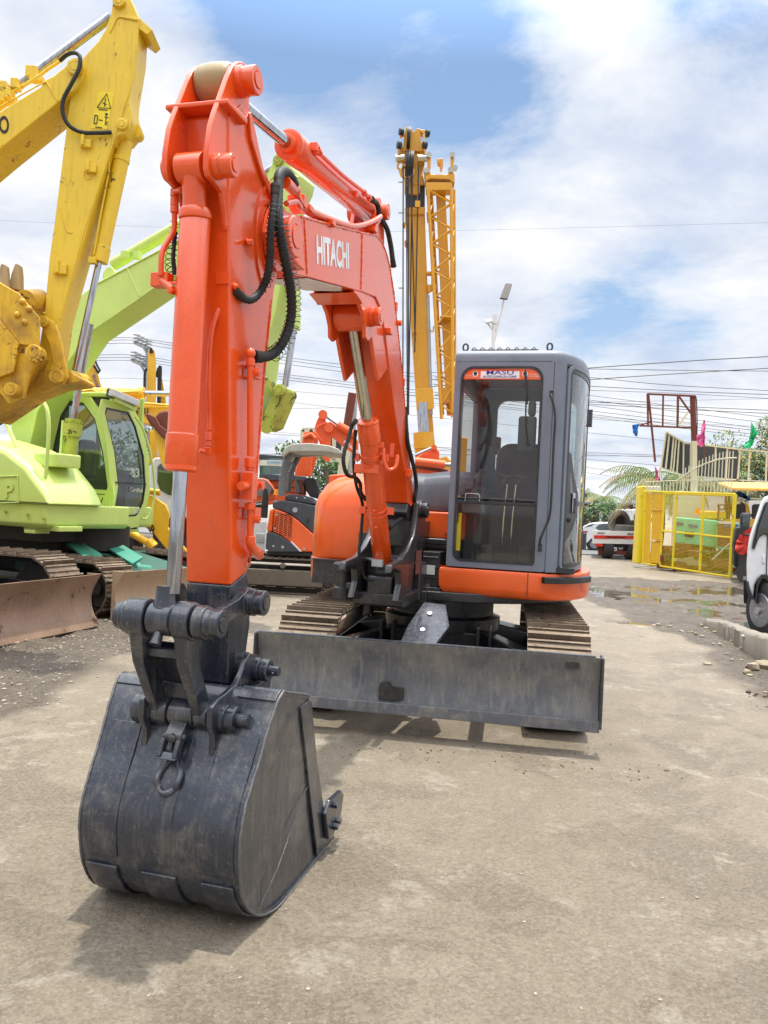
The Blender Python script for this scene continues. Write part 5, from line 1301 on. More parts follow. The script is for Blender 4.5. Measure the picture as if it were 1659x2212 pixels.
a = MB(); a.bb(-1.0, -.6, -.75, -.3, 1.9, 2.08); a.build('tool_box', 'lime', ge, bevel=.02)
a = MB()
for k in range(4): q = s1(G, 103, 1058 + k * 9, -.955); a.box(q, (.02, .16, .022))
a.build('vent_slots', 'int_black', ge)
for k in range(4):
    a = MB(); a.tube(smoothpath([s1(G, *p, -.5 + .07 * k) for p in [(2 - k, 905 + k * 4), (18, 895 + k * 3), (32 + k * 3, 880), (40 + k * 5, 862)]], 5), .02, 8); a.build('hydraulic_hose', 'rubber', ge)
a = MB()
for k in range(3): a.tube(smoothpath([s1(G, *p, -.45) for p in [(104 + k * 6, 1025), (116 + k * 4, 1020 + k * 3), (124 + k * 2, 1030), (126 + k * 2, 1075)]], 5), .016, 8)
a.build('fitting_pipes', 'lime', ge)
# cab
CW0, CS = .24, None
pil = s1(G, 240, 1085, CW0); CSY = pil.y
gc = thing('cab', None, None); gc.parent = ge
M['glass_g'] = glassm('tinted_windscreen', (.22, .28, .27), .06)
def rs(poly, n):
    """resample a closed outline to n points, keeping order"""
    P = [V((x, y, 0)) for x, y in poly]; P.append(P[0]); L = sum((b_ - a_).length for a_, b_ in zip(P, P[1:])); out = []; st_ = L / n; acc = 0; k = 0; d = 0
    for i in range(n):
        tgt = i * st_
        while d + (P[k + 1] - P[k]).length < tgt - 1e-9: d += (P[k + 1] - P[k]).length; k += 1
        l = (P[k + 1] - P[k]).length; out.append(P[k].lerp(P[k + 1], (tgt - d) / l if l else 0))
    return [(p.x, p.y) for p in out]
def ringpx(fr, outer, inn, mode, c, th_, name, mat, parent, bevel=.006):
    """frame cut by a window: outlines given in picture space on a side or front plane"""
    f_ = (lambda p: V(SP(fr, [p], c)[0])) if mode == 's' else (lambda p: V(FPp(fr, [p], c)[0]))
    A = [f_(p) for p in outer]; B_ = [f_(p) for p in inn]
    off = V((th_, 0, 0)) if mode == 's' else V((0, th_, 0))
    n = len(A); a = MB(); vs = A + B_ + [p + off for p in A] + [p + off for p in B_]; fs = []
    for i in range(n):
        j = (i + 1) % n; fs += [(i, j, n + j, n + i), (2 * n + i, 3 * n + i, 3 * n + j, 2 * n + j), (i, 2 * n + i, 2 * n + j, j), (n + i, n + j, 3 * n + j, 3 * n + i)]
    a.add(vs, fs); return a.build(name, mat, parent, bevel=bevel)
so_ = [(70, 868), (128, 850), (195, 858), (222, 900), (236, 980), (246, 1075), (240, 1118), (225, 1142), (130, 1142), (128, 1060), (70, 1060)]
si_ = [(84, 872), (130, 862), (180, 870), (205, 905), (222, 975), (232, 1050), (230, 1058), (200, 1056), (142, 1046), (112, 1035), (84, 1030)]
ringpx(G, so_, si_, 's', CW0, .04, 'side_frame', 'lime', gc)
sj = [(x * .965 + 160 * .035, y * .965 + 965 * .035) for x, y in si_]
ringpx(G, si_, sj, 's', CW0 - .004, .03, 'window_seal', 'black', gc, .003)
a = MB(); f_ = SP(G, sj, CW0 + .01); a.add([V(p) for p in f_], [tuple(range(len(f_)))]); a.build('side_window', 'glass_dark', gc)
fo = [(222, 862), (285, 872), (305, 915), (322, 985), (325, 1060), (316, 1100), (302, 1122), (300, 1138), (240, 1150), (236, 1112), (240, 1060), (230, 960), (216, 885)]
fi = [(230, 880), (278, 890), (293, 920), (311, 985), (315, 1050), (310, 1085), (300, 1108), (294, 1115), (250, 1118), (247, 1106), (256, 1050), (247, 975), (227, 892)]
ringpx(G, fo, fi, 'f', CSY, .04, 'front_frame', 'lime', gc)
fj = [(x * .955 + 272 * .045, y * .965 + 1000 * .035) for x, y in fi]
ringpx(G, fi, fj, 'f', CSY - .004, .03, 'windscreen_seal', 'black', gc, .003)
a = MB(); f_ = FPp(G, fj, CSY + .01); a.add([V(p) for p in f_], [tuple(range(len(f_)))]); a.build('windscreen', 'glass_g', gc)
pr_ = G.front(300, 1000, CSY); CW1 = pr_.x + .12
tz = max(p[2] for p in SP(G, [(128, 850), (195, 858)], CW0)); bz = SP(G, [(225, 1142)], CW0)[0][2]
a = MB(); a.bb(CW0 + .02, CW1, CSY + .25, CSY + 1.75, tz - .06, tz + .02); a.build('roof', 'lime', gc, bevel=.03)
a = MB(); a.bb(CW1 - .04, CW1, CSY + .05, CSY + .12, bz, tz); a.bb(CW1 - .04, CW1, CSY + .9, CSY + 1.0, bz, tz); a.bb(CW1 - .04, CW1, CSY + .1, CSY + 1.7, bz, bz + .8); a.bb(CW0 + .05, CW1, CSY + 1.68, CSY + 1.72, bz, tz - .9); a.bb(CW0, CW1, CSY + .04, CSY + 1.7, bz - .05, bz); a.build('cab_shell', 'lime', gc, bevel=.01)
a = MB(); a.bb(CW0 + .06, CW1 - .05, CSY + 1.60, CSY + 1.66, bz, tz - .1); a.bb(CW1 - .09, CW1 - .05, CSY + .15, CSY + 1.6, bz, bz + .82); a.bb(CW0 + .05, CW1 - .05, CSY + .1, CSY + 1.6, bz, bz + .05); a.bb(CW0 + .06, CW1 - .05, CSY + .3, CSY + 1.6, tz - .1, tz - .07); a.bb(CW1 - .5, CW1 - .1, CSY + .2, CSY + .5, bz, bz + .9); a.build('cab_lining', 'int_black', gc)
a = MB(); a.bb(CW0 + .2, CW1 - .2, CSY + .8, CSY + .95, bz + .75, bz + 1.35); a.bb(CW0 + .2, CW1 - .2, CSY + .45, CSY + .95, bz + .55, bz + .75); a.build('seat', 'int_black', gc, bevel=.05)
a = MB(); a.box(V(FPp(G, [(285, 1075)], CSY + .0)[0]) + V((0, .02, 0)), (.22, .004, .38)); a.build('paper_notice', 'label', gc)
a = MB(); f_ = FPp(G, [(250, 1042), (315, 1046)], CSY - .01); a.beam(f_[0], f_[1], .02, .02); a.build('windscreen_bar', 'black', gc)
a = MB(); f_ = FPp(G, [(232, 856), (290, 880)], CSY - .08); a.beam(V(f_[0]) + V((0, -.05, .06)), V(f_[1]) + V((0, -.05, .06)), .10, .10); lb = a.build('light_bar', 'lampglass', gc, bevel=.01)
a = MB(); a.beam(V(f_[0]) + V((0, -.0, .06)), V(f_[1]) + V((0, -.0, .06)), .06, .125); a.build('lamp_housing', 'black', lb, bevel=.01); a = MB(); a.beam(V(f_[0]) + V((0.1, .0, -.03)), V(f_[1]) + V((0, .0, -.03)), .10, .05); a.build('lamp_bracket', 'lime', lb)
a = MB(); f_ = FPp(G, [(292, 900), (308, 925), (325, 980), (334, 1050), (330, 1090), (318, 1118), (306, 1120)], CSY - .12); a.tube(smoothpath(f_, 5), .017, 8); a.build('mirror_bar', 'lime', gc)
a = MB(); text_fit(a, '53', *[V(p) + V((0, -.012, 0)) for p in FPp(G, [(283, 1030), (299, 1030), (283, 1012)], CSY)], 0, .002); text_fit(a, 'Certified', *[V(p) + V((0, -.012, 0)) for p in FPp(G, [(280, 1062), (306, 1064), (280, 1052)], CSY)], 0, .002); text_fit(a, 'TK-324', *[V(p) + V((0, -.012, 0)) for p in FPp(G, [(281, 1110), (301, 1108), (282, 1098)], CSY)], 0, .002); a.build('chalk_writing', 'label', gc)
a = MB(); a.box(s1(G, 202, 1137, CW0 - .006), (.004, .34, .10)); a.build('door_label', 'label', gc)
a = MB(); a.tube(smoothpath([s1(G, *p, CW0 - .003) for p in [(134, 1058), (137, 1085), (146, 1112), (165, 1124), (200, 1124), (208, 1110), (222, 1075)]], 4), .007, 4); a.tube([s1(G, *p, CW0 - .003) for p in [(128, 1062), (226, 1068)]], .006, 4); a.build('door_gap', 'int_black', gc)
a = MB(); a.box(s1(G, 204, 1078, CW0 - .02), (.04, .05, .14)); a.build('door_handle', 'int_black', gc, bevel=.01)
a = MB()
for p in ((12, 1105), (60, 1112), (95, 1120)): q = s1(G, *p, -1.24); a.cyl(q, q - V((.02, 0, 0)), .022, n=8)
a.build('house_bolt', 'lime_worn', ge)
a = MB(); a.tube([V((-1.262, s_, z_)) for s_, z_ in ((-.05, 1.42), (-.05, 2.0))], .008, 4); a.tube([V((-1.262, s_, 1.415)) for s_ in (-.9, 1.9)], .008, 4); a.build('panel_gap', 'int_black', ge)
# dark green crawler base
G2 = Frame((-4.43, 11.5, GZ), 63); GX = G.mi @ G2.m
for w0, w1 in ((-1.25, -.75), (.75, 1.25)): make_track(ge, GX, w0, w1, .355, 1.45, .355, 46, th=.04, grs=.03)
a = MB(GX); a.lathe((0, 0, .75), (0, 0, 1.1), [(0, .62), (.35, .62)], 28); a.bb(-1.05, .1, -.35, 1.6, .88, 1.06); a.bb(-.75, .75, -.2, 1.4, .3, .9); a.build('swing_bearing', 'chain', ge)
a = MB(GX); a.bb(-.8, .8, -.5, .5, .38, .72); a.loft([[(-.5, -.4, .35), (.5, -.4, .35), (.5, -.4, .75), (-.5, -.4, .75)], [(-.75, -1.9, .25), (.75, -1.9, .25), (.75, -1.9, .45), (-.75, -1.9, .45)]]); a.build('carbody', 'dkteal', ge, bevel=.02)
dbg = dozer(ge, GX, -1.27, 1.25, -1.98, .60, 'dusty_blade')
def gw(x, y, Y): return G.mi @ at(x, y, Y)
for pts in ([(123, 1160, 11.2), (150, 1155, 11.3), (218, 1195, 10.5), (240, 1232, 10.0), (205, 1222, 10.0), (160, 1185, 10.6)], [(197, 1156, 11.6), (233, 1156, 11.7), (309, 1203, 11.0), (285, 1217, 10.7), (228, 1180, 11.2)]):
    P = [gw(*p) for p in pts]; n = len(P); a = MB(); a.add(P + [p - V((0, 0, .03)) for p in P], [tuple(range(n)), tuple(range(n, 2 * n))] + [(i, (i + 1) % n, n + (i + 1) % n, n + i) for i in range(n)]); a.build('cylinder_guard', 'teal', ge, bevel=.006)
a = MB()
for k in range(3): a.tube(smoothpath([gw(*p) for p in [(205 + k * 5, 1200, 11.0), (230, 1203 + k * 4, 10.8), (255, 1208 + k * 4, 10.6), (275 + k * 4, 1222, 10.4)]], 4), .022, 8)
a.build('blade_hoses', 'rubber', ge)
a = MB(); a.cyl(gw(290, 1228, 10.7), gw(322, 1232, 10.9), .07); a.cyl(gw(300, 1229, 10.75), gw(292, 1205, 11.2), .05); a.build('blade_cylinder', 'teal', ge)
# black rag lying on the track
rg_ = random.Random(3); a = MB()
for k in range(150):
    p = at(142 + rg_.gauss(0, 9), 1214 + rg_.gauss(0, 4), 10.05 + rg_.uniform(-.1, .1)); d = V((rg_.uniform(-1, 1), rg_.uniform(-1, 1), rg_.uniform(-.8, .5))) * .11; s_ = d.cross(V((0, 0, 1))).normalized() * .012
    a.add([p, p + s_, p + d + s_, p + d + V((0, 0, -.03))], [(0, 1, 2, 3)])
tag(a.build('rag', 'rubber'), 'frayed black rag lying over the front of the green excavator track', 'rag')
# =================================================================== machines behind
def VP(Y): return Frame((0, Y, 0), 0)      # a plane facing the street, lateral x, depth fixed
def fpoly(Y, pts, d, name, mat, parent, bevel=.01):
    """outline on the upright plane at depth Y, extruded away by d"""
    P = [at(x, y, Y) for x, y in pts]; c = sum(P, V((0, 0, 0))) / len(P); a = MB(parent_inv(parent)); a.prism(P, (c.x / c.y * d * .9, d, 0)); return a.build(name, mat, parent, bevel=bevel)
def parent_inv(p):
    m = Matrix.Identity(4); q = p
    while q is not None: m = Matrix.Translation(q.location) @ Matrix.Rotation(q.rotation_euler.z, 4, 'Z') @ m; q = q.parent
    return m.inverted()
def W(x, y, Y): return at(x, y, Y)

# ---- yellow excavator with its boom level (letters ATSU showing)
ko = thing('tracked_excavator', 'yellow excavator with level boom and upright arm behind the lime green cab', 'excavator', (-7.5, 20.5, GZ))
fpoly(17.5, [(150, 905), (185, 880), (300, 872), (370, 873), (520, 890), (520, 935), (470, 930), (355, 926), (285, 905), (210, 905), (160, 935)], .5, 'boom', 'yellow_far', ko)
a = MB(parent_inv(ko)); text_fit(a, 'KOMATSU', W(262, 897, 17.47), W(320, 896, 17.47), W(262, 880, 17.47), .02, .01); a.build('lettering', 'black_decal', ko)
a = MB(parent_inv(ko)); a.cyl(W(183, 848, 17.7), W(305, 851, 17.7), .12); a.cyl(W(300, 851, 17.7), W(312, 851, 17.7), .16); cy = a.build('arm_cylinder', 'yellow_far', ko)
a = MB(parent_inv(ko)); a.cyl(W(312, 850, 17.7), W(420, 851, 17.7), .065); a.build('rod', 'chrome', cy)
a = MB(parent_inv(ko)); a.tube([W(x, y, 17.4) for x, y in [(172, 846), (200, 842), (215, 850), (300, 846)]], .03, 6); a.tube([W(x, y, 17.4) for x, y in [(255, 872), (300, 878), (370, 880)]], .03, 6); a.tube([W(x, y, 17.4) for x, y in [(210, 866), (300, 870), (370, 876)]], .025, 6); a.build('hydraulic_line', 'yellow_far', ko)
# second yellow machine: the upright arm
kb = thing('tracked_excavator', 'yellow excavator whose upright arm stands beside the orange cylinder', 'excavator', (-5.6, 23.5, GZ))
fpoly(21.5, [(320, 758), (322, 754), (330, 754), (334, 758), (337, 778), (336, 860), (334, 872), (318, 872), (317, 852), (319, 800)], .45, 'arm', 'yellow_far', kb)
fpoly(21.45, [(323, 752), (328, 751), (331, 758), (330, 762), (323, 762)], .5, 'arm_pin', 'chain', kb)
a = MB(parent_inv(kb)); a.tube(smoothpath([W(x, y, 21.3) for x, y in [(318, 797), (313, 805), (312, 850), (310, 862)]], 4), .035, 6)
for k in range(3): a.tube(smoothpath([W(x, y, 21.6) for x, y in [(338 + k, 815), (341 + k * 2, 800 - k * 4), (343 + k * 2, 802), (342 + k, 872)]], 4), .04, 6)
a.build('hydraulic_hose', 'rubber', kb)
fpoly(21.8, [(341, 815), (347, 800), (359, 868), (357, 880), (340, 872)], .4, 'boom', 'yellow_far', kb)
fpoly(19.5, [(322, 930), (358, 930), (358, 1000), (322, 1000)], .5, 'post', 'yellow_far', kb)
a = MB(parent_inv(kb)); a.cyl(W(318, 960, 19.2), W(318, 935, 19.2), .06); a.cyl(W(345, 930, 19.2), W(345, 985, 19.2), .07); a.build('cylinder', 'chrome', kb)
# third: leaning arm at the left
kc = thing('tracked_excavator', 'yellow excavator with a leaning boom and a blue knotted rag, furthest left behind the bucket', 'excavator', (-10, 25, GZ))
fpoly(22, [(178, 780), (190, 770), (200, 768), (222, 845), (180, 850), (160, 850)], .45, 'boom', 'yellow_far', kc)
a = MB(parent_inv(kc)); text_fit(a, 'KOM', W(199, 812, 21.95), W(211, 846, 21.95), W(205, 809, 21.95), .02, .01); a.build('lettering', 'navy', kc)
a = MB(parent_inv(kc)); a.tube([W(x, y, 21.9) for x, y in [(199, 762), (210, 790), (216, 800), (213, 806), (203, 790)]], .035, 6); a.build('hydraulic_hose', 'rubber', kc)
a = MB(); rg2 = random.Random(5)
for k in range(40):
    p = at(193 + rg2.gauss(0, 2.2), 756 + rg2.gauss(0, 8), 21.8); d = V((rg2.uniform(-1, 1), rg2.uniform(-.3, .3), rg2.uniform(-1.6, .6))) * .14; s_ = V((.06, 0, .03)); a.add([p, p + s_, p + d + s_, p + d], [(0, 1, 2, 3)])
tag(a.build('rag', 'blue_cloth'), 'blue rag knotted round the tip of the leaning yellow boom', 'rag')
# rusty bucket of the next machine
rb = thing('digger_bucket', 'rusty toothed digger bucket hanging in front of the yellow letters', 'bucket', tuple(at(350, 900, 15.5)))
fpoly(15.5, [(336, 900), (342, 890), (356, 886), (372, 888), (380, 900), (376, 940), (356, 935), (345, 922), (338, 914)], .9, 'shell', 'rust', rb, .05)
fpoly(15.4, [(312, 892), (324, 894), (338, 902), (346, 918), (362, 930), (368, 950), (350, 944), (330, 920), (322, 910)], .9, 'lip', 'rust', rb, .03)
# wheel loader
wl = thing('wheel_loader', 'yellow compact wheel loader with letters MAR on its lift arm', 'loader', (-5.6, 16.5, GZ))
fpoly(14.6, [(285, 1090), (312, 1066), (330, 1072), (358, 1090), (366, 1110), (363, 1140), (404, 1190), (404, 1212), (370, 1200), (330, 1150), (300, 1130), (290, 1110)], .5, 'lift_arm', 'yellow_far', wl, .02)
a = MB(parent_inv(wl)); text_fit(a, 'YANMAR', W(268, 1092, 14.55), W(333, 1158, 14.55), W(273, 1076, 14.55), .03, .01); a.build('lettering', 'black_decal', wl)
a = MB(parent_inv(wl)); a.cyl(W(268, 1142, 14.5), W(326, 1176, 14.5), .07); a.cyl(W(320, 1168, 14.5), W(332, 1182, 14.5), .10); a.cyl(W(300, 1062, 14.6), W(346, 1068, 14.6), .03); a.cyl(W(312, 1058, 14.55), W(345, 1062, 14.55), .04); a.build('lift_cylinder', 'yellow_far', wl)
fpoly(15.2, [(130, 1150), (180, 1150), (178, 1185), (130, 1185)], .8, 'chassis', 'yellow_far', wl); fpoly(15.6, [(330, 920), (376, 905), (404, 900), (404, 1010), (352, 1010), (342, 980)], .5, 'mast', 'yellow_far', wl, .02)
a = MB(parent_inv(wl)); c = W(247, 1192, 14.9); a.lathe(c + V((0, -.2, 0)), c + V((0, .2, 0)), [(0, .28), (0, .46), (.05, .53), (.35, .53), (.4, .46), (.4, .28)], 30)
for k in range(24): 
    an = k * PI / 12; a.box(c + V((math.cos(an) * .54, -.1, math.sin(an) * .54)), (.05, .22, .05), Matrix.Rotation(-an, 3, 'Y'))
a.build('wheel', 'tyre', wl)
a = MB(parent_inv(wl)); a.cyl(c + V((0, -.21, 0)), c + V((0, -.1, 0)), .26); a.build('rim', 'yellow_far', wl)
# white lorry behind the green cab
wt = thing('lorry', 'white lorry cab seen between the green mirror bar and the orange arm', 'truck', (-5.2, 17.5, GZ))
fpoly(16.3, [(318, 1120), (322, 1010), (332, 988), (412, 986), (412, 1120)], 1.6, 'cab_body', 'white', wt, .06)
fpoly(16.25, [(339, 1040), (340, 1008), (346, 1001), (400, 1002), (400, 1075), (362, 1068), (345, 1058)], .04, 'side_window', 'glass_dark', wt, .02)
a = MB(parent_inv(wt)); a.cyl(W(345, 1210, 16.3), W(345, 1210, 16.6), .42, n=24); a.cyl(W(405, 1210, 16.3), W(405, 1210, 16.6), .42, n=24); a.build('wheel', 'tyre', wt)
fpoly(16.6, [(330, 1120), (412, 1120), (412, 1180), (330, 1180)], 1.4, 'chassis', 'chain', wt)

# ---- compact excavator with the beige canopy
N = Frame((-1.75, 14.1, GZ), 90)      # nose to the right
ne = fthing('compact_excavator', 'compact orange and charcoal excavator under a beige canopy left of the blade', 'excavator', N)
def npoly(Y, pts, d, name, mat, parent=ne, bevel=.01):
    P = [N.mi @ at(x, y, Y) for x, y in pts]; dd = N.mi.to_3x3() @ V((0, d, 0)); a = MB(); a.prism(P, dd); return a.build(name, mat, parent, bevel=bevel)
nd_ = 13.4
z4 = lambda x, y: (542 + x * .1875, 857.2 + y * .1875)   # survey grid of this machine
Z = lambda pts: [z4(x, y) for x, y in pts]
npoly(nd_, Z([(245, 1210), (300, 1195), (420, 1195), (560, 1215), (700, 1245), (900, 1270), (900, 1640), (740, 1600), (640, 1510), (540, 1420), (440, 1350), (300, 1295), (250, 1290)]), .9, 'hood', 'grey_dark', ne, .03)
npoly(nd_ - .01, Z([(250, 1555), (268, 1300), (300, 1297), (440, 1352), (540, 1422), (640, 1512), (740, 1602), (900, 1650), (900, 1790), (580, 1785), (470, 1690), (350, 1600)]), .9, 'side_panel', 'orange2', ne, .02)
npoly(nd_ - .02, Z([(180, 1560), (215, 1292), (262, 1296), (245, 1560)]), .8, 'counterweight', 'orange2', ne, .05)
npoly(nd_ - .03, Z([(165, 1750), (180, 1560), (250, 1562), (350, 1605), (470, 1695), (580, 1788), (230, 1790)]), .9, 'lower_panel', 'grey_dark', ne, .02)
npoly(nd_ + .02, Z([(170, 1780), (900, 1795), (900, 1850), (200, 1820)]), .9, 'floor', 'int_black', ne)
npoly(nd_ - .04, Z([(455, 1672), (470, 1664), (588, 1782), (560, 1782)]), .02, 'white_stripe', 'white_decal', ne, .002)
# grille
a = MB(); 
for k in range(11):
    p0 = z4(300 - k * 2.5, 1335 + k * 19); p1 = z4(468 - k * .5, 1385 + k * 24); a.tube([N.mi @ at(*p0, nd_ - .03), N.mi @ at((p0[0] + p1[0]) / 2, (p0[1] + p1[1]) / 2 - 2, nd_ - .03), N.mi @ at(*p1, nd_ - .03)], .009, 4)
for x_ in (330, 380, 430): a.tube([N.mi @ at(*z4(x_, 1340 + (x_ - 300) * .3), nd_ - .035), N.mi @ at(*z4(x_ - 12, 1560 + (x_ - 300) * .45), nd_ - .035)], .009, 4)
a.build('grille', 'orange2', ne)
npoly(nd_ - .025, Z([(296, 1330), (440, 1350), (475, 1390), (462, 1630), (262, 1530), (272, 1470)]), .02, 'grille_recess', 'int_black', ne, .002)
npoly(nd_ - .02, Z([(640, 1410), (655, 1398), (668, 1410), (666, 1462), (652, 1474), (640, 1462)]), .02, 'handle_recess', 'int_black', ne, .002)
a = MB()
for x_, y_, r_ in ((508, 1303, .045), (258, 1720, .02), (365, 1732, .025), (612, 1752, .025), (527, 1163, .015), (620, 1165, .015), (298, 1357, .02), (278, 1515, .02)): q = at(*z4(x_, y_), nd_ - .04); a.cyl(N.mi @ q, N.mi @ (q + V((0, .05, 0))), r_, n=12)
a.build('lock', 'steel', ne)
npoly(nd_ + .1, Z([(385, 1195), (400, 1130), (460, 1120), (580, 1130), (680, 1160), (780, 1240), (700, 1245)]), .7, 'seat_base', 'grey_dark', ne, .03)
npoly(nd_ + .25, Z([(495, 960), (530, 945), (560, 1000), (590, 1100), (560, 1125), (510, 1110)]), .45, 'seat_back', 'canopy_dark', ne, .03)
npoly(nd_ + .22, Z([(530, 945), (570, 960), (610, 1040), (605, 1130), (570, 1120), (555, 1010)]), .45, 'seat_cushion', 'rust', ne, .03)
npoly(nd_ + .3, Z([(600, 960), (650, 930), (740, 940), (790, 1080), (780, 1180), (680, 1150), (620, 1060)]), .3, 'console', 'int_black', ne, .03)
a = MB()
for (x0, y0), (x1, y1), r_, dY in (((355, 1140), (365, 900), .062, 0), ((365, 900), (430, 660), .062, 0), ((430, 1095), (450, 880), .05, .75), ((450, 880), (560, 670), .05, .75)):
    a.cyl(N.mi @ at(*z4(x0, y0), nd_ + dY), N.mi @ at(*z4(x1, y1), nd_ + dY), r_, n=12)
a.cyl(N.mi @ at(*z4(430, 665), nd_), N.mi @ at(*z4(560, 665), nd_ + .75), .05); a.cyl(N.mi @ at(*z4(560, 665), nd_ + .75), N.mi @ at(*z4(850, 650), nd_ + .75), .045); a.build('canopy_post', 'canopy_dark', ne)
top = Z([(355, 680), (360, 650), (395, 590), (440, 555), (480, 540), (700, 535), (900, 560), (1010, 600), (1050, 645), (1040, 662), (850, 630), (600, 630), (440, 635), (400, 660), (370, 700)])
npoly(nd_ - .25, top, 1.35, 'canopy', 'canopy', ne, .05)
a = MB(); q = at(*z4(305, 1130), nd_ + .1); a.cyl(N.mi @ q, N.mi @ (q + V((0, 0, .10))), .07, .05); a.build('beacon', 'amber', ne)
for nm, w0, w1 in (('a', .42, .78), ('b', -.78, -.42)): pass
NX = Matrix.Identity(4)
for w0, w1 in ((-.80, -.45), (.45, .80)): make_track(ne, None, w0 + .0, w1, .31, .98, .31, 44, th=.03, grs=.015, mat='track_far')
a = MB(); a.bb(-.83, -.78, -.75, .95, .14, .42); a.cyl((-.86, -.05, .49), (-.78, -.05, .49), .05); a.build('track_guard', 'track_far', ne, bevel=.02)
# second, with the dark canopy
n2 = copy_tree(ne); n2.location = (-.35, 18.6, GZ); tag(n2, 'compact excavator under a dark grey canopy behind the beige one', 'excavator')
for c in list(n2.children_recursive):
    if c.name.startswith(('grille', 'handle', 'white_stripe', 'lock')): bpy.data.objects.remove(c); continue
for c in n2.children:
    if c.name.startswith('canopy') and not c.name.startswith('canopy_post'): c.data = c.data.copy(); c.data.materials[0] = M['canopy_dark']
# ---- charcoal cab excavator behind, with the dealer banner
gx = thing('tracked_excavator', 'charcoal cabbed excavator with orange rear body and dealer banner behind the beige canopy', 'excavator', (-3.0, 20, GZ))
fpoly(18, Z([(100, 900), (95, 660), (370, 680), (500, 720), (500, 905), (370, 905), (360, 700), (105, 700), (108, 900)]), .1, 'cab_frame', 'grey_dark', gx)
fpoly(18, Z([(95, 890), (500, 905), (640, 920), (640, 960), (95, 960)]), .8, 'cab_base', 'grey_dark', gx)
fpoly(18.1, Z([(105, 700), (360, 700), (360, 895), (105, 895)]), .02, 'rear_window', 'glass_dark', gx, 0)
fpoly(17.95, Z([(103, 728), (355, 728), (355, 800), (103, 790)]), .02, 'banner', 'label', gx, 0)
a = MB(parent_inv(gx)); text_fit(a, 'MASU AUTO SURPLUS CORP', W(*z4(190, 760), 17.93), W(*z4(345, 764), 17.93), W(*z4(190, 740), 17.93), .02, .01); a.build('lettering', 'skyblue', gx)
fpoly(18.3, Z([(170, 960), (640, 950), (640, 1150), (170, 1250)]), 1.5, 'rear_body', 'orange_far', gx, .05)
a = MB(parent_inv(gx)); text_fit(a, 'HITACHI', W(*z4(180, 1110), 18.27), W(*z4(620, 1110), 18.27), W(*z4(180, 1040), 18.27), .0, .01); a.build('rear_lettering', 'black_decal', gx)
# ---- white lorry facing the camera, with windscreen and mirror
lw = thing('lorry', 'white lorry with blue tinted windscreen between the orange arm and the compact excavator', 'truck', (-2.9, 15.6, GZ))
fpoly(14.8, Z([(20, 1420), (180, 1420), (160, 1800), (20, 1830)]), 1.2, 'front', 'white', lw, .05)
fpoly(14.85, Z([(20, 940), (130, 935), (200, 955), (250, 1020), (300, 1110), (290, 1190), (20, 1240)]), 1.0, 'cab_body', 'orange_far', lw, .04)
fpoly(14.8, Z([(40, 950), (150, 945), (230, 1020), (290, 1110), (200, 1130), (40, 1150)]), .03, 'windscreen', 'glass_rain', lw, 0)
fpoly(14.78, Z([(55, 1565), (160, 1575), (160, 1690), (60, 1680)]), .05, 'headlight', 'lampglass', lw, .02)
fpoly(14.9, Z([(50, 1240), (200, 1230), (190, 1400), (60, 1390)]), .5, 'grille', 'int_black', lw, .02)
fpoly(14.3, Z([(135, 1100), (160, 1030), (195, 1060), (205, 1180), (195, 1280), (120, 1275)]), .08, 'mirror', 'int_black', lw, .03)
a = MB(parent_inv(lw)); a.tube([W(*z4(60, 1222), 14.4), W(*z4(170, 1215), 14.35)], .02, 6); a.build('mirror_arm', 'int_black', lw)
# ---- distant orange diggers
dx = thing('tracked_excavator', 'distant orange excavator with white letters along its raised boom', 'excavator', (2.4, 27, GZ))
fpoly(24, Z([(735, 350), (760, 270), (800, 200), (845, 175), (870, 185), (878, 225), (860, 240), (862, 290), (920, 290), (1010, 350), (1200, 470), (1240, 520), (1240, 650), (1180, 650), (1060, 560), (930, 450), (920, 560), (910, 740), (870, 740), (820, 700), (790, 520), (740, 420)]), .4, 'boom', 'orange_far', dx, .02)
a = MB(parent_inv(dx)); text_fit(a, 'HITACHI', W(*z4(1065, 532), 23.95), W(*z4(1225, 655), 23.95), W(*z4(1082, 498), 23.95), .03, .01); a.build('lettering', 'white_decal', dx)
a = MB(parent_inv(dx)); a.cyl(W(*z4(870, 225), 23.9), W(*z4(1000, 320), 23.9), .05); a.build('rod', 'chrome', dx); a = MB(parent_inv(dx)); a.cyl(W(*z4(1000, 320), 23.9), W(*z4(1200, 440), 23.9), .12); a.build('arm_cylinder', 'orange_far', dx)
a = MB(parent_inv(dx)); a.tube(smoothpath([W(*z4(x, y), 23.9) for x, y in [(820, 510), (760, 430), (750, 370), (800, 325), (870, 305), (920, 300)]], 4), .03, 6)
for x_, y_ in ((830, 205), (898, 360)): q = W(*z4(x_, y_), 23.9); a.cyl(q, q + V((0, -.06, 0)), .14)
a.build('hose_and_pin', 'orange_far', dx)
fpoly(25, Z([(900, 900), (1260, 880), (1260, 1100), (900, 1100)]), 2, 'body', 'orange_far', dx, .05)
dz_ = thing('tracked_excavator', 'distant orange excavator boom seen end on, covered in parallel hydraulic pipes', 'excavator', (-2.6, 24, GZ))
fpoly(22, Z([(520, 910), (570, 560), (640, 400), (740, 390), (780, 460), (760, 700), (700, 910)]), .4, 'boom', 'orange_far', dz_, .03)
a = MB(parent_inv(dz_))
for k in range(6): a.tube([W(*z4(520 + k * 32, 905), 21.9), W(*z4(575 + k * 25, 680), 21.85), W(*z4(632 + k * 18, 410), 21.9)], .05, 6)
a.tube([W(*z4(x, y), 21.8) for x, y in [(600, 470), (690, 430), (740, 480)]], .06, 6); a.build('hydraulic_pipe', 'orange_far', dz_)
fpoly(21.9, Z([(660, 410), (690, 370), (705, 370), (720, 410)]), .2, 'pin_block', 'int_black', dz_)
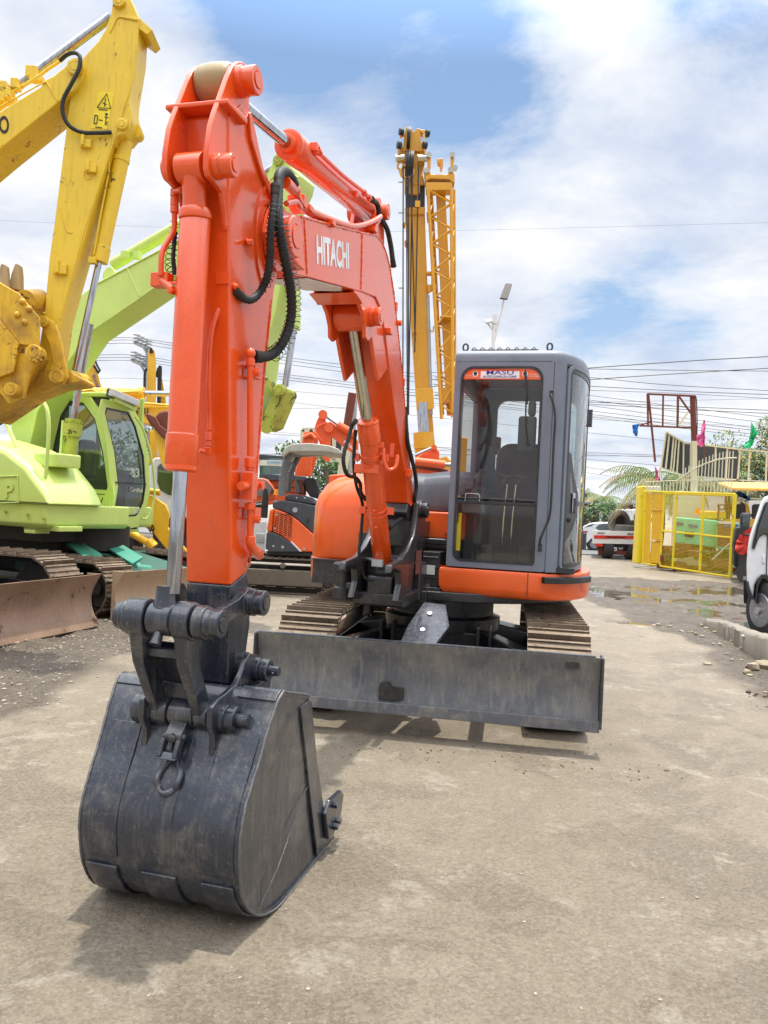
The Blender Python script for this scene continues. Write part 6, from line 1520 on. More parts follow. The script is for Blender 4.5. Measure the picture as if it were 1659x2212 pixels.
a = MB(parent_inv(dz_)); 
fpoly(22.6, Z([(480, 900), (640, 900), (640, 1000), (480, 1000)]), 1.5, 'body', 'orange_far', dz_)
# faded sign panel behind them
sg = fpoly_sign = thing('sign_board', 'dark sign board on pale frame behind the distant orange booms', 'sign', tuple(at(750, 930, 32)))
fpoly(32, Z([(880, 440), (1130, 440), (1130, 720), (880, 720)]), .15, 'panel', 'board', sg)
a = MB(parent_inv(sg))
for p, q in (((590, 380), (1200, 372)), ((595, 380), (580, 900)), ((960, 440), (955, 740)), ((880, 728), (1200, 720))): a.beam(W(*z4(*p), 31.9), W(*z4(*q), 31.9), .16, .1, (0, 1, 0))
a.build('frame', 'ivory', sg)
# electricity pole right of the boom, wooden and rusty
up_ = thing('utility_pole', 'leaning brown pole right behind the boom cylinder', 'pole', tuple(gnd(742, 1175)))
a = MB(parent_inv(up_)); a.beam(W(*z4(1170, -40), 30), W(*z4(1100, 400), 30), .30, .30, (0, 1, 0)); a.build('upper_post', 'rust', up_); a = MB(parent_inv(up_)); a.beam(W(*z4(1130, 400), 30), W(*z4(1030, 1000), 30), .35, .35, (0, 1, 0)); a.build('lower_post', 'ivory', up_)
up2 = thing('utility_pole', 'thin galvanised pole beside the leaning brown pole', 'pole', tuple(gnd(748, 1175)))
a = MB(parent_inv(up2)); a.cyl(W(*z4(1205, -20), 31), W(*z4(1150, 900), 31), .10); a.build('shaft', 'steel', up2)

# ---- orange excavator arm lying behind the hood, with yellow crane feet
oh = thing('tracked_excavator', 'orange excavator with folded arm behind the charcoal hood', 'excavator', (1.6, 11.5, GZ))
z7 = lambda x, y: (857.2 + x * .1, 912.4 + y * .1)
Z7 = lambda pts: [z7(x, y) for x, y in pts]
fpoly(10.5, Z7([(420, 760), (600, 640), (740, 560), (780, 515), (820, 505), (860, 530), (880, 600), (920, 620), (920, 860), (1000, 900), (900, 960), (420, 880)]), .22, 'arm', 'orange_far', oh, .02)
a = MB(parent_inv(oh)); a.cyl(W(*z7(400, 840), 10.3), W(*z7(1040, 915), 10.3), .055); b_ = a.build('arm_cylinder', 'orange_far', oh)
a = MB(parent_inv(oh)); a.cyl(W(*z7(1040, 915), 10.3), W(*z7(1200, 918), 10.3), .028); a.cyl(W(*z7(395, 715), 10.4), W(*z7(740, 560), 10.4), .022); a.build('rod', 'chrome', b_)
a = MB(parent_inv(oh)); 
for (x, y) in ((808, 545), (615, 768)): q = W(*z7(x, y), 10.5); a.cyl(q, q + V((0, -.04, 0)), .035)
a.build('pin', 'orange_far', oh)
fpoly(10.6, Z7([(400, 940), (1100, 1030), (1700, 1120), (1700, 1300), (400, 1300)]), .3, 'boom', 'orange_far', oh)
a = MB(parent_inv(oh))
for k in range(4): a.tube([W(*z7(400, 905 + k * 22), 10.45), W(*z7(850, 985 + k * 18), 10.4), W(*z7(1110, 1045 + k * 14), 10.4)], .016, 6)
a.build('hydraulic_line', 'rust', oh)
fpoly(11.3, [(880, 1060), (1000, 1050), (1010, 1160), (880, 1160)], 1.2, 'body', 'orange_far', oh)

# =================================================================== truck crane
YC = 25.0
cr1 = thing('truck_crane', 'tall yellow telescopic crane with lattice jib stowed beside its boom', 'crane', (2.2, 25.6, GZ))
z8 = lambda x, y: (774.2 + x * .22495, 221.2 + y * .22495)
Z8 = lambda pts: [z8(x, y) for x, y in pts]
def cpoly(Y, pts, d, name, mat, parent=cr1, bevel=.02): return fpoly(Y, Z8(pts), d, name, mat, parent, bevel)
bm_ = cpoly(YC, [(448, 1010), (636, 1005), (680, 2210), (700, 2900), (740, 3330), (590, 3330), (560, 2900), (505, 2150), (470, 1400)], .9, 'boom', 'crane', bevel=.04)
cpoly(YC - .05, [(445, 1008), (642, 1003), (640, 1075), (450, 1078)], 1.0, 'boom_collar', 'crane')
cpoly(YC + .1, [(452, 800), (640, 790), (638, 1005), (455, 1010)], .7, 'inner_boom', 'board')
cpoly(YC + .02, [(470, 780), (595, 780), (590, 870), (575, 885), (500, 885), (485, 870)], .3, 'wear_pad', 'crane')
cpoly(YC, [(440, 700), (620, 700), (640, 790), (445, 800)], .8, 'boom_nose', 'crane')
hd = cpoly(YC, [(440, 460), (480, 455), (640, 460), (635, 600), (600, 705), (460, 705), (430, 600)], .7, 'boom_head', 'crane')
cpoly(YC - .1, [(425, 460), (440, 300), (460, 235), (500, 230), (530, 280), (560, 250), (595, 248), (600, 380), (640, 395), (655, 420), (620, 450), (595, 470)], .5, 'head_plate', 'crane', hd)
cpoly(YC - .1, [(375, 400), (400, 375), (420, 380), (430, 440), (400, 450), (378, 430)], .5, 'head_bracket', 'crane', hd)
cpoly(YC - .12, [(395, 270), (440, 262), (440, 290), (400, 310)], .3, 'head_bracket', 'crane', hd)
cpoly(YC - .12, [(590, 258), (670, 265), (676, 300), (630, 300), (600, 290)], .3, 'head_bracket', 'crane', hd)
def ccyl(p, q, r, name, mat, parent=cr1, Y=YC - .2): a = MB(parent_inv(parent)); a.cyl(W(*z8(*p), Y), W(*z8(*q), Y), r); return a.build(name, mat, parent)
ccyl((640, 300), (632, 395), .06, 'head_post', 'ivory', hd); ccyl((358, 540), (440, 536), .12, 'side_pin', 'chrome_dull', hd); ccyl((570, 538), (655, 536), .12, 'side_pin', 'chrome_dull', hd)
a = MB(parent_inv(hd))
for x_, y_, r_ in ((475, 340, .33), ((490), 345, .33)): q = W(*z8(x_, y_), YC - .15); a.cyl(q + V((-.03, 0, 0)), q + V((.03, 0, 0)), r_)
for x_ in (460, 480, 505, 520): q = W(*z8(x_, 600), YC - .1); a.cyl(q + V((-.03, 0, 0)), q + V((.03, 0, 0)), .42)
for x_, y_ in ((655, 300), (632, 415), (385, 415), (405, 285)): q = W(*z8(x_, y_), YC - .25); a.cyl(q + V((-.04, -.04, 0)), q + V((.08, -.0, 0)), .11)
a.build('sheave', 'int_black', hd)
a = MB(parent_inv(hd)); q = W(*z8(466, 668), YC - .3); a.tube([q + V((math.cos(R(t)) * .20, 0, math.sin(R(t)) * .20)) for t in range(0, 360, 20)], .05, 8, closed=True); q = W(*z8(405, 610), YC - .2); a.tube([q + V((math.cos(R(t)) * .10, 0, math.sin(R(t)) * .12)) for t in range(0, 360, 30)], .035, 6, closed=True); a.build('rope_guide_ring', 'crane', hd)
a = MB(parent_inv(hd)); a.box(W(*z8(568, 980), YC - .35), (.16, .12, .2)); a.cyl(W(*z8(568, 950), YC - .35), W(*z8(575, 700), YC - .3), .02); a.build('limit_weight', 'crane', hd)
a = MB(parent_inv(cr1))
for x0, x1, y1 in ((462, 470, 3200), (478, 482, 3000), (430, 426, 3100), (500, 545, 2300), (520, 480, 3000), (578, 540, 2400)): a.tube([W(*z8(x0, 600), YC - .35), W(*z8(x1, y1), YC - .5)], .022, 5)
a.build('hoist_rope', 'wire', cr1)
a = MB(parent_inv(cr1))
for y_ in (663, 765, 1060, 1782): a.tube([W(*z8(385, y_ - 4), YC - .2), W(*z8(412, y_ - 4), YC - .2), W(*z8(440, y_), YC - .1), W(*z8(412, y_ + 6), YC - .2), W(*z8(385, y_ + 6), YC - .2)], .012, 4)
a.build('rope_keeper', 'steel', cr1)
for pts in ([(420, 1160), (448, 1145), (452, 1195), (425, 1190)], [(440, 1330), (462, 1310), (470, 1390), (445, 1370)], [(515, 2185), (560, 2185), (556, 2215), (517, 2213)], [(655, 1050), (680, 1045), (678, 1120), (662, 1145)], [(660, 1620), (725, 1622), (725, 1655), (660, 1650)], [(700, 1640), (728, 1640), (722, 1790), (665, 1830), (660, 1745), (700, 1750)]):
    cpoly(YC - .15, pts, .2, 'boom_bracket', 'crane')
ccyl((668, 1850), (700, 3000), .05, 'boom_rail', 'steel', cr1, YC)
# luffing cylinder below
def W2(x, y, Y=YC - .7): return at(x, y, Y)
a = MB(parent_inv(cr1)); a.lathe(W2(915, 935), W2(921, 1075), [(0, .16), (0, .33), (.5, .33), (.5, .30), (2.0, .30)], 28); lc_ = a.build('lift_cylinder', 'crane', cr1); a = MB(parent_inv(cr1)); a.cyl(W2(913, 870), W2(915, 938), .17, n=24); a.build('rod', 'chrome', lc_)
fpoly(YC - .8, [(897, 840), (935, 838), (938, 880), (926, 885), (900, 885)], .3, 'cylinder_clevis', 'crane', cr1)
fpoly(YC - .6, [(905, 1000), (965, 985), (985, 1010), (985, 1060), (905, 1060)], 1.2, 'turntable', 'crane', cr1, .05)
fpoly(YC - .6, [(700, 1060), (1100, 1070), (1100, 1110), (700, 1110)], 2.4, 'chassis', 'yellow_far', cr1, .05)
fpoly(YC - .7, [(980, 940), (1010, 945), (1005, 1060), (975, 1060)], 1.4, 'operator_cab', 'crane', cr1, .05)
a = MB(parent_inv(cr1))
for x_ in (740, 800, 1000, 1060): q = W2(x_, 1150); a.cyl(q, q + V((0, .4, 0)), .5, n=24); a.cyl(q + V((0, 2.0, 0)), q + V((0, 2.4, 0)), .5, n=24)
a.build('wheel', 'tyre', cr1)
# lattice jib
jb = cpoly(YC - .3, [(645, 765), (900, 765), (905, 840), (650, 845)], .45, 'jib_head', 'crane')
cpoly(YC - .32, [(630, 655), (650, 630), (680, 640), (700, 690), (860, 690), (870, 640), (900, 635), (925, 700), (925, 770), (890, 760), (880, 740), (700, 730), (660, 745), (645, 765)], .5, 'jib_yoke', 'crane', jb)
for pts in ([(655, 480), (680, 475), (697, 500), (695, 610), (660, 650), (665, 560)], [(885, 475), (910, 470), (922, 500), (918, 570), (900, 640), (885, 590)], [(755, 540), (810, 535), (815, 590), (800, 640), (780, 620), (790, 590), (760, 575)]): cpoly(YC - .3, pts, .3, 'jib_lug', 'crane', jb)
a = MB(parent_inv(jb))
for x_, y_ in ((678, 500), (903, 498), (655, 652), (885, 645), (930, 625)): q = W(*z8(x_, y_), YC - .36); a.cyl(q, q + V((0, .08, 0)), .09)
a.build('jib_pin', 'chrome_dull', jb)
jt = thing('lattice', None, None); jt.parent = cr1
def chord(px_): return [W(*z8(x, y), Y) for x, y, Y in px_]
LC = [((668, 840, YC - .3), (800, 3040, YC - .3)), ((893, 840, YC - .3), (905, 2980, YC - .3)), ((918, 840, YC + .5), (928, 2980, YC + .5)), ((700, 845, YC + .5), (810, 3000, YC + .5))]
IM = parent_inv(jt)
for (p, q) in LC:
    a = MB(IM); a.cyl(W(*z8(p[0], p[1]), p[2]), W(*z8(q[0], q[1]), q[2]), .055, n=8); a.build('chord', 'crane', jt)
a = MB(IM)
for (i, j) in ((0, 1), (1, 2), (3, 2), (0, 3)):
    A0, A1 = [W(*z8(p[0], p[1]), p[2]) for p in LC[i]]; B0, B1 = [W(*z8(p[0], p[1]), p[2]) for p in LC[j]]; n = 17
    for k in range(n):
        t0 = k / n; t1 = (k + 1) / n
        P, Q = (A0.lerp(A1, t0), B0.lerp(B1, t1)) if k % 2 == 0 else (B0.lerp(B1, t0), A0.lerp(A1, t1)); a.cyl(P, Q, .026, n=6)
a.build('lacing', 'crane', jt)
cpoly(YC + .1, [(745, 845), (835, 845), (895, 2060), (920, 3000), (850, 3000), (800, 2060)], .3, 'jib_core', 'crane', jt)
cpoly(YC - .35, [(785, 2045), (900, 2050), (900, 2068), (787, 2062)], .9, 'jib_crossbar', 'crane', jt)
fpoly(YC - .2, [(948, 840), (985, 830), (982, 895), (975, 900), (970, 870), (950, 862)], .5, 'jib_foot', 'crane', jt)
a = MB(parent_inv(cr1)); q = W(*z8(705, 2190), YC - .2); a.tube(smoothpath([W(*z8(x, y), YC - .2) for x, y in [(690, 2180), (700, 2200), (718, 2195), (722, 2150)]], 5), .02, 6); a.build('tie_hook', 'crane', cr1)
# solar street lamp
sl = thing('street_lamp', 'white solar street lamp with slanted panel above the grey cab', 'lamp', (4.6 * 1.0, 31.5, GZ))
bx_ = at(1068, 750, 31.5).x; sl.location.x = bx_
a = MB(parent_inv(sl)); a.lathe((bx_, 31.5, GZ), at(1068, 682, 31.5), [(0, .11), (9.6, .07)], 12); a.build('pole', 'white', sl)
a = MB(parent_inv(sl)); a.cyl(at(1068, 735, 31.5), at(1088, 648, 31.5), .05, n=8); a.cyl(at(1066, 715, 31.5), at(1053, 698, 31.5), .035, n=8); a.box(at(1068, 690, 31.5), (.2, .2, .35)); a.build('arm', 'white', sl)
a = MB(parent_inv(sl)); P = [at(x, y, Y) for x, y, Y in [(1092, 612, 32.2), (1106, 613, 32.2), (1096, 645, 31.0), (1080, 643, 31.0)]]; a.prism(P, (0, 0, -.06)); a.build('solar_panel', 'chain', sl)
a = MB(parent_inv(sl)); P = [at(x, y, Y) for x, y, Y in [(1047, 690, 31.5), (1062, 689, 31.7), (1064, 693, 31.3), (1050, 696, 31.3)]]; a.prism(P, (0, 0, -.08)); a.build('lamp_head', 'steel', sl)
# =================================================================== gate, fence and signs on the right
z9 = lambda x, y: (1216.6 + x * .26667, 774.2 + y * .26667)       # survey grid of the right-hand side
Z9 = lambda pts: [z9(x, y) for x, y in pts]
GL = V(at(1384, 1214, 26.0)); GR = V(at(1584, 1246, 22.6))
gd = (GR - GL); gd.z = 0; GW = gd.length; gth = math.atan2(gd.y, gd.x)
GF = Frame((GL.x, GL.y, GZ), math.degrees(gth))
gt = fthing('gate', 'yellow mesh gate with sheet panels and pale pickets rising above it', 'gate', GF)
def gpt(x, y, s=0.0): q = GF.front(*z9(x, y), s); return V((q.x, s, q.z))
def gpole(mb, p, q, r, s=0, n=8): mb.cyl(gpt(*p, s), gpt(*q, s), r, n=n)
a = MB()
for p, q, r in (((660, 1078), (1395, 1100), .034), ((1392, 1100), (1352, 1775), .055), ((645, 1660), (1355, 1770), .034), ((820, 1090), (785, 1680), .036), ((920, 1095), (885, 1695), .034), ((1140, 1098), (1105, 1725), .04), ((715, 1090), (695, 1665), .02), ((670, 1085), (645, 1655), .036), ((810, 1398), (890, 1405), .03), ((915, 1410), (1110, 1425), .03), ((1125, 1430), (1365, 1452), .03), ((830, 1095), (1380, 1112), .03)):
    gpole(a, p, q, r)
a.build('frame', 'gate', gt)
a = MB()
for P in ([(675, 1092), (712, 1092), (694, 1655), (650, 1650)], [(722, 1095), (812, 1098), (806, 1218), (720, 1215)], [(720, 1232), (806, 1235), (798, 1470), (712, 1468)], [(712, 1484), (798, 1488), (785, 1665), (700, 1655)]):
    Q = [gpt(*p, .0) for p in P]; a.add(Q + [q + V((0, .03, 0)) for q in Q], [(0, 1, 2, 3), (4, 5, 6, 7), (0, 1, 5, 4), (1, 2, 6, 5), (2, 3, 7, 6), (3, 0, 4, 7)])
for p, q in (((716, 1222), (810, 1226)), ((716, 1228), (808, 1231)), ((706, 1476), (800, 1479))): gpole(a, p, q, .02, -.02)
a.build('sheet_panel', 'gate_panel', gt, bevel=.006)
a = MB()     # welded mesh
def meshfill(x0, y0, x1, y1, x2, y2, x3, y3, nx, ny, r=.0032):
    A, B_, C_, D = gpt(x0, y0), gpt(x1, y1), gpt(x2, y2), gpt(x3, y3)
    for i in range(1, nx): t = i / nx; a.tube([A.lerp(B_, t), D.lerp(C_, t)], r, 3)
    for j in range(1, ny): t = j / ny; a.tube([A.lerp(D, t), B_.lerp(C_, t)], r, 3)
meshfill(925, 1100, 1140, 1105, 1108, 1720, 890, 1695, 24, 56); meshfill(1145, 1105, 1390, 1112, 1355, 1760, 1112, 1722, 28, 58); meshfill(822, 1400, 890, 1405, 882, 1690, 795, 1675, 8, 26)
A, B_, C_, D = gpt(828, 1100), gpt(918, 1100), gpt(905, 1400), gpt(815, 1395)
for i in range(-14, 14):
    for sg_ in (1, -1):
        pts = []
        for j in range(0, 15):
            t = j / 14; u = (i / 14 + (t * .9 if sg_ > 0 else -t * .9 + .9)); 
            if 0 <= u <= 1: pts.append(A.lerp(B_, u).lerp(D.lerp(C_, u), t))
        if len(pts) > 1: a.tube(pts, .0035, 3)
a.build('wire_mesh', 'gate', gt)
pk = MB()
for i in range(12): x_ = 675 + i * 27; pk.cyl(gpt(x_, 1078), gpt(x_ + 4, 1000), .016, n=6)
for i in range(15):
    x_ = 975 + i * 27.5; top = 890 - i * 9 if i > 0 else 880; top = 885 - 150 * math.sin(PI / 2 * i / 14) * .9
    pk.cyl(gpt(x_, 1082), gpt(x_ + 18, top), .016, n=6)
pk.tube([gpt(x, y) for x, y in [(915, 1000), (950, 970), (1010, 930), (1080, 885), (1160, 850), (1250, 820), (1330, 808), (1405, 805)]], .022, 6)
pk.tube([gpt(x, y) for x, y in [(665, 1000), (900, 990), (1400, 985)]], .014, 6)
pk.build('picket', 'ivory', gt)
gp_ = thing('gate_post', 'bright yellow concrete gate post at the left end of the gate', 'post', (GL.x - .25, GL.y, GZ))
a = MB(parent_inv(gp_)); P = [at(*z9(x, y), 26.1) for x, y in [(632, 1035), (680, 1033), (660, 1240), (655, 1480), (635, 1665), (593, 1662), (605, 1480), (618, 1250)]]; a.prism(P, (0, .5, 0)); a.build('shaft', 'gate', gp_, bevel=.04)
bl_ = thing('concrete_block', 'pale concrete block on top of the wall behind the gate post', 'block', tuple(at(*z9(740, 1080), 27)))
a = MB(parent_inv(bl_)); P = [at(*z9(x, y), 27) for x, y in [(680, 1035), (795, 1035), (800, 1078), (680, 1085)]]; a.prism(P, (0, .6, 0)); a.build('block', 'ivory', bl_, bevel=.03)
# rusted sign frame on a tall column
Y5 = 27.5
def W9(x, y, Y=Y5): return at(*z9(x, y), Y)
sf = thing('roadside_sign', 'empty rusted sign frame on a tall two-tone steel column', 'sign', (W9(1055, 1200).x, Y5, GZ))
IMs = parent_inv(sf); a = MB(IMs)
for p, q, w_ in (((682, 285), (688, 540), .06), ((682, 288), (1060, 305), .065), ((620, 545), (1045, 562), .06), ((810, 295), (806, 545), .055), ((930, 300), (926, 550), .07), ((690, 290), (745, 840), .065), ((940, 310), (1045, 460), .06), ((620, 540), (715, 515), .05)): a.beam(W9(*p), W9(*q), w_, w_, (0, 1, 0))
a.build('rusted_frame', 'rust', sf, bevel=.01)
a = MB(IMs); a.beam(W9(935, 545, Y5 - .1), W9(1015, 430, Y5 - .1), .06, .03, (0, 1, 0)); a.build('brace', 'ivory', sf)
a = MB(IMs); a.beam(W9(1048, 298, Y5 + .1), W9(1060, 670, Y5 + .1), .16, .16, (0, 1, 0)); a.build('upper_column', 'rust', sf, bevel=.02)
a = MB(IMs); a.beam(W9(1058, 670, Y5 + .1), W9(1058, 1085, Y5 + .1), .18, .18, (0, 1, 0)); a.beam(W9(1020, 1080, Y5 + .1), V((W9(1020, 1300).x, Y5 + .1, GZ)), .95, .5, (0, 1, 0)); a.build('lower_column', 'ivory', sf, bevel=.02)
a = MB(IMs); a.tube(smoothpath([W9(x, y, Y5 - .2) for x, y in [(1062, 300), (1078, 330), (1085, 500), (1082, 640)]], 5), .02, 6); a.build('cable', 'wire', sf)
# flags
def flag(pts, Y, mat, label, name='flag'):
    a = MB(); P = [at(*z9(x, y), Y) for x, y in pts]; n = len(P); c = sum(P, V((0, 0, 0))) / n
    vs = []; rgf = random.Random(len(pts) * 7)
    ring = []
    for i in range(n):
        for k in range(3): q = P[i].lerp(P[(i + 1) % n], k / 3); ring.append(q)
    inn = [c.lerp(q, .5) + V((0, rgf.uniform(-.18, .18), 0)) for q in ring]
    m_ = len(ring); a.add(ring + inn + [c], [(i, (i + 1) % m_, m_ + (i + 1) % m_, m_ + i) for i in range(m_)] + [(m_ + i, m_ + (i + 1) % m_, 2 * m_) for i in range(m_)])
    o = a.build(name, mat, None, smooth=180); tag(o, label, 'flag'); return o
flag([(558, 540), (620, 528), (615, 545), (600, 560), (605, 600), (598, 635), (580, 625), (565, 600)], Y5 - .1, 'blue_cloth', 'blue cloth rag hanging from the left end of the rusted frame')
flag([(1140, 495), (1152, 520), (1155, 570), (1140, 600), (1148, 660), (1145, 712), (1110, 716), (1085, 690), (1078, 620), (1110, 605), (1135, 575)], 27.0, 'pink', 'pink flag standing beside the tall column')
flag([(1524, 512), (1550, 560), (1582, 605), (1555, 640), (1535, 700), (1510, 728), (1455, 725), (1500, 700), (1512, 640)], 27.5, 'green_cloth', 'green flag on the top rail of the pale fence')
flag([(742, 870), (760, 900), (770, 960), (790, 1020), (770, 1000), (748, 960)], 26.5, 'pink', 'small faded striped flag hanging above the gate post')
a = MB()
for p, q in (((1143, 500), (1140, 820)), ): a.cyl(at(*z9(*p), 27.0), at(*z9(*q), 27.0), .02, n=6)
tag(a.build('flag_pole', 'rust'), 'thin brown stick holding the pink flag', 'pole')
# boards behind pale bars
bf = thing('fence_screen', 'dark boards behind pale vertical bars, bent at the left end', 'fence', tuple(at(*z9(1100, 1000), 28.5)))
def bpoly(pts, Y, d, name, mat, bevel=0): return fpoly(Y, Z9(pts), d, name, mat, bf, bevel)
bpoly([(830, 600), (980, 685), (965, 945), (800, 885)], 28.0, .04, 'side_board', 'board'); bpoly([(980, 690), (1420, 740), (1410, 985), (965, 950)], 28.2, .04, 'main_board', 'board')
a = MB(parent_inv(bf))
for p, q in (((835, 595), (790, 890)), ((860, 610), (830, 890)), ((895, 625), (870, 905)), ((915, 640), (890, 915)), ((938, 655), (920, 930)), ((975, 685), (968, 1090)), ((1035, 690), (1030, 960)), ((1235, 712), (1228, 965)), ((1330, 730), (1318, 975)), ((1433, 740), (1400, 1120)), ((1510, 745), (1490, 1180)), ((1650, 760), (1640, 1010)), ((785, 890), (775, 1010))): a.beam(W9(*p, 27.9), W9(*q, 27.9), .05, .05, (0, 1, 0))
for p, q in (((835, 598), (985, 685)), ((985, 682), (1440, 738)), ((1440, 738), (1700, 760)), ((785, 885), (965, 945)), ((965, 948), (1420, 985)), ((1400, 985), (1700, 1000)), ((1400, 1130), (1640, 1140)), ((1400, 1180), (1490, 1130)), ((1400, 1130), (1490, 1180))): a.beam(W9(*p, 27.85), W9(*q, 27.85), .05, .05, (0, 1, 0))
a.build('bars', 'ivory', bf)
fpoly(28.3, Z9([(1085, 1110), (1320, 1115), (1310, 1240), (1085, 1280)]), .04, 'white_sheet', 'white', bf, 0); fpoly(28.4, Z9([(1500, 1150), (1640, 1150), (1640, 1260), (1500, 1260)]), .04, 'white_sheet', 'white', bf, 0)
# generators
gA = thing('generator', 'mint green boxed generator with lettering behind the gate mesh', 'generator', (W9(1080, 1400, 25.2).x + .6, 25.6, GZ))
fpoly(25.2, Z9([(905, 1285), (1245, 1312), (1240, 1540), (1100, 1515), (900, 1495)]), 1.3, 'housing', 'mint', gA, .04)
fpoly(25.3, Z9([(900, 1495), (1240, 1540), (1235, 1590), (900, 1560)]), 1.2, 'base_frame', 'rust', gA, .02)
a = MB(parent_inv(gA)); text_fit(a, 'PDS100', W9(1015, 1368, 25.17), W9(1088, 1375, 25.17), W9(1015, 1342, 25.17), .03, .01); a.build('lettering', 'navy', gA); a = MB(parent_inv(gA)); text_fit(a, 'AIRMAN', W9(918, 1350, 25.17), W9(975, 1355, 25.17), W9(918, 1325, 25.17), .03, .01); a.build('lettering', 'navy', gA)
fpoly(25.16, Z9([(988, 1400), (1060, 1405), (1060, 1450), (988, 1445)]), .03, 'vent', 'int_black', gA, 0)
gB = thing('generator', 'dark boxed generator with violet lettering right of the mint green one', 'generator', (W9(1330, 1400, 24.4).x, 24.8, GZ))
fpoly(24.9, Z9([(1240, 1315), (1430, 1325), (1425, 1560), (1240, 1545)]), 1.2, 'housing', 'mint', gB, .04); fpoly(24.86, Z9([(1248, 1335), (1405, 1342), (1400, 1530), (1248, 1520)]), .05, 'open_side', 'rust', gB, 0); fpoly(24.84, Z9([(1260, 1318), (1420, 1325), (1420, 1345), (1260, 1338)]), .03, 'top_band', 'label', gB, 0)
a = MB(parent_inv(gB)); text_fit(a, 'PDS175', W9(1295, 1372, 24.82), W9(1425, 1376, 24.82), W9(1295, 1345, 24.82), .04, .01); a.build('lettering', 'navy', gB)
# rusty machine on the ground behind the gate
rm = thing('machine_base', 'rusty machine frame lying low behind the gate mesh', 'machinery', (W9(1080, 1600, 24.8).x, 25, GZ))
rgm = random.Random(11); a = MB()
for k in range(26): a.box((rgm.uniform(-1.0, 2.2), rgm.uniform(-.1, .9), rgm.uniform(.1, .75)), (rgm.uniform(.15, .6), rgm.uniform(.1, .5), rgm.uniform(.1, .4)))
a.bb(-1.1, 2.3, .2, .3, .05, .2); a.build('frame', 'rust', rm, bevel=.02)
a = MB()
for k in range(10): a.box((rgm.uniform(-.8, 1.8), rgm.uniform(-.2, .5), rgm.uniform(.2, .7)), (rgm.uniform(.1, .5), .3, rgm.uniform(.1, .3)))
a.build('green_parts', 'dkteal', rm, bevel=.02)
a = MB(); a.cyl(at(*z9(1210, 1630), 23.6), at(*z9(1385, 1470), 23.2), .03, n=6); tag(a.build('wooden_stick', 'canopy'), 'pale stick leaning diagonally behind the gate mesh', 'stick')
# yellow roller with seats and orange tarp roof
rl_ = thing('road_roller', 'yellow roller with two black seats under an orange tarpaulin roof', 'roller', (W9(1450, 1300, 25.5).x, 26.4, GZ))
fpoly(25.6, Z9([(1290, 1300), (1640, 1300), (1640, 1380), (1290, 1345)]), 1.6, 'body', 'yellow_far', rl_, .04); fpoly(25.5, Z9([(1110, 1235), (1320, 1240), (1320, 1300), (1110, 1300)]), .8, 'hood', 'yellow_far', rl_, .04)
for x0 in (1395, 1530): fpoly(25.6, Z9([(x0, 1195), (x0 + 10, 1180), (x0 + 80, 1180), (x0 + 85, 1200), (x0 + 75, 1290), (x0, 1290)]), .3, 'seat', 'int_black', rl_, .04)
fpoly(25.7, Z9([(1470, 1170), (1500, 1180), (1520, 1270), (1480, 1260)]), .3, 'seat_side', 'yellow_far', rl_, .02)
a = MB(parent_inv(rl_))
for x_, y0 in ((1318, 1110), (1345, 1110)): a.cyl(W9(x_, y0, 26), W9(x_ - 2, 1300, 26), .04)
a.tube([W9(x, y, 25.5) for x, y in [(1255, 1180), (1260, 1220), (1252, 1290)]], .03, 6); a.tube([W9(1285 + 22 * math.cos(R(t)), 1205 + 22 * math.sin(R(t)), 25.5) for t in range(0, 360, 30)], .02, 6, closed=True); a.build('post', 'rust', rl_)
q = [W9(1255, 1003, 24.6), W9(1640, 1010, 24.6), W9(1700, 1030, 26.6), W9(1330, 1040, 26.6)]
a = MB(parent_inv(rl_)); Pq = [W9(1252, 1002, 25.0), W9(1320, 1000, 27.5), W9(1720, 1008, 27.5), W9(1720, 1052, 24.6), W9(1370, 1046, 24.6)]; a.prism(Pq, (0, 0, -.10)); a.build('tarpaulin_roof', 'tarp', rl_, bevel=.02)
a = MB(parent_inv(rl_)); q_ = W9(1480, 1560, 25.4); a.cyl(q_, q_ + V((1.2, 0, 0)), .6, n=24); a.build('drum', 'chain', rl_)
a = MB(parent_inv(rl_)); q_ = W9(1085, 1262, 25.4); a.cyl(q_, q_ + V((0, 0, .2)), .10, .07); a.build('beacon', 'amber', rl_)
a = MB(); rgb_ = random.Random(2)
for k in range(90):
    t = rgb_.random(); p = at(*z9(1405 + 100 * t + rgb_.gauss(0, 5), 1100 + 50 * t + rgb_.gauss(0, 8)), 27.4); s_ = V((rgb_.uniform(-.05, .05), 0, rgb_.uniform(-.05, .05))); a.add([p, p + s_ + V((.06, 0, 0)), p + V((.0, 0, .07)) + s_], [(0, 1, 2)])
tag(a.build('bunting', 'blue_cloth'), 'tangle of blue and violet bunting on the fence bars', 'bunting')
# dark truck with the red cloth
dk = thing('utility_truck', 'dark small truck with big mirror and red cloth tied over its flank', 'truck', (W9(1440, 1500, 21).x, 22.5, GZ))
fpoly(21.3, Z9([(1400, 1365), (1640, 1360), (1640, 1690), (1380, 1690), (1378, 1500)]), 2.2, 'body', 'int_black', dk, .05)
fpoly(20.2, Z9([(1430, 1380), (1434, 1275), (1450, 1250), (1510, 1252), (1520, 1275), (1510, 1380), (1470, 1385)]), .12, 'mirror', 'grey_dark', dk, .03); fpoly(20.15, Z9([(1448, 1360), (1450, 1268), (1508, 1262), (1505, 1355)]), .03, 'mirror_glass', 'glass_dark', dk, .01)
a = MB(parent_inv(dk)); a.tube(smoothpath([W9(x, y, 20.3) for x, y in [(1450, 1395), (1450, 1415), (1480, 1430), (1540, 1435)]], 4), .03, 6); a.build('mirror_arm', 'int_black', dk)
a = MB(parent_inv(dk)); q_ = W9(1452, 1690, 21.0); a.cyl(q_, q_ + V((.5, 0, 0)), .42, n=24); a.build('wheel', 'tyre', dk)
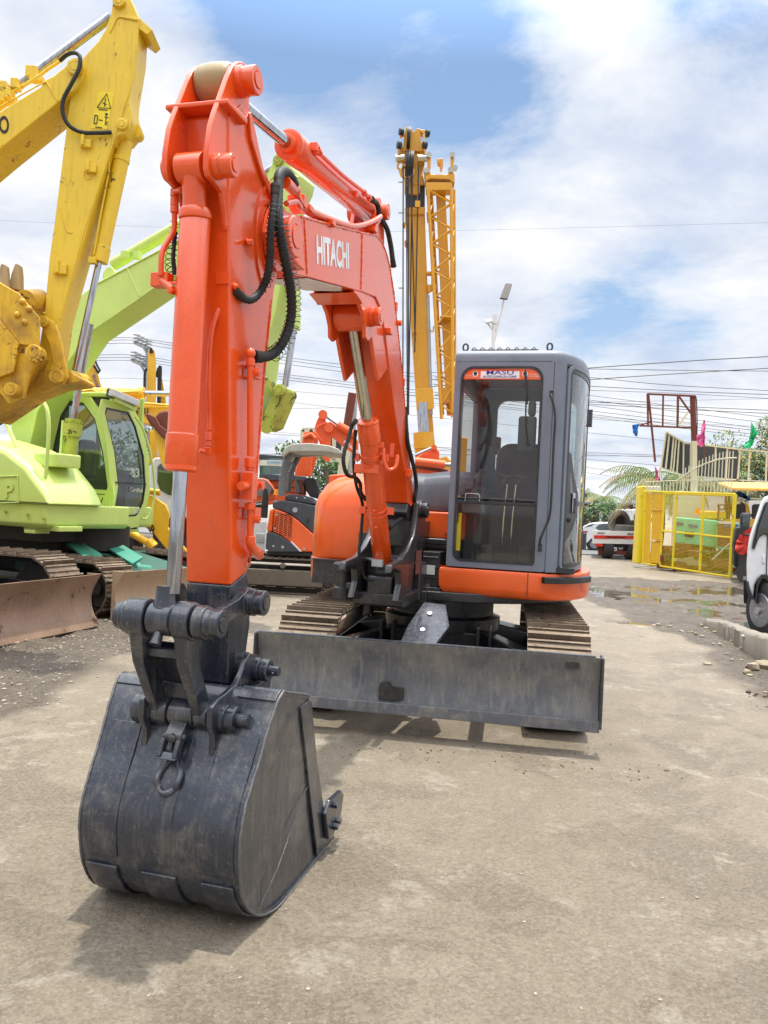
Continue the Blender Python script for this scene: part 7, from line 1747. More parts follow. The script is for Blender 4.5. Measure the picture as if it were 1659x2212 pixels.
flag([(1540, 1355), (1560, 1400), (1545, 1560), (1500, 1560), (1470, 1595), (1420, 1585), (1390, 1550), (1400, 1490), (1430, 1430), (1480, 1395)], 20.9, 'red_cloth', 'red cloth draped over the side of the dark truck', 'cloth')
# =================================================================== white truck with KEEP DISTANCE tailboard
z10 = lambda x, y: (1244.2 + x * .25, 1023 + y * .25)
Z10 = lambda pts: [z10(x, y) for x, y in pts]
YT = 31.0
tk = thing('pickup_truck', 'white dropside truck carrying old tyres, red warning strip on its tailboard', 'truck', (at(*z10(400, 600), YT).x, YT + 1.5, GZ))
tb = fpoly(YT, Z10([(142, 492), (545, 500), (545, 612), (140, 603)]), .06, 'tailboard', 'white', tk, .01)
fpoly(YT + .05, Z10([(142, 560), (560, 565), (560, 605), (142, 600)]), 3.0, 'cargo_bed', 'white', tk, .02)
fpoly(YT - .02, Z10([(155, 533), (545, 540), (545, 566), (155, 562)]), .02, 'warning_strip', 'red', tb, 0)
a = MB(parent_inv(tb)); text_fit(a, 'KEEP DISTANCE', at(*z10(262, 556), YT - .03), at(*z10(425, 559), YT - .03), at(*z10(262, 541), YT - .03), .02, .01); a.build('warning_lettering', 'black_decal', tb)
a = MB(parent_inv(tb)); text_fit(a, 'MASU', at(*z10(188, 521), YT - .02), at(*z10(246, 522), YT - .02), at(*z10(188, 507), YT - .02), .02, .01); text_fit(a, 'MASU', at(*z10(446, 530), YT - .02), at(*z10(506, 531), YT - .02), at(*z10(446, 514), YT - .02), .02, .01); a.build('tailboard_lettering', 'rust', tb)
a = MB(parent_inv(tk)); fpoly(YT + .1, Z10([(180, 605), (545, 612), (545, 640), (185, 640)]), 2.6, 'chassis', 'chain', tk, .02)
for x0, x1 in ((165, 232), (475, 545)):
    fpoly(YT, Z10([(x0, 603), (x1, 605), (x1, 632), (x0, 630)]), .08, 'tail_lamp', 'red', tk, .01)
fpoly(YT - .02, Z10([(252, 635), (352, 638), (352, 668), (252, 666)]), .02, 'number_plate', 'white_decal', tk, 0)
a = MB(parent_inv(tk)); text_fit(a, 'KAT 8468', at(*z10(262, 660), YT - .03), at(*z10(344, 662), YT - .03), at(*z10(262, 644), YT - .03), .02, .005); a.build('plate_number', 'black_decal', tk)
fpoly(YT + .2, Z10([(188, 632), (255, 635), (240, 712), (190, 706)]), .03, 'mud_flap', 'rust', tk, 0)
for x0, x1, dY in ((222, 305, .3), (425, 490, .3)):
    a = MB(parent_inv(tk)); p = at(*z10((x0 + x1) / 2, 715), YT + dY); wd = at(*z10(x1, 715), YT + dY).x - at(*z10(x0, 715), YT + dY).x; p.z = GZ + .38; a.lathe(p - V((wd / 2, 0, 0)), p + V((wd / 2, 0, 0)), [(0, .2), (0, .32), (.05, .38), (wd - .05, .38), (wd, .32), (wd, .2)], 20); a.build('wheel', 'tyre', tk)
a = MB(parent_inv(tk)); q_ = at(*z10(450, 690), YT + .2); a.tube([at(*z10(x, y), YT + .15) for x, y in [(345, 650), (380, 670), (420, 640), (450, 670), (370, 690)]], .035, 6); a.box(q_, (2.0, .15, .15)); a.build('axle', 'rust', tk)
a = MB(parent_inv(tk)); P = [at(*z10(x, y), YT + 3.1) for x, y in [(415, 335), (430, 308), (545, 310), (600, 315), (600, 560), (410, 560)]]; a.prism(P, (0, 1.5, 0)); cb_ = a.build('cab_body', 'white', tk, bevel=.05)
fpoly(YT + 3.05, Z10([(502, 355), (515, 348), (560, 350), (560, 398), (500, 398)]), .05, 'rear_window', 'glass_dark', tk, .01)
def tyre(px, py, Y, flat, label):
    a = MB(); p = at(*z10(px, py), Y); ax = V((0, 0, 1)) if flat else V((.35, -.9, 0)).normalized(); w_ = .14
    a.lathe(p - ax * w_, p + ax * w_, [(0, .30), (0, .44), (.04, .50), (.10, .52), (.18, .52), (.24, .50), (.28, .44), (.28, .30), (.20, .27), (.08, .27), (0, .30)], 28)
    return tag(a.build('tyre', 'tyre'), label, 'tyre', 'old tyres on the truck bed')
M['tyre_old'] = plain('dusty_tyre', (.13, .115, .10), .9)
for px_, py_, dY, fl, lb in ((372, 420, .9, False, 'dusty tyre standing upright at the left of the truck load'), (430, 472, .8, True, 'dusty tyre lying flat at the bottom of the truck load'), (500, 430, 1.3, True, 'dusty tyre lying on top of the flat tyres'), (530, 475, 1.2, True, 'dusty tyre lying flat at the right of the truck load')):
    o = tyre(px_, py_, YT + dY, fl, lb); o.data.materials[0] = M['tyre_old']
# white sedan on the road
def sedan():
    Yc = 38.0; c = thing('parked_car', 'white sedan on the road behind the dropside truck', 'car', (at(*z10(180, 600), Yc).x, Yc + .8, GZ))
    body = [(10, 520), (12, 495), (55, 475), (110, 462), (230, 418), (300, 420), (420, 470), (470, 500), (480, 600), (20, 600)]
    body = [(-60, 600), (-58, 500), (-20, 480), (60, 462), (120, 430), (200, 419), (300, 422), (420, 470), (470, 510), (478, 600)]
    fpoly(Yc, Z10(body), 1.6, 'body', 'white', c, .08)
    fpoly(Yc - .01, Z10([(165, 470), (200, 440), (250, 430), (300, 432), (340, 470), (300, 490), (200, 490)]), .04, 'side_window', 'glass_dark', c, .01)
    fpoly(Yc - .01, Z10([(62, 466), (110, 440), (170, 428), (130, 458)]), .3, 'rear_window', 'glass_dark', c, .01)
    fpoly(Yc - .02, Z10([(40, 495), (110, 495), (85, 512), (40, 512)]), .04, 'tail_lamp', 'red', c, .01)
    for x_ in (158, 395):
        a = MB(parent_inv(c)); p = at(*z10(x_, 600), Yc - .02); p.z = GZ + .33; a.lathe(p, p + V((0, .22, 0)), [(0, .2), (0, .28), (.03, .33), (.22, .33)], 24); w_ = a.build('wheel', 'tyre', c); a = MB(parent_inv(c)); a.cyl(p + V((0, -.01, 0)), p + V((0, .05, 0)), .21, n=10); a.build('rim', 'hub', c)
    return c
sedan()
# =================================================================== white truck at the right edge
z11 = lambda x, y: (1465.5 + x * .175, 1023 + y * .175)
Z11 = lambda pts: [z11(x, y) for x, y in pts]
YW = 10.9
wt2 = thing('lorry', 'white lorry cab cut off by the right edge of the photo', 'truck', (at(1700, 1300, YW).x, YW, GZ))
IMw = parent_inv(wt2)
body = [(840, 1130), (845, 1350), (850, 1380), (925, 1550), (945, 1380), (985, 1310), (1040, 1270), (1110, 1265), (2150, 1265), (2150, 270), (1110, 270), (1060, 290), (1025, 345), (985, 470), (920, 660), (880, 790), (860, 900), (850, 1000)]
P = [at(*z11(x, y), YW) for x, y in body]; a = MB(IMw); a.prism(P, (.9, 1.9, 0)); a.build('cab_body', 'white', wt2, bevel=.04)
M['win_sky'] = M['glass_dark']
def wq(pts, off, name, mat, d=.03, bevel=.004):
    P = [at(*z11(x, y), YW) + V((0, off, 0)) for x, y in pts]; a = MB(IMw); a.prism(P, (d * .46, d, 0)); return a.build(name, mat, wt2, bevel=bevel)
wq([(1110, 345), (1065, 355), (1040, 400), (955, 640), (905, 850), (895, 920), (925, 938), (960, 850), (985, 790), (1040, 750), (1110, 765)], -.03, 'window_seal', 'black')
wq([(1300, 365), (1110, 365), (1078, 372), (1055, 415), (990, 600), (960, 700), (940, 830), (985, 770), (1040, 735), (1110, 745), (1300, 750)], -.045, 'side_window', 'glass_dark', .012)
wq([(820, 1330), (845, 1320), (855, 1420), (900, 1520), (945, 1550), (940, 1610), (925, 1570), (850, 1520), (828, 1470)], -.05, 'bumper', 'int_black', .2, .02)
wq([(925, 1560), (935, 1420), (960, 1300), (1000, 1245), (1060, 1240), (1110, 1290), (1200, 1300), (1200, 1340), (1090, 1340), (1040, 1290), (1000, 1310), (965, 1400), (945, 1600)], -.05, 'wheel_arch', 'int_black', .5, .01)
wq([(1030, 1010), (1062, 1015), (1058, 1120), (1030, 1100)], -.02, 'door_handle', 'white', .03, .01)
a = MB(IMw); p0 = at(*z11(1105, 620), YW - .01); p1 = at(*z11(1085, 1270), YW - .01); a.beam(p0, p1, .012, .01, (0, 1, 0)); a.build('door_gap', 'black', wt2)
fpoly(YW + .05, Z11([(2170, 500), (4200, 500), (4200, 1150), (2170, 1150)]), 1.8, 'cargo_bed', 'white', wt2, .03)
fpoly(YW + .15, Z11([(1400, 1180), (4150, 1180), (4150, 1330), (1400, 1330)]), 1.5, 'chassis', 'int_black', wt2, .02)
a = MB(IMw); q_ = at(*z11(3500, 1600), YW); q_.z = GZ + .38; a.lathe(q_, q_ + V((.1, .25, 0)), [(0, .2), (0, .34), (.03, .38), (.22, .38), (.26, .34)], 28); a.build('rear_wheel', 'tyre', wt2)
c = at(*z11(1035, 1680), YW); rr = c.z - GZ; rr = min(.40, max(.34, rr))
ax = V((1, .28, 0)).normalized(); ax = V((.97, .12, 0)).normalized()
c = V((at(*z11(1000, 1650), YW).x, YW - .02, GZ + .38))
a = MB(IMw); a.lathe(c, c + ax * .24, [(0, .24), (.0, .33), (.03, .385), (.08, .39), (.2, .39), (.24, .36)], 36)
wh = a.build('wheel', 'tyre', wt2)
a = MB(IMw); a.lathe(c - ax * .012, c + ax * .1, [(0, .235), (.012, .245), (.03, .225), (.04, .16), (.02, .12), (.01, .08), (.01, .001)], 32); rim = a.build('rim', 'hub', wh)
a = MB(IMw); u_ = ax.orthogonal().normalized(); v_ = ax.cross(u_)
for k in range(6): q = c + (u_ * math.cos(k * PI / 3) + v_ * math.sin(k * PI / 3)) * .10; a.cyl(q - ax * .02, q + ax * .02, .018, n=8)
a.cyl(c - ax * .05, c + ax * .02, .05); a.build('wheel_nut', 'steel', rim)
wq([(1090, 1640), (1300, 1640), (1300, 1690), (1075, 1690)], .12, 'red_reflector', 'red', .05)
wq([(945, 1340), (1300, 1340), (1300, 1640), (950, 1640)], .35, 'wheel_well', 'int_black', .8, 0)
# kerb wall
kb_ = thing('concrete_kerb', 'long broken concrete kerb running to the right edge', 'kerb', tuple(gnd(1600, 1400)))
a = MB(parent_inv(kb_)); pts = [(1518, 1338, 1345), (1540, 1341, 1364), (1575, 1350, 1386), (1600, 1362, 1402), (1659, 1380, 1440), (1760, 1420, 1520)]
rk = random.Random(8); rings = []
for i, (x_, yt, yb) in enumerate(pts):
    f = gnd(x_, yb); h = (CAM.z - f.z) ; top = at(x_, yt, f.y).z - GZ; 
    w_ = .22; top = max(.05, min(.34, top)); back_ = V((.9, .42, 0)) * w_
    for sub in range(1):
        rings.append([f + V((0, 0, -.05)), f + V((0, 0, top - .03)), f + V((.03, .02, top)), f + back_ + V((0, 0, top + rk.uniform(-.01, .01))), f + back_ + V((0, 0, -.05))])
def densify(rings, k):
    out = []
    for r0, r1 in zip(rings, rings[1:]):
        for i in range(k):
            t = i / k; out.append([p.lerp(q, t) + V((noise.noise(p * 3 + V((t * 9, 0, j))) * .03, noise.noise(p * 3 + V((3, t * 9, j))) * .03, noise.noise(p * 5 + V((t * 7, 5, j))) * .025 if 0 < j < 4 else 0)) for j, (p, q) in enumerate(zip(r0, r1))])
    out.append(rings[-1]); return out
a.loft(densify(rings, 9)); M['kerb'] = paint('old_concrete', (.23, .205, .165), .85, 0, .6, (.16, .13, .10), bump=.5, sc_=5, spots=.1, spotcol=(.12, .10, .08)); a.build('kerb_wall', 'kerb', kb_, smooth=50)
P = [gnd(1598, 1394) + V((.02, .03, .36)), gnd(1640, 1402) + V((.05, .02, .34)), gnd(1640, 1402) + V((.12, .15, .35)), gnd(1598, 1394) + V((.1, .18, .37))]
P = [at(1600, 1374, gnd(1612, 1408).y), at(1640, 1384, gnd(1612, 1408).y), at(1642, 1378, gnd(1612, 1408).y + .25), at(1610, 1372, gnd(1612, 1408).y + .25)]
a = MB(); a.prism(P, (0, 0, .012)); tag(a.build('paper', 'label'), 'white sheet of paper lying on the concrete kerb', 'paper')
# stones
def stone(mb, p, r, rg):
    n = 7; o = MB(); o.ball((0, 0, 0), 1, n)
    sx = V((rg.uniform(.7, 1.3), rg.uniform(.6, 1.2), rg.uniform(.4, .8))) * r; sd_ = V((rg.random() * 20, 0, 0)); rt = Matrix.Rotation(rg.random() * 6, 3, 'Z')
    mb.add([V(p) + rt @ V((v.x * sx.x, v.y * sx.y, v.z * sx.z)) * (1 + noise.noise(v * 1.3 + sd_) * .5) for v in o.v], o.f)
M['stone'] = paint('pale_stone', (.30, .25, .17), .85, 0, .5, (.2, .15, .1), bump=.4, sc_=14); M['stone2'] = plain('gravel_stone', (.30, .26, .21), .9); M['clod'] = plain('dark_soil_clod', (.075, .05, .035), .95)
rs_ = random.Random(21)
for (x_, y_, r_, lb) in ((1625, 1444, .075, 'large pale rock leaning against the kerb'), (1650, 1440, .095, 'largest pale rock beside the kerb at the right edge'), (1612, 1455, .045, 'small yellowish rock in front of the kerb rocks')):
    a = MB(); stone(a, gnd(x_, y_ + 4) + V((0, 0, .04)), r_, rs_); tag(a.build('rock', 'stone', smooth=50), lb, 'rock')
def scatter(n, reg, rmin, rmax, mat, name, label, prob=None):
    a = MB(); k = 0; tries = 0
    base = MB(); base.ball((0, 0, 0), 1, 3)
    while k < n and tries < n * 30:
        tries += 1; x = rs_.uniform(reg[0], reg[1]); y = rs_.uniform(reg[2], reg[3])
        if prob and rs_.random() > prob(x, y): continue
        r = rmin * (rmax / rmin) ** (rs_.random() ** 2.2); s3 = V((rs_.uniform(.7, 1.3), rs_.uniform(.7, 1.3), rs_.uniform(.45, .8))) * r; rt = Matrix.Rotation(rs_.random() * 6, 3, 'Z'); z = height(x, y)
        a.add([V((x, y, z + r * .15)) + rt @ V((v.x * s3.x, v.y * s3.y, v.z * s3.z)) for v in base.v], base.f); k += 1
    return tag(a.build(name, mat, smooth=60), label, 'gravel', kind='stuff')
scatter(3600, (-6, -1.2, 4.3, 10), .005, .022, 'stone2', 'gravel', 'loose gravel beside the rusty blades on the left', lambda x, y: mudmask(x, y) ** 2)
scatter(5200, (1.5, 12, 4.5, 22), .006, .035, 'stone2', 'gravel', 'loose gravel over the muddy margins of the yard', lambda x, y: max(.02, mudmask(x, y)) if pudd(x, y) < -.15 else 0)
scatter(420, (2.2, 6.5, 5.4, 12), .012, .05, 'stone', 'pale_gravel', 'pale stone chips along the kerb', lambda x, y: mudmask(x, y) ** 2)
scatter(130, (-.2, 1.9, 4.6, 5.5), .003, .011, 'clod', 'soil_clods', 'dark soil crumbs on the concrete in front of the blade', lambda x, y: 1 if abs(y - 4.9 + .12 * x) < .16 else .12)
scatter(500, (-1.6, 3.5, 1.8, 5), .002, .009, 'stone2', 'grit', 'fine grit scattered on the concrete')
scatter(240, (2.6, 4.2, 5.2, 7.2), .008, .04, 'clod', 'mud_clods', 'dark mud clods at the right of the concrete', lambda x, y: mudmask(x, y))
# road beyond the gate
rm_, t, bs, tc, out = newmat('wet_asphalt'); n_ = noise_n(t, tc, 3, 6, .7); t.links.new(mixc(t, ramp(t, n_, [(.3, 0.), (.7, 1.)]), (.10, .10, .10), (.20, .195, .19)), bs.inputs['Base Color']); bs.inputs['Roughness'].default_value = .45; M['asphalt'] = rm_
a = MB(); a.bb(-60, 80, 33.5, 45, GZ - .02, GZ + .03); stat(a.build('road', 'asphalt'))
# shed across the road
sh_ = thing('roadside_shed', 'low roadside shed with corrugated roof and rusted posts across the road', 'building', (at(1330, 1100, 48).x, 49, GZ))
IMh = parent_inv(sh_)
def hpoly(pts, Y, d, name, mat, bevel=0): return fpoly(Y, Z10(pts), d, name, mat, sh_, bevel)
a = MB(IMh)
for k in range(60): x0 = -10 + k * 9.2; a.prism([at(*z10(x0, 238 + k * .35), 47), at(*z10(x0 + 5, 236 + k * .35), 47), at(*z10(x0 + 9.2, 238 + k * .35), 47), at(*z10(x0 + 9.2, 250 + k * .35), 47), at(*z10(x0, 250 + k * .35), 47)], (0, 4.5, -.2))
a.build('roof', 'roofing', sh_)
hpoly([(60, 262), (560, 285), (560, 300), (60, 276)], 47.1, .15, 'fascia', 'rust'); hpoly([(255, 280), (560, 290), (560, 420), (255, 415)], 50, .1, 'back_wall', 'wallboard'); hpoly([(285, 325), (325, 325), (325, 415), (285, 415)], 49.9, .05, 'door', 'white'); hpoly([(310, 300), (365, 295), (370, 340), (330, 350)], 49.8, .05, 'tarp', 'roofing')
a = MB(IMh)
for x_ in (70, 160, 245, 255, 400, 480): a.beam(at(*z10(x_, 270), 47.3), V((at(*z10(x_, 270), 47.3).x, 47.3, GZ)), .14, .14, (0, 1, 0))
for p, q in (((70, 300), (150, 270)), ((150, 270), (245, 330)), ((70, 340), (160, 300)), ((160, 350), (245, 290)), ((400, 300), (480, 340)), ((260, 380), (280, 290))): a.beam(at(*z10(*p), 47.3), at(*z10(*q), 47.3), .10, .08, (0, 1, 0))
a.build('posts', 'rust', sh_)
# =================================================================== trees
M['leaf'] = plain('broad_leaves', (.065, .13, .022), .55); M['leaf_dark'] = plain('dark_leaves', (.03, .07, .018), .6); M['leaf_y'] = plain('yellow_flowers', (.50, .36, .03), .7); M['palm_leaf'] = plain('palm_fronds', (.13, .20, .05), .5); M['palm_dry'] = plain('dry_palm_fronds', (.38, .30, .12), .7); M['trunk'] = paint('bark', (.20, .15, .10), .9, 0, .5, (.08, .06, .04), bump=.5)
for k in ():
    b_ = M[k].node_tree.nodes['Principled BSDF']; b_.inputs['Transmission Weight'].default_value = 0; b_.inputs['Subsurface Weight'].default_value = 0
def leafy(o_, c, rad, n, size, mats, rg, blobs=9):
    cs = [(V((rg.gauss(0, .42) * rad[0], rg.gauss(0, .42) * rad[1], rg.gauss(0, .38) * rad[2])), rg.uniform(.28, .5)) for _ in range(blobs)]
    bs_ = [MB() for _ in mats]
    for k in range(n):
        cc, rr_ = rg.choice(cs); d = V((rg.gauss(0, 1), rg.gauss(0, 1), rg.gauss(0, 1))).normalized() * (rg.random() ** .4) * rr_
        p = V(c) + cc + V((d.x * rad[0], d.y * rad[1], d.z * rad[2]))
        u = V((rg.uniform(-1, 1), rg.uniform(-1, 1), rg.uniform(-1, 1))).normalized() * size * rg.uniform(.6, 1.4); w_ = u.orthogonal().normalized() * size * .5
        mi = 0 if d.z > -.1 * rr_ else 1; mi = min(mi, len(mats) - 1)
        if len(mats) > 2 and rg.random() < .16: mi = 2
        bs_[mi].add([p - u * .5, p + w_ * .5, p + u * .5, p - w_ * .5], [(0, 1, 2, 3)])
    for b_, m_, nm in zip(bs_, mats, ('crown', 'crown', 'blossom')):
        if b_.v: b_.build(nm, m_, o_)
def tree(x, y, h, rad, n, size, mats, label, seed, group=None):
    rg = random.Random(seed); o = thing('tree', label, 'tree', (x, y, GZ), 0, group); a = MB()
    for k in range(5):
        e = V((rg.gauss(0, rad[0] * .5), rg.gauss(0, rad[1] * .5), h + rg.uniform(-.3, .5) * rad[2])); a.tube(smoothpath([V((0, 0, 0)), V((0.05, 0, h * .45)), e * .75 + V((0, 0, h * .1)), e], 4), .12, 6, rf=lambda i: max(.03, .16 - i * .011))
    a.build('trunk', 'trunk', o); leafy(o, (0, 0, h), rad, n, size, mats, rg); return o
def px_tree(px, py, Y, rad, n, size, mats, label, seed): p = at(px, py, Y); return tree(p.x, Y, p.z - GZ, rad, n, size, mats, label, seed)
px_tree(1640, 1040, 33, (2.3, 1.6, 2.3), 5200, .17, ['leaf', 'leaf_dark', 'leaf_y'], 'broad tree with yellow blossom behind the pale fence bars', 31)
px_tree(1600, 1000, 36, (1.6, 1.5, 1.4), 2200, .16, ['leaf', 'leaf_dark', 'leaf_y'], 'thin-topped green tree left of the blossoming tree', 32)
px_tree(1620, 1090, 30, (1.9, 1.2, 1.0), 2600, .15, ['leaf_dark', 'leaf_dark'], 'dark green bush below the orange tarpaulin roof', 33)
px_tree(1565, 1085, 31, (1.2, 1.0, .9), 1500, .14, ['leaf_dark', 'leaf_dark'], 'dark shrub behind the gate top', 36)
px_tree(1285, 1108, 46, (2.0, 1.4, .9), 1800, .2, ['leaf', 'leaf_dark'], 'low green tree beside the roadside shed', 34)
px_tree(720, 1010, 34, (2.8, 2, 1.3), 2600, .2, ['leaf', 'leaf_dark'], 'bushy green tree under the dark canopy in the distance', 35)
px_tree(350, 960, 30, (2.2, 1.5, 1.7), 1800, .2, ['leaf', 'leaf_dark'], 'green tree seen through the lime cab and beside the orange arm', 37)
def palm(px, py, Y, L, n, label, seed, dry=.3):
    rg = random.Random(seed); top = at(px, py, Y); o = thing('palm_tree', label, 'palm', (top.x, Y, GZ)); h = top.z - GZ; a = MB()
    a.tube(smoothpath([V((0, 0, 0)), V((.1, 0, h * .5)), V((0, 0, h))], 6), .16, 8); a.build('trunk', 'trunk', o)
    g_, d_ = MB(), MB()
    for k in range(n):
        an = 2 * PI * k / n + rg.uniform(-.2, .2); el = rg.uniform(-.3, .9); dry_ = rg.random() < dry or el < -.1; mb = d_ if dry_ else g_
        P = []; d = V((math.cos(an) * math.cos(el), math.sin(an) * math.cos(el), math.sin(el))); p = V((0, 0, h))
        for i in range(14): P.append(p.copy()); p = p + d * L / 13; d = (d + V((0, 0, -.13))).normalized()
        mb.tube(P, .015, 4)
        for i in range(1, 13):
            t = (P[i + 1] - P[i]).normalized(); sdv = t.cross(V((0, 0, 1))).normalized()
            for s_ in (-1, 1):
                for q in (0, .5):
                    b0 = P[i].lerp(P[i + 1], q); l = L * .26 * math.sin(PI * min(.95, (i + q) / 13 + .08)); tip = b0 + sdv * s_ * l * .55 + t * l * .35 + V((0, 0, -l * .75 * rg.uniform(.7, 1.2)))
                    mb.add([b0, b0 + t * .05, tip], [(0, 1, 2)])
    g_.build('crown', 'palm_leaf', o)
    if d_.v: d_.build('dry_fronds', 'palm_dry', o)
    return o
palm(*z9(790, 1010), 31, 2.7, 30, 'large drooping palm with yellowing fronds behind the gate post', 41, .35)
palm(*z9(1000, 1020), 30, 2.4, 16, 'palm behind the dark boards beside the column', 42, .3)
palm(*z9(1180, 1030), 30, 2.0, 14, 'low palm behind the gate pickets', 43, .5)
palm(*z9(270, 1160), 52, 2.2, 12, 'small distant palm above the shed roof, nearest the grey cab', 44, .1)
palm(*z9(180, 1100), 60, 2.6, 12, 'distant palm almost hidden by the grey cab door', 45, .1)
# =================================================================== power lines
pl_n = thing('utility_pole', 'steel power pole with two insulator crossarms in the distance behind the yellow arm', 'pole', (at(322, 900, 45).x, 45, GZ))
z12 = lambda x, y: (154.8 + x * .14, 718.9 + y * .14)
a = MB(parent_inv(pl_n)); a.cyl(at(*z12(1180, 240), 45), V((at(*z12(1180, 240), 45).x, 45, GZ)), .14, n=10); a.build('shaft', 'steel', pl_n)
for yy, k in ((160, 0), (430, 1)):
    a = MB(parent_inv(pl_n)); x0 = 985 - k * 40; a.beam(at(*z12(x0, yy), 43), at(*z12(x0 + 230, yy + 110), 46), .18, .12); a.beam(at(*z12(x0 + 120, yy + 60), 44.5), at(*z12(x0 + 220, yy + 240), 45.4), .08, .08); ca = a.build('crossarm', 'steel', pl_n)
    for i in range(4):
        a = MB(parent_inv(ca) if False else parent_inv(pl_n)); q = at(*z12(x0 + 15 + i * 62, yy - 15 + i * 28), 43 + i * .8)
        for j in range(3): a.cyl(q + V((0, 0, j * .2)), q + V((0, 0, j * .2 + .06)), .22, .10, n=10)
        a.build('insulator', 'steel', ca)
def wire(pts, Y0, Y1, label, sag=0.0, r=.016):
    if pts[0][0] > 700: (xa, ya), (xb, yb) = pts[0], pts[1]; pts = [(xa - 330, ya - (yb - ya) / (xb - xa) * 330)] + pts
    (xa, ya), (xb, yb) = pts[-2], pts[-1]; pts = pts + [(xb + 900, yb + (yb - ya) / (xb - xa) * 900)]
    a = MB(); P = []
    n = len(pts)
    for i, (x, y) in enumerate(pts): P.append(at(x, y, Y0 + (Y1 - Y0) * i / (n - 1)))
    a.tube(smoothpath(P, 5) if n > 2 else P, r * .75, 4)
    return tag(a.build('power_line', 'wire'), label, 'cable', 'power lines crossing the yard')
lines = [([(-40, 474), (300, 489), (830, 500), (1700, 480)], 40, 40, .006), ([(200, 731), (292, 730), (400, 745), (760, 790)], 43, 44, .02), ([(200, 737), (292, 735), (400, 750), (760, 797)], 43, 44, .02), ([(200, 744), (292, 742), (400, 757), (760, 806)], 44, 45, .02),
         ([(180, 768), (290, 767), (400, 783), (760, 826)], 43, 44, .02), ([(180, 774), (290, 773), (400, 788), (760, 832)], 43, 44, .02), ([(180, 780), (290, 779), (400, 794), (760, 838)], 44, 45, .02), ([(205, 818), (330, 820), (760, 856)], 44, 44, .012),
         ([(1230, 800), (1272, 795), (1500, 779), (1700, 768)], 30, 28, .022), ([(1230, 798), (1272, 797), (1480, 800), (1700, 802)], 30, 28, .014), ([(1230, 820), (1272, 820), (1450, 808), (1700, 793)], 30, 28, .02), ([(1270, 815), (1450, 832), (1700, 846)], 31, 29, .016),
         ([(1270, 834), (1470, 845), (1700, 854)], 34, 33, .02), ([(1270, 843), (1470, 850), (1700, 863)], 34, 33, .014), ([(1270, 868), (1470, 878), (1700, 888)], 34, 33, .02), ([(1270, 873), (1470, 884), (1700, 895)], 34, 33, .02),
         ([(860, 975), (1000, 972), (1270, 978), (1420, 983)], 40, 40, .016), ([(860, 982), (1270, 983), (1420, 987)], 40, 40, .016), ([(560, 930), (860, 960), (1260, 1020), (1400, 1040)], 42, 42, .012), ([(560, 990), (680, 985), (860, 985)], 42, 42, .012), ([(575, 860), (700, 878), (860, 894)], 36, 36, .012), ([(575, 884), (860, 878)], 36, 36, .010), ([(575, 937), (700, 945), (760, 950)], 36, 36, .014),
         ([(1270, 1010), (1420, 1030)], 38, 38, .012), ([(1080, 880), (1270, 905), (1500, 915)], 38, 38, .010)]
ords = ['thin wire high across the whole sky behind the booms'] + ['power line from the steel pole, upper set'] * 3 + ['power line from the steel pole, lower set'] * 3 + ['thin single wire below the two sets left of the orange arm']
for i, (pts, y0, y1, r_) in enumerate(lines):
    lb = ords[i] if i < len(ords) else ('dark power line sloping up to the right above the rusted frame' if i in (8, 10) else 'thin overhead wire in the bundle behind the cab and rusted frame')
    wire(pts, y0, y1, lb, r=r_)
# =================================================================== sky, sun, camera
w = bpy.data.worlds.new('World'); sc.world = w; w.use_nodes = True
t = w.node_tree; t.nodes.clear()
out = nd(t, 'ShaderNodeOutputWorld'); bg = nd(t, 'ShaderNodeBackground')
SUN_EL, SUN_AZ = 84.5, 22.0     # sun behind the machines, a little to the right
sky = nd(t, 'ShaderNodeTexSky'); sky.sky_type = 'NISHITA'; sky.sun_disc = False
sky.sun_elevation = R(SUN_EL); sky.sun_rotation = R(SUN_AZ); sky.air_density = 1.0; sky.dust_density = 1.2; sky.ozone_density = 1.5
tc = nd(t, 'ShaderNodeTexCoord').outputs['Generated']
sp = nd(t, 'ShaderNodeSeparateXYZ'); t.links.new(tc, sp.inputs[0])
def mth(op, a, b=None, c=None, clamp=False):
    m = nd(t, 'ShaderNodeMath', operation=op); m.use_clamp = clamp
    for i, v in enumerate((a, b, c)):
        if v is None: continue
        if isinstance(v, (int, float)): m.inputs[i].default_value = v
        else: t.links.new(v, m.inputs[i])
    return m.outputs[0]
zz = mth('MAXIMUM', mth('ADD', sp.outputs[2], .16), .05)
cb = nd(t, 'ShaderNodeCombineXYZ'); t.links.new(mth('DIVIDE', sp.outputs[0], zz), cb.inputs[0]); t.links.new(mth('DIVIDE', sp.outputs[1], zz), cb.inputs[1])
def nz(scale, det, rough, dist, off=(0, 0, 0)):
    mp = nd(t, 'ShaderNodeMapping'); mp.inputs['Location'].default_value = off; t.links.new(cb.outputs[0], mp.inputs[0])
    return noise_n(t, mp.outputs[0], scale, det, rough, dist)
n1 = nz(1.1, 12, .64, .25, (3.1, .7, 0)); n2 = nz(1.5, 9, .6, .3, (1.2, 4.0, 0)); n3 = nz(.8, 8, .6, .4, (7, 2, 0))
def bump(azd, eld, rad):
    """soft patch of the sky round a direction"""
    d = V((math.sin(R(azd)) * math.cos(R(eld)), math.cos(R(azd)) * math.cos(R(eld)), math.sin(R(eld))))
    v = nd(t, 'ShaderNodeVectorMath', operation='DISTANCE'); t.links.new(tc, v.inputs[0]); v.inputs[1].default_value = d
    mr = nd(t, 'ShaderNodeMapRange'); mr.interpolation_type = 'SMOOTHSTEP'; t.links.new(v.outputs['Value'], mr.inputs[0])
    mr.inputs[1].default_value = 0; mr.inputs[2].default_value = rad; mr.inputs[3].default_value = 1; mr.inputs[4].default_value = 0
    return mr.outputs[0]
cov = mth('ADD', n1, .12)
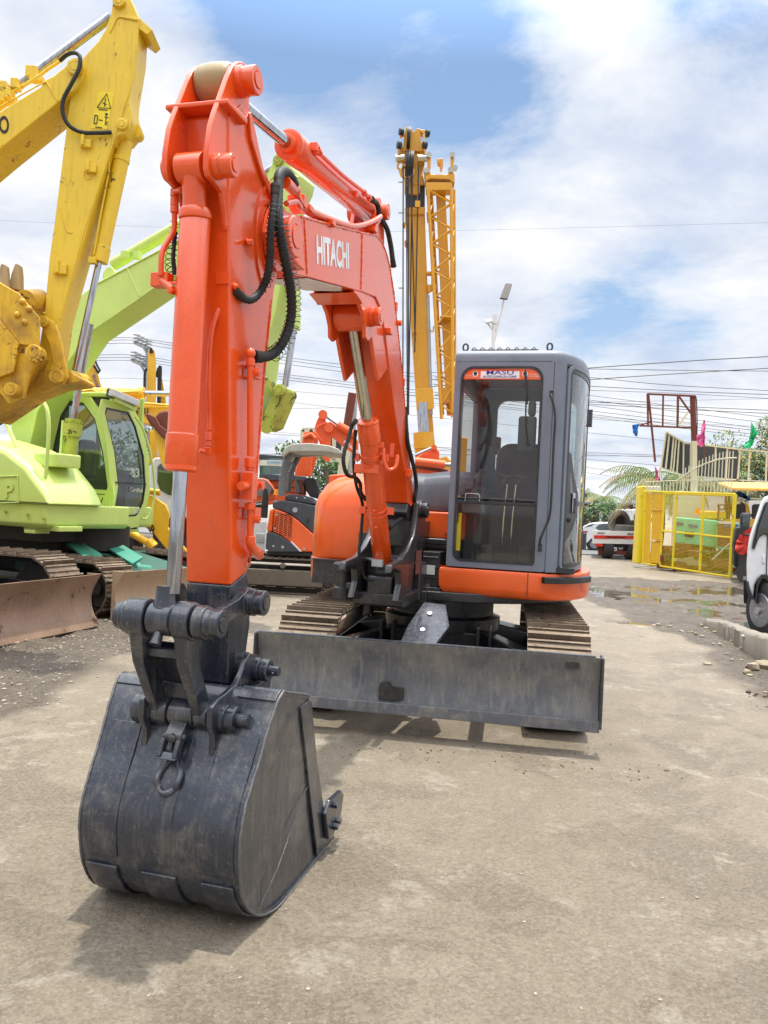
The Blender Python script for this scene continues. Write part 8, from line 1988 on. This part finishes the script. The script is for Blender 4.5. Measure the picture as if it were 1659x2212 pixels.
for az_, el_, rd_, k in ((-1, 33, .30, .34), (-14, 32, .22, .24), (7, 27, .16, .18), (20, 34, .12, .20), (19, 15, .12, .12), (14, 15, .10, .18), (22, 12.5, .07, .12), (-4, 9, .07, .12), (26, 30, .1, .12), (-20, 24, .12, .08)):
    cov = mth('SUBTRACT', cov, mth('MULTIPLY', bump(az_, el_, rd_), k))
for az_, el_, rd_, k in ((12, 24, .16, .12), (-20, 20, .30, .22), (-5, 6, .10, .2)):
    cov = mth('ADD', cov, mth('MULTIPLY', bump(az_, el_, rd_), k))
mask = ramp(t, cov, [(.37, 0.0), (.48, .62), (.62, 1.0)])
cloudcol = ramp(t, n2, [(.34, (.66, .73, .88)), (.47, (.86, .90, .98)), (.58, (1.02, 1.03, 1.05))])
# cumulus heads low over the yard
lowc_ = mth('MULTIPLY', mth('GREATER_THAN', sp.outputs[2], -1), 1)
blue = mixc(t, 1.0, sky.outputs[0], (.080, .125, .160), 'MULTIPLY')
blue2 = mixc(t, ramp(t, sp.outputs[2], [(.0, .8), (.35, .42), (.62, .25), (.9, .0)]), blue, (.62, .77, .95))
col = mixc(t, mask, blue2, cloudcol)
cum = ramp(t, mth('ADD', nz(2.2, 10, .62, .2, (2.2, 9.0, 0)), mth('MULTIPLY', bump(-5.5, 5.0, .12), .25)), [(.60, 0.0), (.66, 1.0)])
col = mixc(t, mth('MULTIPLY', cum, bump(-5.5, 6.0, .13)), col, (1.05, 1.05, 1.06))
# overhead sky strengthened out of view, as added fill light on shaded faces
brt = nd(t, 'ShaderNodeMapRange'); t.links.new(sp.outputs[2], brt.inputs[0]); brt.inputs[1].default_value = .5; brt.inputs[2].default_value = .78; brt.inputs[3].default_value = 1.0; brt.inputs[4].default_value = 3.6
t.links.new(col, bg.inputs[0]); t.links.new(brt.outputs[0], bg.inputs[1]); t.links.new(bg.outputs[0], out.inputs[0])

sun = bpy.data.lights.new('sun', 'SUN'); sun.energy = 5.0; sun.angle = R(1.0); sun.color = (1.0, .95, .86)
so = bpy.data.objects.new('sun', sun); COL.objects.link(so)
az = R(SUN_AZ); el = R(SUN_EL)
dirv = V((math.sin(az) * math.cos(el), math.cos(az) * math.cos(el), math.sin(el)))
so.rotation_euler = dirv.to_track_quat('Z', 'Y').to_euler(); so.location = dirv * 60

cam = bpy.data.cameras.new('camera'); co = bpy.data.objects.new('camera', cam); COL.objects.link(co)
cam.sensor_fit = 'VERTICAL'; cam.sensor_height = 36; cam.lens = F * 36 / 2212; cam.clip_end = 3000; cam.clip_start = .05
m = Matrix((cr, cu, -cf)).transposed().to_4x4(); m.translation = CAM; co.matrix_world = m
sc.camera = co
sc.view_settings.view_transform = 'Standard'; sc.view_settings.look = 'None'; sc.view_settings.exposure = 0; sc.view_settings.gamma = 1
sc.render.engine = 'CYCLES'
sc.cycles.max_bounces = 7; sc.cycles.transparent_max_bounces = 12; sc.cycles.diffuse_bounces = 3; sc.cycles.glossy_bounces = 3
sc.cycles.use_denoising = True
# =================================================================== every loose piece of a part becomes a part of its own
def split_pieces(o):
    me = o.data; n = len(me.vertices); par = list(range(n))
    def find(i):
        while par[i] != i: par[i] = par[par[i]]; i = par[i]
        return i
    for e in me.edges:
        a_, b_ = find(e.vertices[0]), find(e.vertices[1])
        if a_ != b_: par[a_] = b_
    isl = {}
    for i in range(n): isl.setdefault(find(i), []).append(i)
    isl = list(isl.values())
    if len(isl) < 2 or len(isl) > 60: return
    bb = []
    for I in isl:
        c = [me.vertices[i].co for i in I]; bb.append([[min(v[k] for v in c) - .006 for k in range(3)], [max(v[k] for v in c) + .006 for k in range(3)]])
    grp = list(range(len(isl)))
    def f2(i):
        while grp[i] != i: i = grp[i]
        return i
    for i in range(len(isl)):
        for j in range(i):
            if all(bb[i][0][k] <= bb[j][1][k] and bb[j][0][k] <= bb[i][1][k] for k in range(3)): grp[f2(i)] = f2(j)
    cl = {}
    for i in range(len(isl)): cl.setdefault(f2(i), []).extend(isl[i])
    cl = list(cl.values())
    if len(cl) < 2 or len(cl) > 16: return
    for ci, I in enumerate(cl):
        keep = set(I); bm = bmesh.new(); bm.from_mesh(me); bm.verts.ensure_lookup_table()
        bmesh.ops.delete(bm, geom=[v for v in bm.verts if v.index not in keep], context='VERTS')
        m2 = bpy.data.meshes.new(me.name); bm.to_mesh(m2); bm.free(); m2.materials.append(me.materials[0])
        if ci == 0: first = m2
        else:
            c = o.copy(); c.data = m2; COL.objects.link(c)
    o.data = first
SKIP = ('lettering', 'writing', 'print', 'weld', 'mesh', 'grille', 'track', 'chain', 'crown', 'blossom', 'dry_fronds', 'hydraulic_hose', 'blade_hoses', 'hose_and', 'sticker', 'pictogram', 'banner_small', 'banner_letter', 'lacing', 'picket', 'vent', 'elbow_reinf', 'power_line', 'tyre', 'plate_number', 'badge', 'ground', 'water', 'road', 'headlight')
for o in list(COL.objects):
    if o.type == 'MESH' and o.parent is not None and not any(k in o.name for k in SKIP) and len(o.data.vertices) < 6000 and o.data.users == 1: split_pieces(o)
